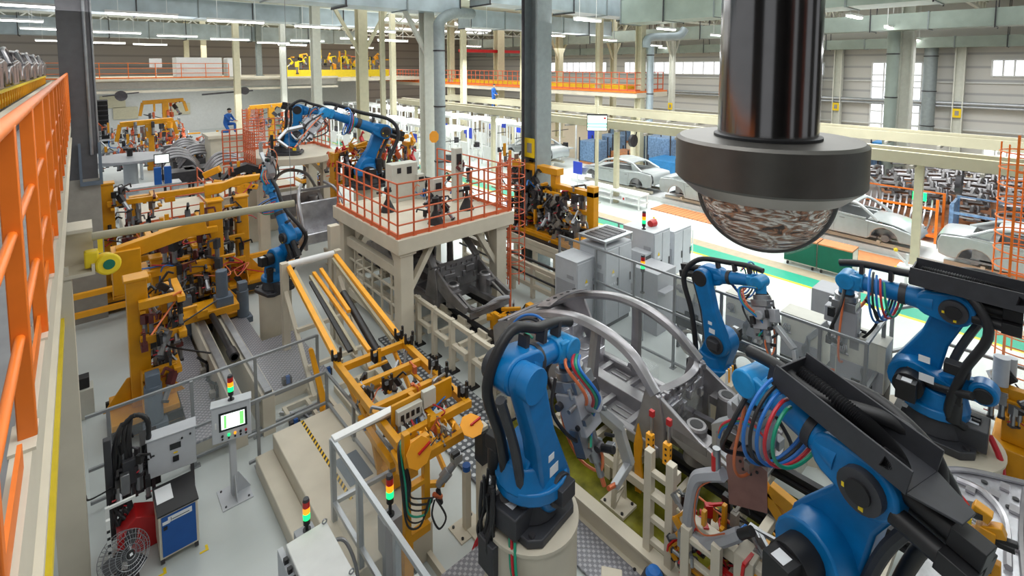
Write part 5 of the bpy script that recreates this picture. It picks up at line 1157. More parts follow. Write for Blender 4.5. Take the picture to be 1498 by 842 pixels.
# fan
fc = V(.17, 7.25, .5); fn = V(.35, -.75, .45).normalized(); 
t = thing('floor_fan', 'round grey wire cage industrial fan at the lower left, beside the blue cabinet', 'fan', (fc.x, fc.y, 0)); fs = fn.cross(V(0,0,1)).normalized(); fu = fs.cross(fn)
q = M('steel'); Rf = .25
def ring(q, c, n, s, u, r, tr): q.tube([c+s*r*math.cos(2*PI*i/28)+u*r*math.sin(2*PI*i/28) for i in range(29)], tr, 5, smooth=False)
for r_, o1 in ((Rf,0),(Rf*.8,.06),(Rf*.6,.085),(Rf*.4,.1),(Rf*.2,.105),(Rf,-.12),(Rf*.7,-.16)): ring(q, fc+fn*o1, fn, fs, fu, r_, .004)
for i in range(36):
    a = 2*PI*i/36; d = fs*math.cos(a)+fu*math.sin(a); q.tube([fc+fn*.105+d*.05, fc+fn*.085+d*Rf*.6, fc+d*Rf, fc-fn*.12+d*Rf, fc-fn*.16+d*Rf*.7], .0025, 4, smooth=False)
mk('cage', q, t)
q = M('blackp')
for i in range(3):
    a = 2*PI*i/3; d = fs*math.cos(a)+fu*math.sin(a); e = fn.cross(d); q.prism([(0,-.03),(.1,-.1),(.2,-.08),(.2,.06),(.1,.07),(0,.03)], fc+d*.04, d, (e+fn*.35).normalized(), fn, .006)
mk('blade', q, t)
q = M('black'); q.cyl(fc-fn*.2, fc+fn*.05, .06, n=16); q.cyl(fc+fn*.1, fc+fn*.112, .04, n=14); q.use('paper').box(fc+fn*.114, (.03,.03,.002), (fs,fu,fn)); mk('motor', q, t, bevel=.006)
q = M('blackp'); q.bar(fc-fn*.15, V(fc.x-.1,fc.y+.15,.05), .04); q.cyl((fc.x-.1,fc.y+.15,0), (fc.x-.1,fc.y+.15,.04), .22, n=20); mk('stand', q, t)
q = M('offwhite'); q.b2(.0,.04,7.3,7.34,0,1.0); q.b2(.0,.3,7.55,7.58,.95,.98); q.b2(.0,.04,7.55,7.59,0,.98); q.use('black')
for k in range(6): q.b2(.005,.035,7.295,7.3,.4+k*.09,.43+k*.09)
one('perforated_post', q, 'white perforated steel angle post beside the floor fan', 'post')
# black hose bundle gun hanging
t = thing('hanging_weld_gun', 'black hanging weld gun wrapped in thick cables beside the cream column', 'welding gun', (.25, 8.2, 0))
for k in range(9):
    q = M('rubber'); a = k*.7; q.tube([(.28+.05*math.cos(a),8.3,1.55), (.22+.08*math.cos(a),8.2,1.4), (.2+.1*math.cos(a+.5),8.15,1.0), (.16+.1*math.cos(a+1),8.1,.6), (.2+.15*math.cos(a),8.0,.35)], .022, 8); mk('cable', q, t, smooth=True)
q = M('rubber'); q.tube([(.15,8.3,1.4), (.35,8.25,1.62), (.5,8.2,1.5), (.48,8.2,1.05), (.42,8.15,.9)], .035, 10, ribs=10); mk('corrugated_hose', q, t)
q = M('blackp'); q.b2(.02,.1,8.1,8.2,.1,1.5); q.box(V(.28,8.15,.95), (.16,.14,.34)); q.use('steel').box(V(.22,8.05,.85), (.1,.08,.28)); mk('gun_body', q, t, bevel=.01)
clutter(t, (.05,8.0,.5), (.5,8.25,1.3), 12, 55, .8, cols=('black','black','darksteel'), yel=False)
q = M('black'); q.b2(.42,.62,8.25,8.6,.5,1.15); one('black_board', q, 'black board standing behind the hanging weld gun', 'panel', bevel=.005)
q = M('red'); q.prism([(0,0),(.5,0),(.5,.35),(.2,.5),(0,.3)], V(.1,7.95,0), V(1,0,0), V(0,0,1), V(0,1,0), .3); one('red_cabinet', q, 'red sloped box on the floor beneath the hanging weld gun', 'box', bevel=.01)
# white box with lid in the foreground
t = thing('junction_box', 'white steel box with eye bolts at the bottom edge, seen from above', 'electrical box', (1.68, 4.95, 0))
q = M('offwhite'); q.b2(1.46, 1.9, 4.55, 5.4, .3, 1.2); mk('enclosure', q, t, bevel=.01); q = M('cabgrey'); q.b2(1.4, 1.46, 4.6, 5.5, .5, 1.1); q.use('black'); 
for k in range(3): q.b2(1.405,1.45,5.0+k*.13,5.05+k*.13,1.1,1.15)
mk('side_console', q, t, bevel=.004); q = M('steel')
for x, y in ((1.87,5.36),(1.87,4.62)): q.tube([(x+.025*math.cos(a*PI/6),y,1.23+.025*math.sin(a*PI/6)) for a in range(13)], .007, 6, smooth=False)
mk('eye_bolt', q, t)
q = M('cabgrey2'); q.b2(1.55,1.8,4.7,5.2,0,.3); mk('plinth', q, t)
q = M('steel'); q.tube([(1.9,5.2,1.1),(2.02,5.15,1.05),(2.08,5.0,.8),(2.06,4.9,.4)], .02, 8); mk('conduit', q, t, smooth=True)
stack_light((1.72,5.5,1.12), 'lit signal tower on the corner of the white steel box', k=1.25); q = M('cabgrey2'); q.b2(1.6,1.8,5.41,5.58,.0,1.12); one('signal_stand', q, 'grey stand with small buttons behind the white steel box', 'stand')
p = G(571,752,.95); stack_light((p.x,p.y,.95), 'lit signal tower between aluminium guard and yellow mast', k=1.45, stem=.16); q = M('cabgrey2'); q.b2(p.x-.12,p.x+.12,p.y-.1,p.y+.1,0,.95); one('signal_stand', q, 'grey stand under the signal tower beside the yellow mast', 'stand', bevel=.005)
q = M('offwhite'); q.b2(2.3,2.6,4.2,4.55,.4,.75); q.b2(2.4,2.5,4.3,4.4,0,.4); one('small_white_box', q, 'small white box inside the aluminium guard near the bottom edge', 'box', bevel=.005)
# blue capped stand, cables
t = thing('stop_post', 'cream post with blue push button cap on a bolted plate', 'post', (3.75, 5.15-.75, 0))
x, y = G(683,775)[:2] if 0 else (3.7, 5.1)
x = G(683,772,.0).x; y = G(683,772,.0).y
t.location = (x,y,0); MW[t.name] = Matrix.Translation(V(x,y,0))
q = M('cream'); q.b2(x-.045,x+.045,y-.045,y+.045,0,.86); mk('post', q, t, bevel=.004); q = M('cabblue'); q.cyl((x,y,.86),(x,y,.93),.055,n=14); mk('blue_cap', q, t)
q = M('cream'); q.b2(x-.2,x+.2,y-.16,y+.16,0,.02); q.use('black')
for a in (-.15,.15):
    for b in (-.11,.11): q.cyl((x+a,y+b,.02),(x+a,y+b,.04),.018)
mk('base_plate', q, t)
q = M('cream'); q.b2(3.1,3.16,3.2,5.2,0,.12); one('floor_kerb', q, 'cream kerb strip on the floor left of the blue capped post', 'kerb')
for k, (c, o1) in enumerate((('hosered',0),('hosered',.05))):
    q = M(c); q.tube([(3.05+o1,3.2,.03),(3.12+o1,4.2,.04),(3.3+o1,4.6,.06),(3.6+o1,4.75,.35),(3.9,4.6,.4)], .014, 6); one('floor_cable', q, 'red cable curving over the floor towards the big blue robot, %s strand' % ('outer','inner')[k], 'cable', smooth=True)
q = M('rubber'); q.tube([(2.85,5.4,.03),(2.95,4.9,.05),(3.0,4.3,.04),(2.9,3.6,.03)], .018, 6); one('floor_cable', q, 'black cable on the floor left of the red cables', 'cable', smooth=True)
# ================= right of the line: fence, cabinets, fixture =================
FX = 9.2
fence('grey tube fence with clear panels behind the bare car frame and bent blue robot', [(FX,8.6),(FX,1.95)], 2.0, 1.2, posts=[(FX,y) for y in (8.6,7.4,6.3,5.3,4.3,3.3,2.6,1.95)], r=.022)
fence('grey tube fence turning right behind the robot with wide round base', [(FX,1.95),(10.9,1.95),(12.0,1.4),(12.0,-2.5)], 2.0, 1.2, posts=[(10.3,1.95),(10.9,1.95),(12.0,1.4),(12.0,.2),(12.0,-1.2)], r=.025)
def grey_cab(x0, x1, y0, y1, h, label, door=2, warn=True, ac=False, top=None, mt='cabgrey', name='control_cabinet'):
    t = thing(name, label, 'cabinet', ((x0+x1)/2, (y0+y1)/2, 0)); q = M(mt); q.b2(x0, x1, y0, y1, .1, h); q.b2(x0-.01,x1+.01,y0-.01,y1+.01,h,h+.02); mk('body', q, t, bevel=.008)
    q = M('darksteel'); q.b2(x0+.02, x1-.02, y0+.02, y1-.02, 0, .1); mk('plinth', q, t)
    for k in range(door):
        a = x0+(x1-x0)*k/door+.015; b = x0+(x1-x0)*(k+1)/door-.015; d = M(mt); d.b2(a, b, y0-.02, y0, .13, h-.04); dd = mk('door', d, t, bevel=.004)
        q = M('darksteel'); q.b2(b-.06, b-.03, y0-.04, y0-.02, h*.5, h*.5+.2); mk('handle', q, dd)
    if warn:
        q = M('signyellow'); xm = x0+(x1-x0)*(.28 if door == 2 else .5); q.prism([(-.05,0),(.05,0),(0,.09)], V(xm,y0-.023,h*.68), V(1,0,0), V(0,0,1), V(0,1,0), .006); q.use('paper').b2(xm-.06,xm+.06,y0-.026,y0-.02,h*.64,h*.665)
        for k in range(4): q.b2(xm-.14+k*.08, xm-.09+k*.08, y0-.026, y0-.02, h*.53, h*.53+.05)
        mk('warning_labels', q, t)
    q = M('cabgrey2'); q.b2(x0-.015, x0, y0+.1, y0+.3, h*.75, h*.8); q.b2(x0-.012,x0,y0+.05,y1-.05,.2,h*.7); mk('side_panel', q, t)
    if ac:
        q = M(mt); q.b2(x0-.3, x0, y0+.05, y0+.55, .55, h*.75); q.use('darksteel').b2(x0-.29,x0-.05,y0+.04,y0+.05,h*.52,h*.72).b2(x0-.29,x0-.05,y0+.04,y0+.05,.62,.9).use('red').b2(x0-.26,x0-.22,y0+.03,y0+.05,h*.48,h*.5); mk('cooling_unit', q, t, bevel=.006)
    if top:
        q = M('alu')
        for a, b in ((x0,y0),(x1,y0),(x0,y1),(x1,y1)): q.b2(a-.015,a+.015,b-.015,b+.015,h,h+.22)
        q.b2(x0-.03,x1+.03,y0-.03,y1+.03,h+.2,h+.22); q.use('cabgrey2')
        q.b2(x0,x1,y0,y1,h+.15,h+.19); q.use('darksteel')
        for k in range(5): q.b2(x0+.06+k*(x1-x0-.1)/5, x0+.06+k*(x1-x0-.1)/5+.15, y0+.1, y1-.1, h+.22, h+.235)
        mk('top_canopy', q, t)
    return t
grey_cab(8.62, 9.28, 7.5, 8.2, 1.75, 'shortest light grey control cabinet, leftmost of the row', door=1)
grey_cab(9.3, 10.35, 7.2, 8.0, 1.98, 'grey two-door control cabinet with a raised vent canopy', top=True)
grey_cab(11.25, 12.03, 7.12, 8.1, 1.95, 'grey two-door control cabinet with a cooling unit and a red beacon on top', ac=True)
grey_cab(12.55, 13.5, 7.3, 8.2, 1.65, 'plain grey cabinet, farthest right of the row, beside the camera dome', warn=False)
stack_light((11.35,7.5,1.97), 'signal tower with red cap on top of the cabinet with cooling unit', k=1.7)
q = M('red'); q.cyl((11.65,7.5,2.05),(11.85,7.5,2.05),.09,.11,n=14); q.b2(11.7,11.75,7.48,7.52,1.97,2.05); one('red_horn', q, 'red horn beacon next to the signal tower on the cabinet', 'beacon')
p = Y(959,440,6.3); stack_light((9.25+.35, 6.35, 1.15), 'lit signal tower on the fence between cabinets and blue robot', k=1.6, stem=.5)
q = M('fencegrey'); q.b2(9.57,9.63,6.32,6.38,0,1.15); one('signal_stand', q, 'thin grey stand of the signal tower before the control cabinets', 'stand')
# weld controllers behind the fence
def controller(y, label, x=9.95):
    t = thing('weld_controller', label, 'cabinet', (x, y, 0)); q = M('cabbeige'); q.b2(x, x+.45, y-.36, y+.36, .85, 1.68); q.b2(x-.01,x+.46,y-.37,y+.37,1.68,1.7); mk('body', q, t, bevel=.008)
    q = M('cabgrey2'); q.b2(x-.012, x, y-.34, y+.34, .87, 1.22); mk('lower_panel', q, t); q = M('black'); q.b2(x, x+.45, y-.36, y+.36, .55, .85); q.b2(x-.05,x+.0,y-.2,y+.1,.7,.95); mk('dark_base', q, t)
    q = M('darksteel'); q.b2(x+.03,x+.4,y-.33,y-.28,0,.55); q.b2(x+.03,x+.4,y+.28,y+.33,0,.55); mk('leg', q, t)
    q = M('steel')
    for k in range(5): q.tube([(x-.02,y+.2+k*.02,1.5),(x-.07,y+.18+k*.03,1.42),(x-.05,y+.24-k*.02,1.34),(x-.02,y+.2,1.38)], .01, 5); q.tube([(x-.02,y-.1,1.4-k*.03),(x-.08,y-.12+k*.02,1.15),(x-.06,y-.02-k*.03,.9)], .01, 5)
    mk('cable_bundle', q, t, smooth=True)
    q = M('greycream'); c = V(x-.12,y-.1,.32); ring(q, c, 0, V(0,1,0), V(0,0,1), .26, .035); ring(q, c+V(.06,0,0), 0, V(0,1,0), V(0,0,1), .22, .03); mk('hose_coil', q, t, smooth=True)
    q = M('steel'); q.tube([(x-.05,y-.2,.6),(x-.16,y-.35,.45),(x-.15,y-.4,.15),(x-.1,y-.2,.03)], .02, 7); mk('hose', q, t, smooth=True)
for y, lb in ((5.35,'farthest weld controller box, half behind the blue robot behind the fence'),(4.2,'beige weld controller box directly left of the third fence post, beside the blue robot'),(3.12,'beige weld controller box behind the fence, in the middle of the row'),(2.2,'beige weld controller box behind the thin hanging gun, last at the fence corner')): controller(y, lb)
q = M('cabgrey2'); q.b2(11.0,11.6,2.6,3.3,0,1.9); one('tall_grey_cabinet', q, 'plain tall grey cabinet behind the hanging gun of the right robot', 'cabinet', bevel=.01)
q = M('cabgrey2'); q.b2(10.0,10.8,6.2,6.9,0,1.5); q.b2(10.0,10.5,6.0,6.2,1.05,1.12); one('tall_grey_cabinet', q, 'plain grey cabinet left of the bent blue robot', 'cabinet', bevel=.01)
q = M('acrylic'); q.b2(8.0,8.5,5.2,5.7,.02,.4); q.use('cabgrey2').b2(8.05,8.45,5.25,5.65,0,.05).b2(8.15,8.3,5.2,5.3,.05,.15); one('clear_box', q, 'clear plastic box on the floor seen through the far side of the car frame', 'box')
# yellow upright fixture on a cream bench
XF = 10.6
t = thing('upright_fixture', 'large yellow upright clamp fixture full of dark clamps, left of the control cabinets', 'welding jig', (XF, 10.2, 1.1))
zb_ = 1.25
q = M('yellow'); q.b2(XF-.35, XF+.35, 8.55, 11.9, zb_, zb_+.14); q.b2(XF-.45, XF-.3, 8.45, 11.9, zb_-.02, zb_+.1); mk('bed', q, t, bevel=.01)
q = M('yellow'); q.b2(XF-.1, XF+.12, 8.55, 8.8, zb_, 3.05); q.b2(XF-.1,XF+.12,11.6,11.85,zb_,3.25); q.b2(XF-.1,XF+.12,10.0,10.2,zb_,3.2); mk('upright', q, t, bevel=.01)
q = M('yellow'); q.b2(XF-.1, XF+.12, 8.55, 10.2, 2.75, 2.9); q.b2(XF-.15,XF+.15,9.9,11.9,3.15,3.35); q.b2(XF-.08,XF+.08,8.8,11.6,2.2,2.32); q.b2(XF-.08,XF+.08,8.8,11.6,1.75,1.85); mk('cross_beam', q, t, bevel=.01)
q = M('yellow2')
for y in (8.6, 8.85): q.prism([(0,0),(.0,.45),(.35,.55),(.42,.4),(.2,0)], V(XF-.45,y,zb_-.05), V(0,-1,0), V(0,0,1), V(1,0,0), .3)
mk('locking_arm', q, t, bevel=.01)
clutter(t, (XF-.45,8.85,1.35), (XF+.1,11.8,2.9), 90, 61, 1.4, cols=('black','darksteel','black','steel','greycream'))
clutter(t, (XF-.2,11.3,2.9), (XF+.2,12.6,3.45), 14, 62, 1.2)
t = thing('cream_bench', 'cream welded bench with oval cut-outs under the yellow upright fixture', 'bench', (10.4, 10.6, 0))
q = M('cream'); q.b2(9.95, 11.0, 8.5, 13, 1.05, 1.2)
for k in range(6): y = 8.6+k*.85; q.b2(9.98, 10.08, y, y+.14, .1, 1.1); q.b2(10.9,11.0,y,y+.14,.1,1.1)
q.b2(9.96, 10.06, 8.5, 13, 0, .3); q.b2(9.96,10.06,8.5,13,.88,1.05); mk('frame', q, t, bevel=.01)
q = M('black'); q.b2(10.0,10.95,8.5,13,1.2,1.23); mk('slide_track', q, t)
for k in range(7):
    y = 7.9+k*.8; q = M('cream'); q.b2(9.1,9.2,y,y+.1,0,.95); 
    if k == 0:
        t = thing('pipe_stand', 'low cream frame with dark pipes in front of the yellow fixture bench', 'frame', (9.15, 10, 0)); q.b2(9.1,9.2,7.9,12.8,.85,.95); q.b2(9.1,9.2,7.9,12.8,.3,.4); q.use('black').cyl((9.25,7.9,1.0),(9.25,12.8,1.0),.04,n=8); q.cyl((9.0,8.2,.7),(9.0,12.8,.7),.03,n=8)
    mk('post', q, t)
# ladder cages
def cage(x, y, r, z0, z1, label, mt='rail_orange', openside=0):
    t = thing('ladder_cage', label, 'ladder', (x, y, z0)); q = M(mt)
    for k in range(int((z1-z0)/.32)):
        z = z0+.9+k*.32 if z0 == 0 else z0+k*.32
        if z > z1: break
        q.tube([V(x+r*math.cos(2*PI*i/20), y+r*math.sin(2*PI*i/20), z) for i in range(21)], .014, 5, smooth=False)
    mk('hoop', q, t); q = M(mt)
    for i in range(6): a = 2*PI*i/6+.3; q.cyl((x+r*math.cos(a),y+r*math.sin(a),z0+.6), (x+r*math.cos(a),y+r*math.sin(a),z1), .014, n=6)
    mk('strap', q, t); q = M(mt)
    for s in (-.2, .2): q.b2(x-r-.02,x-r+.03,y+s-.02,y+s+.02,z0,z1+.2)
    for k in range(int((z1-z0)/.28)): q.cyl((x-r,y-.2,z0+.2+k*.28),(x-r,y+.2,z0+.2+k*.28),.014,n=6)
    mk('ladder', q, t)
cage(8.62, 9.75, .3, 0, 3.9, 'orange caged ladder at the right side of the gantry platform')
cage(13.6, .42, .48, 0, 4.9, 'tall orange caged ladder at the right edge of the picture', 'orange')
# foreground right: fixtures
t = thing('c_gun', 'large pale C-shaped weld gun arm hanging in front of the line, lower centre right', 'welding gun', X(1030,700,5.0))
o_ = 5.0
def XP(u, v, x=4.95): return X(u, v, x)
q = M('cabgrey2'); pts = [XP(1058,693), XP(1032,694), XP(1018,700), XP(1010,730), XP(1006,765), XP(1012,785), XP(1030,795), XP(1055,790), XP(1082,780)]
rail_sec(q, pts, (.15,.12), .13, 1); mk('c_arm', q, t, smooth=True)
q = M('steel'); q.cyl(XP(1050,700), XP(1048,655), .04, n=12); q.use('red').cyl(XP(1047,690), XP(1047,665), .045, n=10); q.use('black').cyl(XP(1075,784), XP(1100,776), .05, n=10); mk('actuator', q, t)
for c, dd in (('hoseblue',0),('hosegreen',3),('hosered',6)):
    q = M(c); q.tube([XP(1052,640-dd), XP(1058,626-dd), XP(1080,618-dd), XP(1100,625-dd), XP(1118,640)], .014, 6); mk('hose', q, t, smooth=True)
q = M('copper'); q.tube([XP(1050,700,4.9), XP(1022,715,4.9), XP(1016,760,4.9), XP(1030,782,4.9), XP(1060,780,4.9)], .008, 5); mk('cooling_pipe', q, t, smooth=True)
# brown plate with holes
q = M('brown'); p = X(1097,668,5.35); n_ = V(-1,-.2,.1).normalized(); a_ = V(0,0,1); b_ = n_.cross(a_).normalized(); a_ = b_.cross(n_)
q.prism([(-.2,-.5),(.18,-.6),(.24,-.1),(.14,.2),(.2,.5),(-.02,.56),(-.16,.2)], p, b_, a_, n_, .03); q.use('black')
for k in range(7): an = k*2*PI/7; c = p+b_*(.09*math.cos(an))+a_*(.09*math.sin(an)-.08)+n_*.018; q.cyl(c, c+n_*.006, .016, n=8)
for k in range(4): c = p+b_*(-.1+.06*k)+a_*(.3-.02*k)+n_*.018; q.cyl(c, c+n_*.006, .014, n=8)
one('rotary_plate', q, 'brown steel mounting plate with a ring of holes right of the C-shaped gun', 'plate')
# cream fixture beams across the lower right
t = thing('underbody_fixture', 'cream underbody fixture with red and yellow clamps, below the C-shaped gun', 'fixture', (5.6, 2.0, 0))
q = M('cream'); a = G(1042,728,1.25); b = G(1090,768,1.2)
q.b2(5.0,5.12,1.0,2.75,1.1,1.24); q.b2(4.95,5.2,1.9,2.1,0,1.3); q.b2(4.9,5.4,1.35,1.6,.95,1.3); q.b2(5.0,5.1,.2,2.7,.5,.6); q.b2(4.6,4.7,.3,1.9,.75,.85); q.b2(4.6,4.7,1.7,1.8,0,.85); q.b2(5.4,5.5,.2,2.6,.85,.95); q.b2(5.0,6.6,2.1,2.2,.8,.92); q.b2(5.0,6.6,.9,1.0,.8,.92); mk('beam_frame', q, t, bevel=.008)
q = M('cream'); q.b2(4.85,4.93,2.2,2.3,0,1.3); q.b2(4.85,4.93,2.55,2.65,0,1.25)
for k in range(5): q.b2(4.86,4.92,2.3,2.55,.15+k*.24,.2+k*.24)
mk('ladder_post', q, t, bevel=.005)
clutter(t, (4.95,1.2,.6), (5.6,2.9,1.35), 80, 71, .85, cols=('red','black','greycream','red','yellow','steel'))
q = M('hosered')
r7 = random.Random(3)
for k in range(10):
    p = V(5.0+r7.random()*.5, 1.3+r7.random()*1.2, 1.1); q.tube([p, p+V(.05,-.1,-.2), p+V(-.08,.05,-.45), p+V(.02,.1,-.7)], .015, 6)
mk('red_hose', q, t, smooth=True)
q = M('yellow'); p = X(1112,705,5.4); q.bar(p, p+V(0,-.25,-.25), .1, .12); q.bar(p+V(0,.15,.25), p, .08, .1); q.bar(p+V(0,-.1,.0), p+V(.0,-.7,-.15), .1, .14)
for k in range(6): q.box(p+V(0,.02*k,-.1+.08*k), (.12,.05,.04))
mk('yellow_clamp_arm', q, t, bevel=.006)
q = M('rubber'); q.cyl((6.2,3.0,1.0),(5.9,.2,.95),.05,n=12); q.cyl((5.7,2.6,.9),(5.5,.2,.85),.06,n=12); mk('black_shaft', q, t, smooth=True)
# pedestals on the floor behind
for i, (u, v) in enumerate(((1180,655),(1230,680))):
    p = G(u, v, 0); q = M('cream'); q.cyl((p.x,p.y,0),(p.x,p.y,.25),.42,n=28); q.use('blackp').cyl((p.x,p.y,.25),(p.x,p.y,.42),.25,.18,n=20); one('low_pedestal', q, 'low cream round pedestal with dark hub under the big cable tray, %s one' % ('left','right')[i], 'pedestal', smooth=True)
p = G(1178,590,1.0); q = M('cabbeige'); q.b2(8.0,8.5,2.5,3.1,.0,1.0); q.use('black').b2(8.1,8.35,2.65,2.95,1.0,1.14); q.use('hoseblue')
for k in range(5): q.tube([(8.1+k*.05,2.7,1.1),(8.15+k*.05,2.75,1.25),(8.2+k*.04,2.9,1.2),(8.2,3.0,1.05)], .014, 6)
one('valve_stand', q, 'cream valve stand with blue and black hoses on top, between the two forearms', 'valve stand')
t = thing('tip_dresser', 'cream box with bottles and orange tubes between car frame and bent blue robot', 'machine', (8.2, 3.6, 0))
q = M('cream'); q.b2(7.95,8.3,3.5,3.75,0,1.05); mk('box', q, t, bevel=.006)
for k, c in enumerate(('white','yellow2','white','yellow2','black')): q = M(c); q.cyl((7.98+k*.07,3.6,1.05),(7.98+k*.07,3.6,1.28),.025,.018,n=10); mk('bottle', q, t)
# stuff right of robot 3
t = thing('junction_cabinet', 'cream open box with cable plugs on the wide round robot base', 'electrical box', G(1412,650,.55)); p = G(1412,650,.55)
q = M('cream'); q.b2(p.x-.05,p.x+.25,p.y-.25,p.y+.1,.1,.95); q.use('black').b2(p.x+.0,p.x+.06,p.y-.15,p.y-.05,.95,1.0).b2(p.x+.1,p.x+.16,p.y-.15,p.y-.0,.95,1.0); mk('box', q, t, bevel=.006); q = M('hosered'); q.tube([(p.x+.1,p.y-.25,.8),(p.x+.0,p.y-.4,.5),(p.x-.15,p.y-.45,.1)],.04,8); mk('red_cable', q, t, smooth=True)
p = G(1480,690,0); t = thing('yellow_feeder', 'yellow clamp station at the right edge, beyond the silver door panel', 'welding jig', (p.x, p.y, 0))
q = M('yellow'); q.b2(p.x-.3,p.x+.6,p.y-.7,p.y+.25,.0,.5); q.b2(p.x-.1,p.x+.4,p.y-.6,p.y+.15,.5,.9); mk('base', q, t, bevel=.02)
q = M('yellow'); q.b2(p.x-.05,p.x+.1,p.y-.1,p.y+.1,.9,1.35); q.bar((p.x,p.y+.3,1.3),(p.x+.1,p.y-.5,1.3),.12,.1); mk('arm', q, t, bevel=.01); clutter(t, (p.x-.2,p.y-.5,.9), (p.x+.3,p.y+.35,1.5), 26, 81, .9, cols=('black','steel','white','greycream'))
q = M('cabgrey'); q.cyl((p.x,p.y+.2,1.35),(p.x,p.y+.2,1.8),.1,n=12); q.cyl((p.x+.2,p.y+.1,1.4),(p.x+.2,p.y+.1,1.75),.07,n=12); mk('silver_cylinder', q, t)
# silver side panel in the fixture, lower right corner
t = thing('side_panel', 'shiny pressed steel side panel lying in its fixture, lower right corner', 'car panel', (6.5, .2, .8))
def PG(u, v, z): return G(u, v, z)
zt_ = 1.55
q = M('foil'); out = [(1345,690),(1390,683),(1430,688),(1510,705),(1560,760),(1560,860),(1300,860),(1330,800),(1352,760)]
pl = [PG(u, v, zt_) for u, v in out]; n0 = len(pl); q._add(pl+[x_-V(0,0,.05) for x_ in pl], [tuple(range(n0)), tuple(range(2*n0-1,n0-1,-1))]+[(i,n0+i,n0+(i+1)%n0,(i+1)%n0) for i in range(n0)]); mk('skin', q, t, bevel=.01)
q = M('biw')
def loop(pts, w, h, z=zt_+.03): 
    pts = [PG(u, v, z) for u, v in pts]; q.tube(pts, w, 6)
loop([(1345,692),(1390,686),(1430,690),(1500,706)], .03, .03); loop([(1350,700),(1340,740),(1330,790)], .03, .03); loop([(1400,700),(1440,720),(1470,760),(1475,830)], .035, .03); loop([(1380,700),(1400,740),(1440,770)], .02, .02); loop([(1500,715),(1495,780),(1500,850)], .03, .03)
for u, v in ((1470,712),(1455,722),(1484,745),(1420,715),(1490,800)): q.box(PG(u,v,zt_+.02), (.12,.08,.03))
mk('pressed_rib', q, t, smooth=True)
q = M('black')
for u, v in ((1470,715),(1486,730),(1440,705),(1476,742)): c = PG(u,v,zt_+.005); q.cyl(c, c+V(0,0,.012), .03, n=10)
mk('hole', q, t)
t = thing('clamp_tower', 'yellow clamp tower with dark jaws standing over the pressed side panel', 'clamp', X(1440,800,5.9)); xq = 5.75
q = M('yellow'); q.bar(X(1443,768,xq), X(1437,812,xq), .13, .13); q.bar(X(1440,772,xq), X(1470,778,xq), .1, .09); q.bar(X(1428,772,xq), X(1428,795,xq), .08); q.bar(X(1423,738,xq), X(1450,758,xq), .1, .09); q.bar(X(1437,812,xq), X(1418,860,xq), .1); q.bar(X(1425,808,xq), X(1455,830,xq), .09); q.bar(X(1455,820,xq), X(1455,860,xq), .08); mk('tower', q, t, bevel=.008)
q = M('black'); q.bar(X(1455,785,xq), X(1490,798,xq), .05, .04); q.bar(X(1452,792,xq), X(1485,806,xq), .04); q.cyl(X(1425,742,xq), X(1425,750,xq), .08, n=12); q.box(X(1440,820,xq), (.1,.1,.1)); mk('jaw', q, t, bevel=.004)
q = M('acrylic'); q.box(X(1407,752,xq), (.22,.25,.16)); q.use('signyellow').box(X(1410,757,xq-.12), (.02,.1,.05)); mk('clear_cover', q, t)
for c, pts in (('hosered',[(1370,695),(1376,720),(1388,735),(1394,755)]),('hosered',[(1400,720),(1410,732),(1418,745)]),('rubber',[(1425,790),(1420,812),(1412,835)]),('hosered',[(1428,792),(1424,815),(1416,838)])):
    q = M(c); q.tube([X(u,v,xq) for u, v in pts], .022, 7); mk('hose', q, t, smooth=True)
q = M('cream'); a = X(1340,800,5.3); q.b2(4.95,5.5,.0,.38,0,1.35); one('fixture_box', q, 'cream box corner in the fixture right of the nearest blue robot', 'box', bevel=.01)
q = M('yellow'); a = X(1255,792,5.5); q.bar(a, X(1292,825,5.5), .1, .14); q.bar(X(1370,770,5.5), X(1375,815,5.5), .1); one('yellow_beam', q, 'yellow beam behind the black motors of the nearest blue robot', 'beam', bevel=.006)
# ================= lit hall behind =================
q = M('mats'); q.b2(18.95, 20.05, -4, 6.2, .0, .03); q.use('planks').b2(18.95,20.05,6.2,12.2,.0,.03); one('walk_mat', q, 'strip of orange brown floor matting beside the row of car bodies', 'mat')
for i, (y0, y1) in enumerate(((5.0,5.92),(4.05,4.96))):
    t = thing('green_cart', '%s of two low dark green carts on castors, right of the glass dome' % ('left','right')[i], 'cart', (17.2,(y0+y1)/2,0)); q = M('green'); q.b2(16.95,16.98,y0,y1,.15,.88); q.b2(17.5,17.53,y0,y1,.15,.88); mk('side_board', q, t); q = M('mats'); q.b2(16.93,17.55,y0,y1,.88,.92); mk('top', q, t); q = M('colwhite'); q.b2(16.96,17.52,y0,y0+.03,.15,.9); q.b2(16.96,17.52,y1-.03,y1,.15,.9); q.b2(16.96,17.52,y0,y1,.12,.16); mk('frame', q, t)
    for y in (y0+.1, y1-.1): q = M('black'); q.cyl((17.0,y-.02,.06),(17.0,y+.02,.06),.06,n=10); q.cyl((17.45,y-.02,.06),(17.45,y+.02,.06),.06,n=10); mk('castor', q, t)
t = thing('white_bench', 'long low white bench left of the orange matting', 'bench', (18.7,13.8,0)); q = M('white'); q.b2(18.3,19.0,12.3,15.6,.62,.68); mk('top', q, t)
for y in (12.4,13.9,15.5): q = M('white'); q.b2(18.3,18.36,y-.03,y+.03,0,.62); q.b2(18.94,19.0,y-.03,y+.03,0,.62); mk('leg', q, t)
q = M('white'); q.b2(18.32,18.98,12.3,15.6,.25,.3); mk('shelf', q, t)
q = M('paper'); q.b2(18.1,18.11,12.95,13.15,.3,.6); q.use('red').b2(18.09,18.1,13.0,13.08,.4,.5); one('white_notice', q, 'small white notice with a red mark before the low white bench', 'sign')
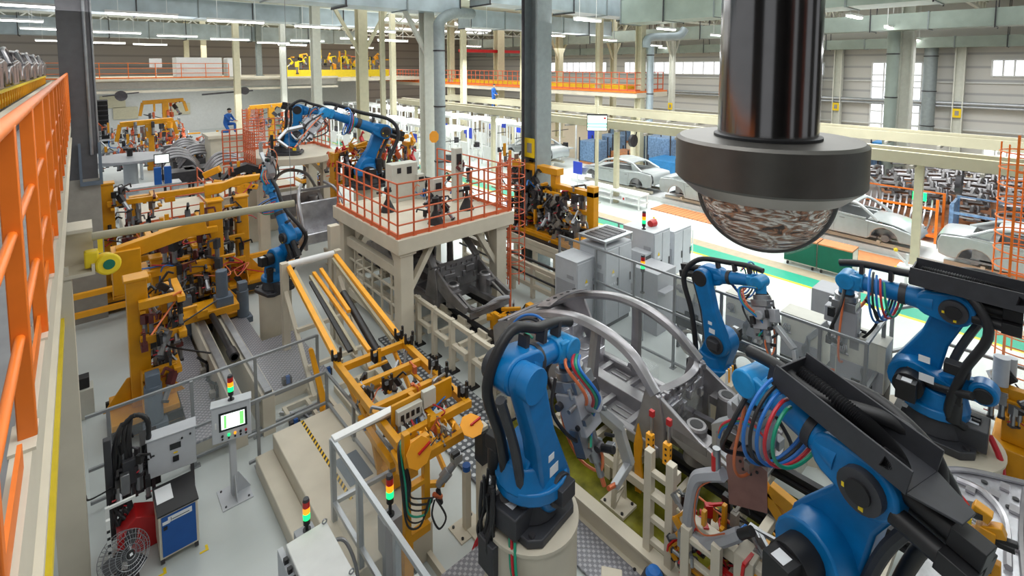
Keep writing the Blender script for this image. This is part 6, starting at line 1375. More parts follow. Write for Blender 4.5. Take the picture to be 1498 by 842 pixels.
# TV
c = X(873.5,179,17.4); n_ = (CAM-c); n_.z = 0; n_.normalize(); s_ = V(0,0,1).cross(n_).normalized(); w_, h_ = .9, .76
t = thing('hanging_screen', 'hanging screen with a red, white and teal table under the overhead conveyor', 'screen', c); A = (s_, n_, V(0,0,1))
q = M('black'); q.box(c, (w_,.06,h_), A); mk('frame', q, t); f = c+n_*.033
q = M('screen'); q.box(f-V(0,0,.02), (w_-.06,.005,h_-.1), A); q.use('screen_teal').box(f+n_*.003-V(0,0,.06), (w_-.06,.003,.1), A); q.box(f+n_*.003-V(0,0,.2), (w_-.06,.003,.08), A); q.use('red').box(f+n_*.004+s_*.34+V(0,0,.2), (.1,.003,.08), A)
for k in range(3): q.use('copper').box(f+n_*.004-s_*(.3-.2*k)+V(0,0,.2), (.12,.003,.015), A)
mk('lit_display', q, t); q = M('colcream'); q.b2(c.x-.02,c.x+.02,c.y-.02,c.y+.02,c.z+h_/2,c.z+h_/2+.6); mk('hanger', q, t)
p = X(872,310,17.9); t = thing('slim_post', 'slim pale yellow post between yellow fixture and silver car', 'post', (17.9,p.y,0)); mk('post', M('colcream').b2(17.84,17.96,p.y-.06,p.y+.06,0,4.2), t); mk('base_plate', M('colcream').b2(17.75,18.05,p.y-.15,p.y+.15,0,.03), t)
# white lamp barrier cart of the aisle, guard rail
for k, (y, lb) in enumerate(((8.3,'right'),(9.3,'left'))): 
    t = thing('tool_trolley', 'white spindly tool trolley with yellow handles on the bright floor, %s one' % lb, 'trolley', (15.0,y,0)); q = M('white')
    for a in (0,.5): q.b2(15+a,15.03+a,y,y+.03,0,.8); q.b2(15+a,15.03+a,y+.6,y+.63,0,.8)
    for z in (.3,.8): q.b2(15,15.53,y,y+.03,z,z+.03); q.b2(15,15.53,y+.6,y+.63,z,z+.03); q.b2(15,15.03,y,y+.6,z,z+.03)
    mk('frame', q, t); q = M('gold'); q.cyl((15.1,y+.2,.8),(15.1,y+.2,1.0),.03,n=8); q.cyl((15.3,y+.4,.8),(15.3,y+.4,.98),.03,n=8); mk('yellow_handle', q, t)
p = G(1325,415); t = thing('tool_trolley', 'small white tool stand with yellow tips beside the orange matting, above the right robot forearm', 'trolley', (p.x,p.y,0)); q = M('white'); q.b2(p.x-.2,p.x+.2,p.y-.2,p.y+.2,.5,.55); q.b2(p.x-.03,p.x+.03,p.y-.03,p.y+.03,0,.9); q.bar(V(p.x,p.y-.3,.3),V(p.x,p.y+.3,.9),.05); mk('frame', q, t); q = M('gold'); q.sph(p+V(0,.28,.95),.06,8); q.sph(p+V(0,.25,.4),.06,8); mk('yellow_tip', q, t)
q = M('fencegrey'); q.b2(12.9,12.95,8.2,14.5,1.3,1.34); q.b2(12.9,12.95,8.2,14.5,.2,.24)
for k in range(6): q.b2(12.9,12.95,8.2+k*1.25,8.25+k*1.25,0,1.34)
one('aisle_rail', q, 'grey rail with panels behind the control cabinets, before the bright aisle', 'railing')
q = M('acrylic'); q.b2(12.92,12.93,8.25,14.45,.24,1.3); one('rail_panel', q, 'clear panels in the grey rail behind the control cabinets', 'panel')
# white work stations
r8 = random.Random(8)
def station(x, y, label):
    t = thing('work_station', label, 'work station', (x,y,0)); q = M('white')
    for a in (0,1.6):
        for b in (0,1.5): q.b2(x+a,x+a+.08,y+b,y+b+.08,0,2.7)
    q.b2(x,x+1.7,y,y+1.58,2.7,2.85); mk('frame', q, t)
    q = M('lamp'); q.b2(x+.4,x+.5,y+.1,y+1.4,2.64,2.7); q.b2(x+1.1,x+1.2,y+.1,y+1.4,2.64,2.7); mk('lamp_tube', q, t)
    q = M('offwhite'); q.b2(x+.1,x+1.5,y+.1,y+1.4,.75,.85); q.b2(x-.1,x-.05,y+.2,y+1.2,.3,1.2); mk('bench_top', q, t)
    q = M('signblue'); 
    if r8.random() < .35: q.b2(x-.12,x-.1,y+.3,y+.8,1.8,2.3); mk('blue_sign', q, t)
    q = M('darksteel'); 
    for k in range(3): a = r8.random(); q.b2(x+.2+a,x+.4+a,y+.3,y+.6,.85,1.0+.3*r8.random())
    q.b2(x+.0,x+1.6,y+.7,y+.74,2.0,2.04); mk('tools', q, t)
rows = ((15.2,'nearest'),(19.6,'second'),(23.6,'third'))
for ri, (x, rl) in enumerate(rows):
    for k in range(11):
        y = 20.5+k*2.5+ri*.8
        if abs(x-17)<2 and y<21: continue
        station(x, y, 'white lit work station, %s row from the line, place %s from its near end' % (rl, ('first','second','third','fourth','fifth','sixth','seventh','eighth','ninth','tenth','eleventh')[k]))
# blue wrapped stacks and boxes
for k, (u, v, w, h, mt, lb) in enumerate(((868,232,1.3,1.5,'wrapblue','grey blue wrapped stack behind the silver car, leftmost'),(893,222,1.5,1.5,'wrapblue','dark blue wrapped stack left of the brown cartons'),(915,232,1.4,.8,'wood','brown cartons on a pale pallet behind the silver car'),(960,235,1.6,1.9,'wrapblue','tall blue wrapped stack right of the brown cartons'),(973,240,1.6,2.0,'wrapblue','tall blue wrapped stack touching the camera housing'),(980,250,1.8,1.0,'binblue','bright blue container beside the camera housing, low'),(912,200,1.6,1.4,'wrapblue','far blue wrapped stack above the screen line'),(955,205,1.8,1.2,'wrapblue','far blue wrapped stack right of the hanging screen'),(1265,250,1.5,1.3,'wrapblue','blue wrapped stack right of the camera housing'),(1300,238,1.6,1.6,'binblue','blue container behind the big pale column'))):
    p = G(u, v+6); d = p.length; t = thing('wrapped_stack', lb, 'stack', (p.x,p.y,0)); q = M(mt)
    q.b2(p.x-w/2,p.x+w/2,p.y-w/2,p.y+w/2,.15,h); mk('load', q, t, bevel=.06); q = M('wood'); q.b2(p.x-w/2,p.x+w/2,p.y-w/2,p.y+w/2,0,.15); mk('pallet', q, t)
    q = M('darksteel')
    for a in (-1,1):
        for b in (-1,1): q.b2(p.x+a*w/2-.03,p.x+a*w/2+.03,p.y+b*w/2-.03,p.y+b*w/2+.03,.1,h+.2)
    mk('cage_post', q, t)
# stacked pressed parts
q = M('biwdark'); A_ = [V(-.5,-.3,.25), V(-.2,-.32,.5), V(.2,-.32,.45), V(.55,-.3,.15)]; q.tube(A_, .07, 6); q.tube([p+V(0,.6,0) for p in A_], .07, 6); q.box(V(0,0,.42), (.5,.66,.08)); q.bar((-.5,-.3,.25),(-.5,.3,.25),.12,.06); q.use('biw').bar((.5,-.3,.2),(.5,.3,.2),.1,.06); q.cyl((-.35,-.34,.3),(-.35,-.34,.6),.09); q.cyl((-.35,.34,.3),(-.35,.34,.6),.09)
part0 = tag(mk('pressed_part', q, None, smooth=False, origin=V(0,0,0)), 'dark pressed steel axle part in the storage field behind the silver cars', 'car part', 'dark axle parts stored in rows at the right')
q = M('orange'); q.b2(-.03,.03,-.03,.03,0,2.0)
first = True; rr = random.Random(5)
for i in range(9):
    for j in range(11):
        for lv in range(2):
            if i > 6 and lv: continue
            if abs(25.6+i*1.25-31.2) < 1.2 and abs(-2.6+j*1.25-5.2) < 1.0: continue
            o = part0 if first else part0.copy()
            if not first: COL.objects.link(o)
            first = False
            o.location = (25.6+i*1.25+.2*rr.random(), -2.6+j*1.25+(.3 if i % 2 else 0), .2+lv*.75); o.rotation_euler = (.15*rr.random(), -.35, rr.uniform(-.2,.2)+PI)
q = M('wood'); q.b2(24.9,36.5,-3.6,11.6,0,.12); one('storage_floor', q, 'brown pallets under the field of dark axle parts', 'pallet')
q = M('biw'); q.prism([(0,0),(.5,.1),(.9,.5),(1.0,.95),(.95,1.0),(.82,.55),(.45,.18),(0,.08)], V(0,-.5,0), V(1,0,0), V(0,0,1), V(0,1,0), .05); q.bar((.9,-.5,.6),(.9,.1,.6),.05)
pn0 = tag(mk('door_pressing', q, None, origin=V(0,0,0)), 'curved grey pressing hanging in the long rack behind the silver car body', 'car part', 'pressings in the racks behind the car bodies')
first = True
for (xx, y0, n) in ((23.0, 3.6, 17), (22.8, -1.6, 20)):
    for k in range(n):
        o = pn0 if first else pn0.copy()
        if not first: COL.objects.link(o)
        first = False; o.location = (xx, y0+k*.19, .35); 
for i, (y0, y1, lb) in enumerate(((3.0,7.2,'behind the silver car right of the dome'),(-2.1,2.6,'behind the white car at the right edge'))):
    t = thing('pressing_rack', 'blue wrapped rack frame of pressings %s' % lb, 'rack', (23.4,(y0+y1)/2,0)); q = M('orange' if i == 0 else 'wrapblue')
    for y in (y0,y1):
        for x in (22.9,24.3): q.b2(x-.04,x+.04,y-.04,y+.04,0,1.6)
    q.b2(22.9,24.3,y0,y1,.2,.28); q.b2(22.88,22.94,y0,y1,1.2,1.28); q.b2(24.26,24.32,y0,y1,1.55,1.6); mk('frame', q, t); q = M('wrapblue'); q.b2(22.9,24.3,y1,y1+.08,.3,1.5); mk('wrapping', q, t)
q = M('silver'); q.tube([(24.6,5.0,.0),(24.6,5.1,1.4),(24.6,5.9,1.9),(24.6,6.7,1.4),(24.6,6.8,.0)], .06, 8); q.b2(24.58,24.62,5.1,6.7,.0,1.6); one('silver_arch_panel', q, 'large pale arched panel standing behind the silver car right of the dome', 'panel', smooth=True)
q = M('red'); q.b2(24.0,24.3,6.9,7.6,1.5,1.7); one('red_bin', q, 'red tray on the rack behind the silver car right of the dome', 'tray')
q = M('led_green'); q.b2(22.8,22.82,3.3,3.7,1.5,1.8); one('green_tag', q, 'bright green tag at the corner of the rack behind the silver car', 'tag')
q = M('white'); q.b2(20.02,20.05,6.1,6.9,.4,1.9); q.use('cabgrey2').b2(20.0,20.02,6.0,7.0,1.05,1.35); one('white_notice', q, 'thin white frame with a dark plate before the silver car right of the dome', 'sign')
for k, (u, v, w) in enumerate(((1255,205,26),(1240,175,32),(1400,225,28))):
    pass
# small blue signs in the hall
for k, (u, v, z, lb) in enumerate(((845,246,.9,'blue sign plate left of the silver car'),(720,183,2.3,'blue sign above the white work stations, nearest the grey column'),(686,195,2.2,'blue sign over the middle of the white work stations'),(865,198,1.6,'blue sign under the hanging screen'),(757,187,2.2,'blue sign right beside the tall grey column'))):
    p = G(u, v, z); q = M('signblue'); q.b2(p.x-.02,p.x+.02,p.y-.3,p.y+.3,z-.3,z+.35); q.use('white').b2(p.x-.02,p.x+.02,p.y-.03,p.y+.03,0,z-.3); one('blue_sign', q, lb, 'sign')
# yellow machinery on the left part of the mezzanines
t = thing('yellow_carrier', 'yellow skid carriers standing on the far left mezzanine, right end', 'carrier', (21,46,5.4)); q = M('gold')
m5 = MB().use('cream'); m5.b2(17.6, 26, 43, 58, 5.0, 5.3); struct('mezzanine_far', m5)
for k in range(10):
    x = 13.5+k*.95; q.b2(x,x+.08,44.6,44.7,5.3,6.4+.4*(k%3)); q.b2(x,x+.9,44.6,44.7,5.9,6.0)
q.b2(13.5,23,44.5,45.2,5.35,6.0); mk('frame', q, t); clutter(t, (14,44.5,6.0), (22.5,45.5,7.2), 40, 91, 2.2, cols=('gold','yellow2','gold','black'))
t = thing('yellow_conveyor', 'yellow roller conveyor lying on the middle mezzanine', 'conveyor', (27,30,4.8)); q = M('gold'); q.b2(26.2,26.4,19,40,4.85,5.15); q.b2(27.4,27.6,19,40,4.85,5.15)
for k in range(20): q.b2(26.2,27.6,19+k*1.1,19.2+k*1.1,5.0,5.1)
mk('frame', q, t)
q = M('white'); q.b2(5.6,8.6,44.4,46.4,5.45,7.0); q.b2(6.0,6.3,44.35,44.4,6.0,6.3); one('white_cabin', q, 'white box cabin on the left mezzanine', 'cabin', bevel=.15)
q = M('white'); q.b2(9.0,10.0,44.6,46,5.45,7.0); one('white_cabin', q, 'small white box on the left mezzanine, right of the larger cabin', 'cabin', bevel=.1)
q = M('white'); q.b2(3.95,4.7,44.25,44.3,6.25,6.9); q.b2(4.3,4.36,44.25,44.3,5.45,6.3); one('white_board', q, 'small white board on a stand on the left mezzanine', 'sign')
q = M('orange'); q.b2(-.5,-.3,43.5,43.9,5.1,6.6); q.b2(.5,.8,44,44.3,5.45,6.5); one('orange_gate', q, 'orange gate end on the left mezzanine beside the dark column', 'gate')
q = M('darksteel'); q.cyl((2.2,43.6,4.3),(2.2,43.2,4.3),.35,n=16); q.bar((1.2,43.4,4.3),(3.2,43.4,4.5),.08); one('ceiling_fan', q, 'dark fan hung under the left mezzanine beam, left one', 'fan')
q = M('darksteel'); q.cyl((9.9,43.6,4.4),(9.9,43.2,4.4),.3,n=16); q.bar((7.0,43.4,4.2),(10.5,43.4,4.4),.12); one('ceiling_fan', q, 'dark fan and rail hung under the left mezzanine beam, right one', 'fan')
# ---- workshop below the left mezzanine ----
def far_robot(u, v, d, label, seed, mt='yellow', h=2.6):
    x, y = cu(u, d); t = thing('workshop_jig', label, 'welding jig', (x,y,0)); q = M(mt); q.b2(x-.2,x+.2,y-.2,y+.2,0,h); q.bar((x-1.4,y,h),(x+1.2,y,h+.1),.3); q.bar((x-1.4,y,h),(x-1.6,y,h-1.0),.2); q.bar((x+1.2,y,h),(x+1.4,y,h-.8),.2); mk('frame', q, t, bevel=.02)
    clutter(t, (x-1.3,y-.5,.4), (x+1.2,y+.4,h), 24, seed, 1.9, cols=('black','darksteel','yellow2','rail_orange','steel'))
far_robot(215, 0, 30, 'yellow jig with drooping arms in the far workshop under the mezzanine', 101, h=2.9)
far_robot(240, 0, 38, 'high yellow jig hanging near the mezzanine beam in the far workshop', 102, h=3.6)
far_robot(395, 0, 36, 'yellow handling jig left of the far platform robot', 103, h=3.4)
far_robot(280, 0, 27, 'dark and yellow clamp jig in the far workshop, beside silver body parts', 104, 'biwdark', h=2.0)
for k, (u, d, s) in enumerate(((270,26,1.0),(290,24,1.2),(312,27,1.0),(330,22,1.1),(255,23,1.0))):
    x, y = cu(u, d); t = thing('body_part', 'silver pressed body part stacked in the far workshop, %s of five' % ('leftmost','second','third','fourth','nearest')[k], 'car part', (x,y,0)); q = M('biw')
    for j in range(4): q.tube([(x-.8*s,y+j*.2,1.5+.1*j),(x-.3*s,y+j*.2,2.1+.1*j),(x+.4*s,y+j*.2,2.0+.1*j),(x+.9*s,y+j*.2,1.3+.1*j)], .07, 6)
    mk('pressing', q, t, smooth=True); q = M('darksteel'); q.b2(x-.7,x+.7,y-.2,y+1.0,.9,1.4); q.b2(x-.6,x-.5,y,y+.1,0,.9); q.b2(x+.5,x+.6,y,y+.1,0,.9); mk('stand', q, t)
q = M('black'); x, y = cu(137, 40); t = thing('dark_rack', 'tall black rack against the far left workshop wall', 'rack', (x,y,0)); q.b2(x-.8,x+.8,y-.1,y,0,3.6); mk('back', q, t); q = M('darksteel')
for k in range(9): q.b2(x-.8,x+.8,y-.5,y-.1,.3+k*.4,.36+k*.4)
mk('shelf', q, t)
# cream railed platforms, left middle
def lowplat(x0, x1, y0, y1, z, label):
    q = M('cream'); q.b2(x0,x1,y0,y1,0,z-.03); q.b2(x0-.03,x1+.03,y0-.03,y1+.03,z-.06,z); one('low_platform', q, label, 'platform', bevel=.03)
lowplat(.85, 3.3, 18.6, 21.6, 1.5, 'cream platform block behind the yellow jigs with orange railing on top')
guard('platform_railing', [(.9,18.7),(3.2,18.7),(3.2,21.5)], 1.5, 1.1, 'orange railing on the cream platform behind the yellow jigs', 'rail_orange', 1.2, 3, .02)
lowplat(3.8, 6.4, 20.2, 23.5, 1.6, 'farther cream platform block with orange railing, left of the far round platform')
guard('platform_railing', [(3.85,20.3),(6.3,20.3)], 1.6, 1.1, 'orange railing on the farther cream platform', 'rail_orange', 1.3, 3, .02)
lowplat(-1.2, -.15, 16.0, 18.0, .9, 'low cream platform at the far left behind the dark column')
guard('platform_railing', [(-1.1,16.1),(-.2,16.1)], .9, 1.0, 'short orange railing on the low platform behind the dark column', 'rail_orange', .6, 3, .018)
t = thing('black_cover_jig', 'black shiny cover on orange arms behind the horn shaped yellow beam', 'welding jig', (4.0,17.5,0)); q = M('black'); q.prism([(0,0),(.25,.3),(.7,.42),(1.1,.25),(1.25,-.05),(.9,.05),(.6,.18),(.3,.08)], V(3.25,17.5,2.85), V(1,-.1,0).normalized(), V(0,0,1), V(.1,1,0).normalized(), .45); mk('cover', q, t, smooth=True); q = M('yellow2'); q.bar((3.0,17.4,2.8),(4.2,17.2,2.5),.16); q.bar((2.8,17.6,3.0),(3.2,17.4,3.2),.2); q.b2(3.6,3.9,17.2,17.5,0,2.6); mk('arm', q, t, bevel=.02); clutter(t, (3.0,17.0,2.3),(4.6,17.6,3.2), 16, 111, 1.2, cols=('black','rail_orange'))
# operator desk far left
x, y = cu(232, 21); t = thing('workshop_desk', 'long grey workshop table with small lit monitor and blue cabinets, far left', 'table', (x,y,0)); q = M('alu'); q.b2(x-2.6,x+.6,y-.5,y+.4,1.3,1.38); mk('top', q, t); q = M('cabgrey'); q.b2(x-1.6,x-1.3,y-.3,y+.3,0,1.3); q.b2(x+.3,x+.5,y-.3,y+.3,0,1.3); mk('leg', q, t)
t = thing('monitor', 'small white lit monitor on the long grey workshop table', 'monitor', (x,y,1.38)); q = M('black'); q.b2(x-.3,x+.25,y-.03,y+.03,2.2,2.62); q.b2(x-.04,x,y,y+.03,1.38,2.2); mk('case', q, t); q = M('screen'); q.b2(x-.27,x+.22,y-.04,y-.03,2.24,2.58); mk('lit_display', q, t)
for k in (0,1): q = M('cabblue'); q.b2(x-.35+k*.35,x-.1+k*.35,y-.4,y-.2,1.38,2.1); one('blue_locker', q, '%s narrow blue box under the small lit monitor' % ('left','right')[k], 'box')
t = thing('arched_table', 'pale round roller table with black star hub at the far left', 'table', (.9,19.5,0)); c = G(190,228,1.9); q = M('cabgrey2'); q.lathe((c.x,c.y,0), [(1.5,1.7),(1.6,1.75),(1.6,1.85),(.3,1.9)], 28); mk('round_top', q, t, smooth=True); q = M('black'); q.cyl((c.x,c.y,1.9),(c.x,c.y,2.2),.12,n=8); q.box(V(c.x,c.y,2.25),(.5,.14,.1)); q.box(V(c.x,c.y,2.25),(.14,.5,.1)); mk('star_hub', q, t); q = M('cabgrey'); q.cyl((c.x,c.y,0),(c.x,c.y,1.7),.3,n=12); mk('stem', q, t)
# far round platform of the far robot
t = thing('far_platform', 'far cream platform on legs with rounded front, carrying a blue robot', 'platform', (5.5,18,0)); q = M('cream'); 
pl = [(4.3,19.8),(4.3,17.9),(4.7,17.2),(5.4,16.85),(6.2,16.9),(6.8,17.3),(7.0,17.9),(7.0,19.8)]
q.prism([(a-5.5,b-18) for a,b in pl], V(5.5,18,3.2), V(1,0,0), V(0,1,0), V(0,0,1), .24); mk('deck', q, t, bevel=.02)
for a, b in ((4.55,18.0),(6.7,18.0),(4.55,19.5),(6.7,19.5)): q = M('cream'); q.b2(a-.16,a+.16,b-.16,b+.16,0,3.08); q.bar((a,b,2.3),(a+(.6 if a<5.5 else -.6),b,3.08),.12); mk('leg', q, t, bevel=.01)
guard('platform_railing', [(4.4,19.7),(6.9,19.7),(6.95,18.2)], 3.32, 1.1, 'orange mesh railing round the back of the far round platform', 'rail_orange', .35, 5, .016)
guard('platform_railing', [(3.6,19.0),(4.25,19.0),(4.25,17.6)], 3.0, 1.2, 'dense orange railing beside the far round platform, left of its robot', 'rail_orange', .22, 6, .018)
q = M('biwdark'); q.tube([(4.95,18.2,1.9),(5.1,18.5,2.4),(5.6,18.7,2.6),(6.2,18.6,2.4),(6.4,18.2,1.9)], .06, 8); q.b2(4.9,6.45,17.9,18.4,1.5,1.9); q.b2(4.95,6.4,17.5,17.7,1.2,1.6); q.bar((4.95,18.0,1.8),(5.0,17.4,1.4),.12); q.bar((6.4,18.0,1.8),(6.35,17.4,1.4),.12); q.b2(4.9,6.45,18.4,19.3,1.0,1.5); q.cyl((5.2,17.8,1.2),(5.2,17.8,1.75),.16); q.cyl((6.15,17.8,1.2),(6.15,17.8,1.75),.16); t = one('dark_car_shell', q, 'dark car body shell parked under the far round platform', 'car body', smooth=True)
jig('jig_column', 7.9, 21.0, 2.6, 'yellow jig heap right behind the far round platform', 77, -1, n=24, motor=False)
# black column post with small unit on the far platform
q = M('black'); p = V(4.75,17.5,3.32); q.b2(p.x-.04,p.x+.04,p.y-.04,p.y+.04,3.32,4.1); q.box(p+V(0,0,.1),(.2,.2,.2)); q.bar(p+V(0,0,.6),p+V(.3,0,.6),.06); one('pin_unit', q, 'thin black post unit at the left front of the far round platform', 'fixture')
# orange tower ladder left of the far platform
q = M('rail_orange'); x, y = cu(368, 24)
for k in range(14):
    z = 2.4+k*.14; q.tube([V(x+.45*math.cos(2*PI*i/12), y+.45*math.sin(2*PI*i/12), z) for i in range(13)], .02, 4, smooth=False)
for i in range(6): q.cyl((x+.45*math.cos(i),y+.45*math.sin(i),0),(x+.45*math.cos(i),y+.45*math.sin(i),4.3),.02,n=6)
one('ladder_cage', q, 'short orange ladder cage left of the far robot', 'ladder')
q = M('red'); p = G(1258,244,1.8) if 0 else None
# ================= people =================
def figure(name, label, joints, edges, radii, mats, loc):
    t = thing(name, label, 'person', loc)
    me = bpy.data.meshes.new('body'); me.from_pydata([tuple(j) for j in joints], edges, []); me.materials.append(MT[mats])
    o = bpy.data.objects.new('body', me); COL.objects.link(o); o.parent = t; MW['body'] = MW[t.name]
    sk = o.modifiers.new('skin', 'SKIN'); sk.use_smooth_shade = True
    for v_, r_ in zip(me.skin_vertices[0].data, radii): v_.radius = (r_, r_)
    me.skin_vertices[0].data[0].use_root = True
    o.modifiers.new('sub', 'SUBSURF').levels = 1
    return t
def person(label, x, y, z, rz, kneel, shirt='cloth_blue', k=1.0):
    a = V(math.cos(rz), math.sin(rz), 0); s = V(-a.y, a.x, 0)
    def L(f, l, h): return (a*f+s*l)*k+V(0,0,h*k)
    if kneel:
        J = [L(0,0,.5), L(.06,0,.72), L(.14,0,.95), L(.2,0,1.06), L(.05,.1,.48), L(.42,.13,.5), L(.4,.14,.1), L(.5,.14,.05), L(.05,-.1,.46), L(.3,-.12,.1), L(-.12,-.13,.08), L(-.2,-.13,.05), L(.14,.19,.95), L(.3,.22,.72), L(.5,.1,.66), L(.14,-.19,.95), L(.34,-.2,.74), L(.52,-.06,.68)]
    else:
        J = [L(0,0,.92), L(0,0,1.15), L(.01,0,1.4), L(.02,0,1.5), L(0,.09,.88), L(.04,.1,.48), L(0,.1,.09), L(.12,.1,.04), L(0,-.09,.88), L(.0,-.1,.48), L(-.04,-.1,.09), L(.08,-.1,.04), L(0,.19,1.4), L(.03,.25,1.12), L(.2,.2,.98), L(0,-.19,1.4), L(.03,-.25,1.12), L(.2,-.2,.98)]
    E_ = [(0,1),(1,2),(2,3),(0,4),(4,5),(5,6),(6,7),(0,8),(8,9),(9,10),(10,11),(2,12),(12,13),(13,14),(2,15),(15,16),(16,17)]
    Rd = [.14,.14,.15,.06,.1,.07,.05,.04,.1,.07,.05,.04,.06,.05,.04,.06,.05,.04]
    t = figure('person', label, J, E_, [r_*k for r_ in Rd], shirt, (x,y,z))
    hd = V(x,y,z)+J[3]+V(0,0,.12*k)+a*.04*k
    q = M('skin'); q.sph(hd, .095*k, 12, 1.25); q.sph(hd+a*.1*k+V(0,0,-.01), .02*k, 6); q.sph(hd+s*.095*k, .025*k, 6); q.sph(hd-s*.095*k, .025*k, 6); mk('head', q, t, smooth=True)
    q = M('hair'); q.sph(hd+V(0,0,.03*k)-a*.015*k, .108*k, 12, 1.1, z0=0.05); mk('hair', q, t, smooth=True)
    q = M('skin')
    for j in (14,17):
        h0 = V(x,y,z)+J[j]; q.sph(h0+a*.04*k, .035*k, 8)
        for f_ in range(4): q.cyl(h0+a*.05*k+s*(f_-1.5)*.016*k, h0+a*(.11-.006*abs(f_-1.5))*k+s*(f_-1.5)*.02*k-V(0,0,.03*k), .008*k, n=6)
        q.cyl(h0+a*.03*k+s*.03*k, h0+a*.08*k+s*.05*k, .009*k, n=6)
    mk('hand', q, t, smooth=True)
x, y = cu(328, 24.3)
q = M('cream'); q.b2(x-.8,x+.8,y-.6,y+.8,0,3.0); q.b2(x-.9,x+.9,y-.7,y+.9,2.9,3.05); one('work_pedestal', q, 'cream work platform under the kneeling worker in blue', 'platform')
person('person in blue overalls kneeling on a raised platform in the far workshop, dark hair', x, y, 3.05, -.9, True, k=.95)
p = G(722, 171); x, y = cu(722, 36); person('person in blue work clothes standing far off between the grey riser and the middle column', x, y, 3.3-.0, -1.2, False)
q = M('offwhite'); q.b2(x-1.5,x+1.5,y-1.0,y+1.2,3.15,3.3); q.b2(x-1.4,x-1.3,y-.9,y-.8,0,3.15); q.b2(x+1.3,x+1.4,y-.9,y-.8,0,3.15); q.b2(x-1.4,x-1.3,y+1,y+1.1,0,3.15); q.b2(x+1.3,x+1.4,y+1,y+1.1,0,3.15); one('service_deck', q, 'white service deck far off under the person in blue', 'platform')
# ================= more machinery =================
rb = COL.objects['welding_robot']
# black cable clump beside the foreground robot's foot
t = thing('cable_clump', 'tangled black cables with a green and a red one, left of the big robot base', 'cable', (3.1, 3.9, 1.0))
r9 = random.Random(12)
for k in range(14):
    q = M('rubber'); p = V(3.12+r9.random()*.12, 3.78+r9.random()*.3, 1.95-r9.random()*.2)
    q.tube([p, p+V(-.06+r9.random()*.06,-.03,-.3), p+V(-.1+r9.random()*.12,-.06+r9.random()*.1,-.6), p+V(.05*r9.random(),-.1,-.95)], .018+.01*r9.random(), 7); mk('black_cable', q, t, smooth=True)
for c, o1 in (('hosegreen',0),('hosered',.05),('hosegreen',.08)):
    q = M(c); q.tube([(3.2,3.6+o1,1.5),(3.1,3.45+o1,1.2),(3.2,3.35+o1,.95),(3.35,3.4+o1,.8)], .016, 7); mk('coloured_cable', q, t, smooth=True)
q = M('blackp'); q.b2(3.02,3.2,3.75,4.0,1.0,1.35); mk('plug_box', q, t, bevel=.01)
# cream supports near the paddle
q = M('cream'); q.b2(3.85,3.97,4.55,4.67,0,1.5); q.b2(3.7,4.12,4.4,4.82,0,.03); q.bar((3.91,4.6,1.2),(4.1,4.6,.1),.04); one('support_post', q, 'cream support post with foot brace close left of the big blue robot', 'post', bevel=.005)
# small blue capped unit and block at the bottom edge
p = G(957,835,.5); q = M('blackp'); q.lathe((p.x,p.y,0), [(.16,0),(.16,.35),(.12,.45),(.06,.5)], 20); q.use('hoseblue').lathe((p.x,p.y,0), [(.1,.47),(.07,.52),(.0001,.54)], 16); one('locating_unit', q, 'black round unit with blue cap at the bottom edge, right of the channel beam', 'fixture', smooth=True)
p = G(885,838,.3); q = M('cream'); q.box(V(p.x,p.y-.1,.15), (.3,.25,.3), (V(.8,.6,0),V(-.6,.8,0),V(0,0,1))); one('cream_block', q, 'cream block on the checker plate at the bottom edge', 'block', bevel=.01)
# frames on the floor between slide rails and lift
for k, (x0, x1, y0, y1, z, lb) in enumerate(((2.55,3.35,8.55,9.35,.1,'nearer'),(3.5,4.4,8.2,9.3,.12,'right'))):
    q = M('cream'); w = .06
    q.b2(x0,x1,y0,y0+w,0,z); q.b2(x0,x1,y1-w,y1,0,z); q.b2(x0,x0+w,y0,y1,0,z); q.b2(x1-w,x1,y0,y1,0,z); q.b2((x0+x1)/2,(x0+x1)/2+w,y0,y1,0,z); q.use('steel').b2(x0+.1,x1-.1,(y0+y1)/2,(y0+y1)/2+.05,0,z+.03)
    one('floor_frame', q, 'low cream floor frame behind the grey tube fence, %s one' % lb, 'frame')
for k, (x, y) in enumerate(((2.75,9.7),(3.6,9.9),(2.6,8.8))):
    q = M('darksteel'); q.b2(x-.08,x+.08,y-.06,y+.06,.0 if k else .3,.14 if k else .42); q.use('cabblue').b2(x-.03,x+.03,y-.1,y-.04,.05 if k else .34,.2 if k else .48); one('sensor_block', q, 'small dark sensor block with blue tip, %s' % ('near the low floor frame','by the foot of the roller frame','on the checker plate walkway')[k], 'sensor')
q = M('steel'); q.tube([(2.5,9.3,.04),(2.8,9.0,.04),(2.9,8.7,.05),(3.2,8.6,.04),(3.3,8.9,.05)], .03, 8); one('floor_conduit', q, 'grey bent conduit on the floor beside the orange lever', 'conduit', smooth=True)
# yellow clamp unit on the line between gantry and bare car frame
t = thing('line_clamp', 'yellow clamp arm unit on the line, between the gantry and the bare car frame', 'clamp', (7.0,7.9,.6))
q = M('yellow'); q.bar((6.55,8.3,.85),(7.35,7.6,.85),.12,.1); q.b2(6.6,6.75,8.1,8.25,.6,.95); q.b2(7.2,7.35,7.6,7.75,.6,1.15); q.bar((6.9,8.2,.95),(7.1,7.8,1.05),.07); mk('arm', q, t, bevel=.006); clutter(t, (6.6,7.6,.7), (7.3,8.3,1.0), 10, 130, .7, cols=('black','yellow2','signblue','steel'))
q = M('cabgrey2'); q.tube([(6.75,8.6,.9),(6.95,8.4,1.1),(7.2,8.3,1.1)], .05, 8); one('bent_pipe', q, 'grey bent pipe on the line beside the yellow clamp arm', 'pipe', smooth=True)
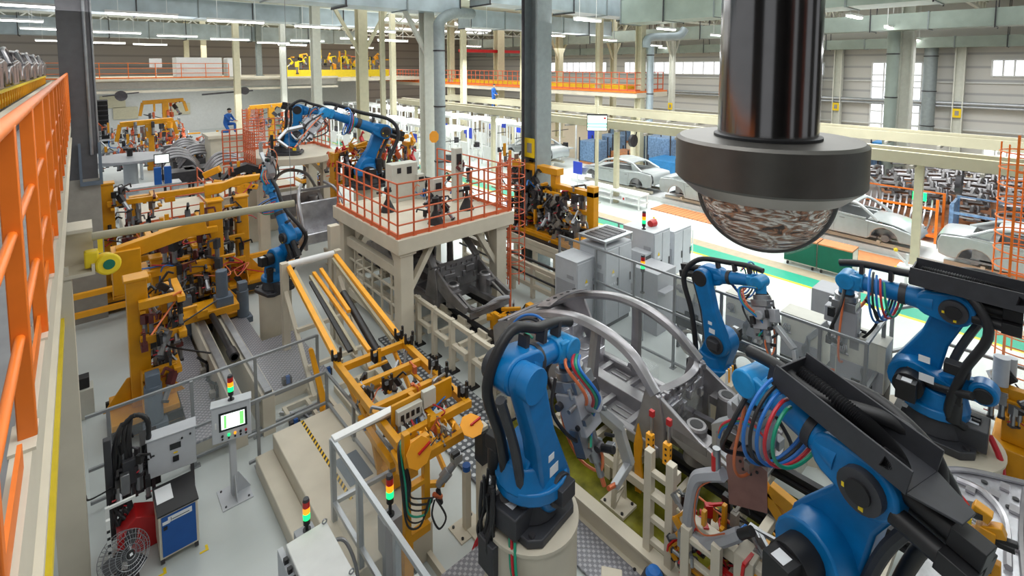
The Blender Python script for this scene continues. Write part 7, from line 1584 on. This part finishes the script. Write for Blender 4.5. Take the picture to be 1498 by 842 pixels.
# arm of the right robot's turret
a3 = b3; t3 = [o for o in COL.objects if o.name == 'welding_robot.002'][0]
q = M('blue'); p0 = b3+V(.1,.1,.75); p1 = X(1440,572,b3.x-.2); q.bar(p0, p1, .22, .3); q.cyl(p1+V(-.14,0,0), p1+V(.14,0,0), .17, n=20); mk('side_arm', q, t3, bevel=.03)
q = M('black'); q.cyl(p1+V(-.15,0,0), p1+V(-.2,0,0), .11, n=18); q.tube([b3+V(-.15,.35,.95), b3+V(-.25,.0,.85), p1+V(-.28,.1,.0)], .06, 9); q.box(p1+V(-.1,.3,.25),(.2,.3,.16)); mk('side_motor', q, t3, bevel=.01)
q = M('paper'); q.box(X(1352,525,b3.x-.52),(.004,.14,.1)); q.box(X(1355,553,b3.x-.52),(.004,.18,.12)); mk('white_sticker', q, t3)
# heaps of parts in the far workshop
for k, (u, d, lb) in enumerate(((170,27,'beside the round roller table'),(248,33,'under the high yellow jig'),(300,30,'left of the kneeling worker'),(160,36,'before the black rack'))):
    x, y = cu(u, d); t = thing('assembly_bench', 'grey bench crowded with dark fixtures in the far workshop %s' % lb, 'bench', (x,y,0)); q = M('cabgrey'); q.b2(x-1,x+1,y-.4,y+.4,.95,1.0); q.b2(x-.95,x-.85,y-.3,y+.3,0,.95); q.b2(x+.85,x+.95,y-.3,y+.3,0,.95); mk('table_frame', q, t); clutter(t, (x-1,y-.4,1.1), (x+1,y+.4,1.9), 22, 140+k, 1.8, cols=('black','darksteel','rail_orange','steel','copper'))
for k, (u, v) in enumerate(((184,166),(262,160),(165,150))):
    p = Y(u, v, 57.3); q = M('colcream'); q.b2(p.x-.9,p.x+.9,57.25,57.38,p.z-.5,p.z+.6); one('notice_board', q, 'pale board on the far workshop wall, %s of three' % ('middle','right','left')[k], 'board')
# floor cabinets at the back of the left bay
for k, (u, d, mt, lb) in enumerate(((338,20,'cabgrey','light'),(352,22,'cabbeige','beige'))):
    x, y = cu(u, d); q = M(mt); q.b2(x-.4,x+.4,y-.3,y+.3,0,1.9); q.use('darksteel').b2(x-.3,x-.25,y-.32,y-.3,.9,1.2); one('locker', q, '%s steel locker behind the yellow jigs, left of the far round platform' % lb, 'locker', bevel=.01)
# fume hose and hangers over the left jigs
q = M('yellow'); q.b2(1.7,1.95,16.9,17.1,2.5,2.65); q.b2(.9,2.9,16.9,17.1,2.65,2.8); q.b2(.95,1.1,16.9,17.05,0,2.7); q.b2(2.7,2.85,16.9,17.05,0,2.7); one('portal_frame', q, 'thin yellow portal frame behind the left jigs', 'frame', bevel=.01)
q = M('cream2'); z9 = 3.2; p = Y(60,842,4.2) if 0 else G(62,842,3.4); q = M('gold'); q.b2(p.x-.05,p.x+.04,p.y-1,p.y+5.5,3.3,3.4); one('crane_rail', q, 'dirty yellow rail seen between walkway edge and cream column', 'rail')
# ================= daylight, lamps, added fill lights, camera =================
wd = bpy.data.worlds.new('World'); SC.world = wd; wd.use_nodes = True
bg = wd.node_tree.nodes['Background']; bg.inputs['Color'].default_value = (.93,.97,1,1); bg.inputs['Strength'].default_value = .5
def area(name, loc, sx, sy, power, col=(1,1,1), rot=(0,0,0)):
    l = bpy.data.lights.new(name, 'AREA'); l.shape = 'RECTANGLE'; l.size = sx; l.size_y = sy; l.energy = power; l.color = col
    o = bpy.data.objects.new(name, l); COL.objects.link(o); o.location = loc; o.rotation_euler = rot; return o
for i, (x, y) in enumerate([(3,2),(3,12),(3,24),(3,38),(12,5),(12,15),(12,30),(14,44),(34,3),(34,14),(34,30)]):
    area('roof_lamp', (x, y, 7.9), 7, 3, 170)
for i, y in enumerate((-2, 5, 12, 19, 27, 36)):
    area('aisle_lamp', (20, y, 6.9), 6, 4, 700, (.97,1,1))
for i, (x, y, sx, sy, p_) in enumerate([(6,50,12,5,500),(22,50,10,6,600),(38,4,4,8,420),(38,20,4,10,420),(38,38,4,10,420)]):
    area('wall_lamp', (x, y, 8.2 if y > 45 and x < 30 else 7.4), sx, sy, p_, (1,.97,.9) if y > 45 else (1,1,1))  # fills added to brighten the right wall and far mezzanine
area('workshop_lamp', (7, 40, 4.2), 12, 5, 330); area('workshop_lamp', (7, 52, 4.3), 12, 5, 330)
for x, y in ((2,16),(2,32),(14,12),(14,30),(28,6),(28,24),(38,14)):
    area('lamp_spill', (x, y, 7.7), 6, 4, 170, (1,1,1), (PI, 0, 0))  # up-facing fills added to brighten ducts and roof, no fixture here
cam = bpy.data.cameras.new('Camera'); co = bpy.data.objects.new('Camera', cam); COL.objects.link(co)
co.location = (0, 0, CH); co.rotation_euler = (PI/2-CTH, 0, -CA)
cam.sensor_width = 36; cam.sensor_fit = 'HORIZONTAL'; cam.lens = 36*CF/1498; cam.shift_y = -(421-CY)/1498; cam.shift_x = 0; cam.clip_start = .05; cam.clip_end = 300
SC.camera = co
SC.view_settings.view_transform = 'Standard'; SC.view_settings.look = 'None'; SC.view_settings.gamma = 1; SC.view_settings.use_curve_mapping = False
SC.view_settings.exposure = 0
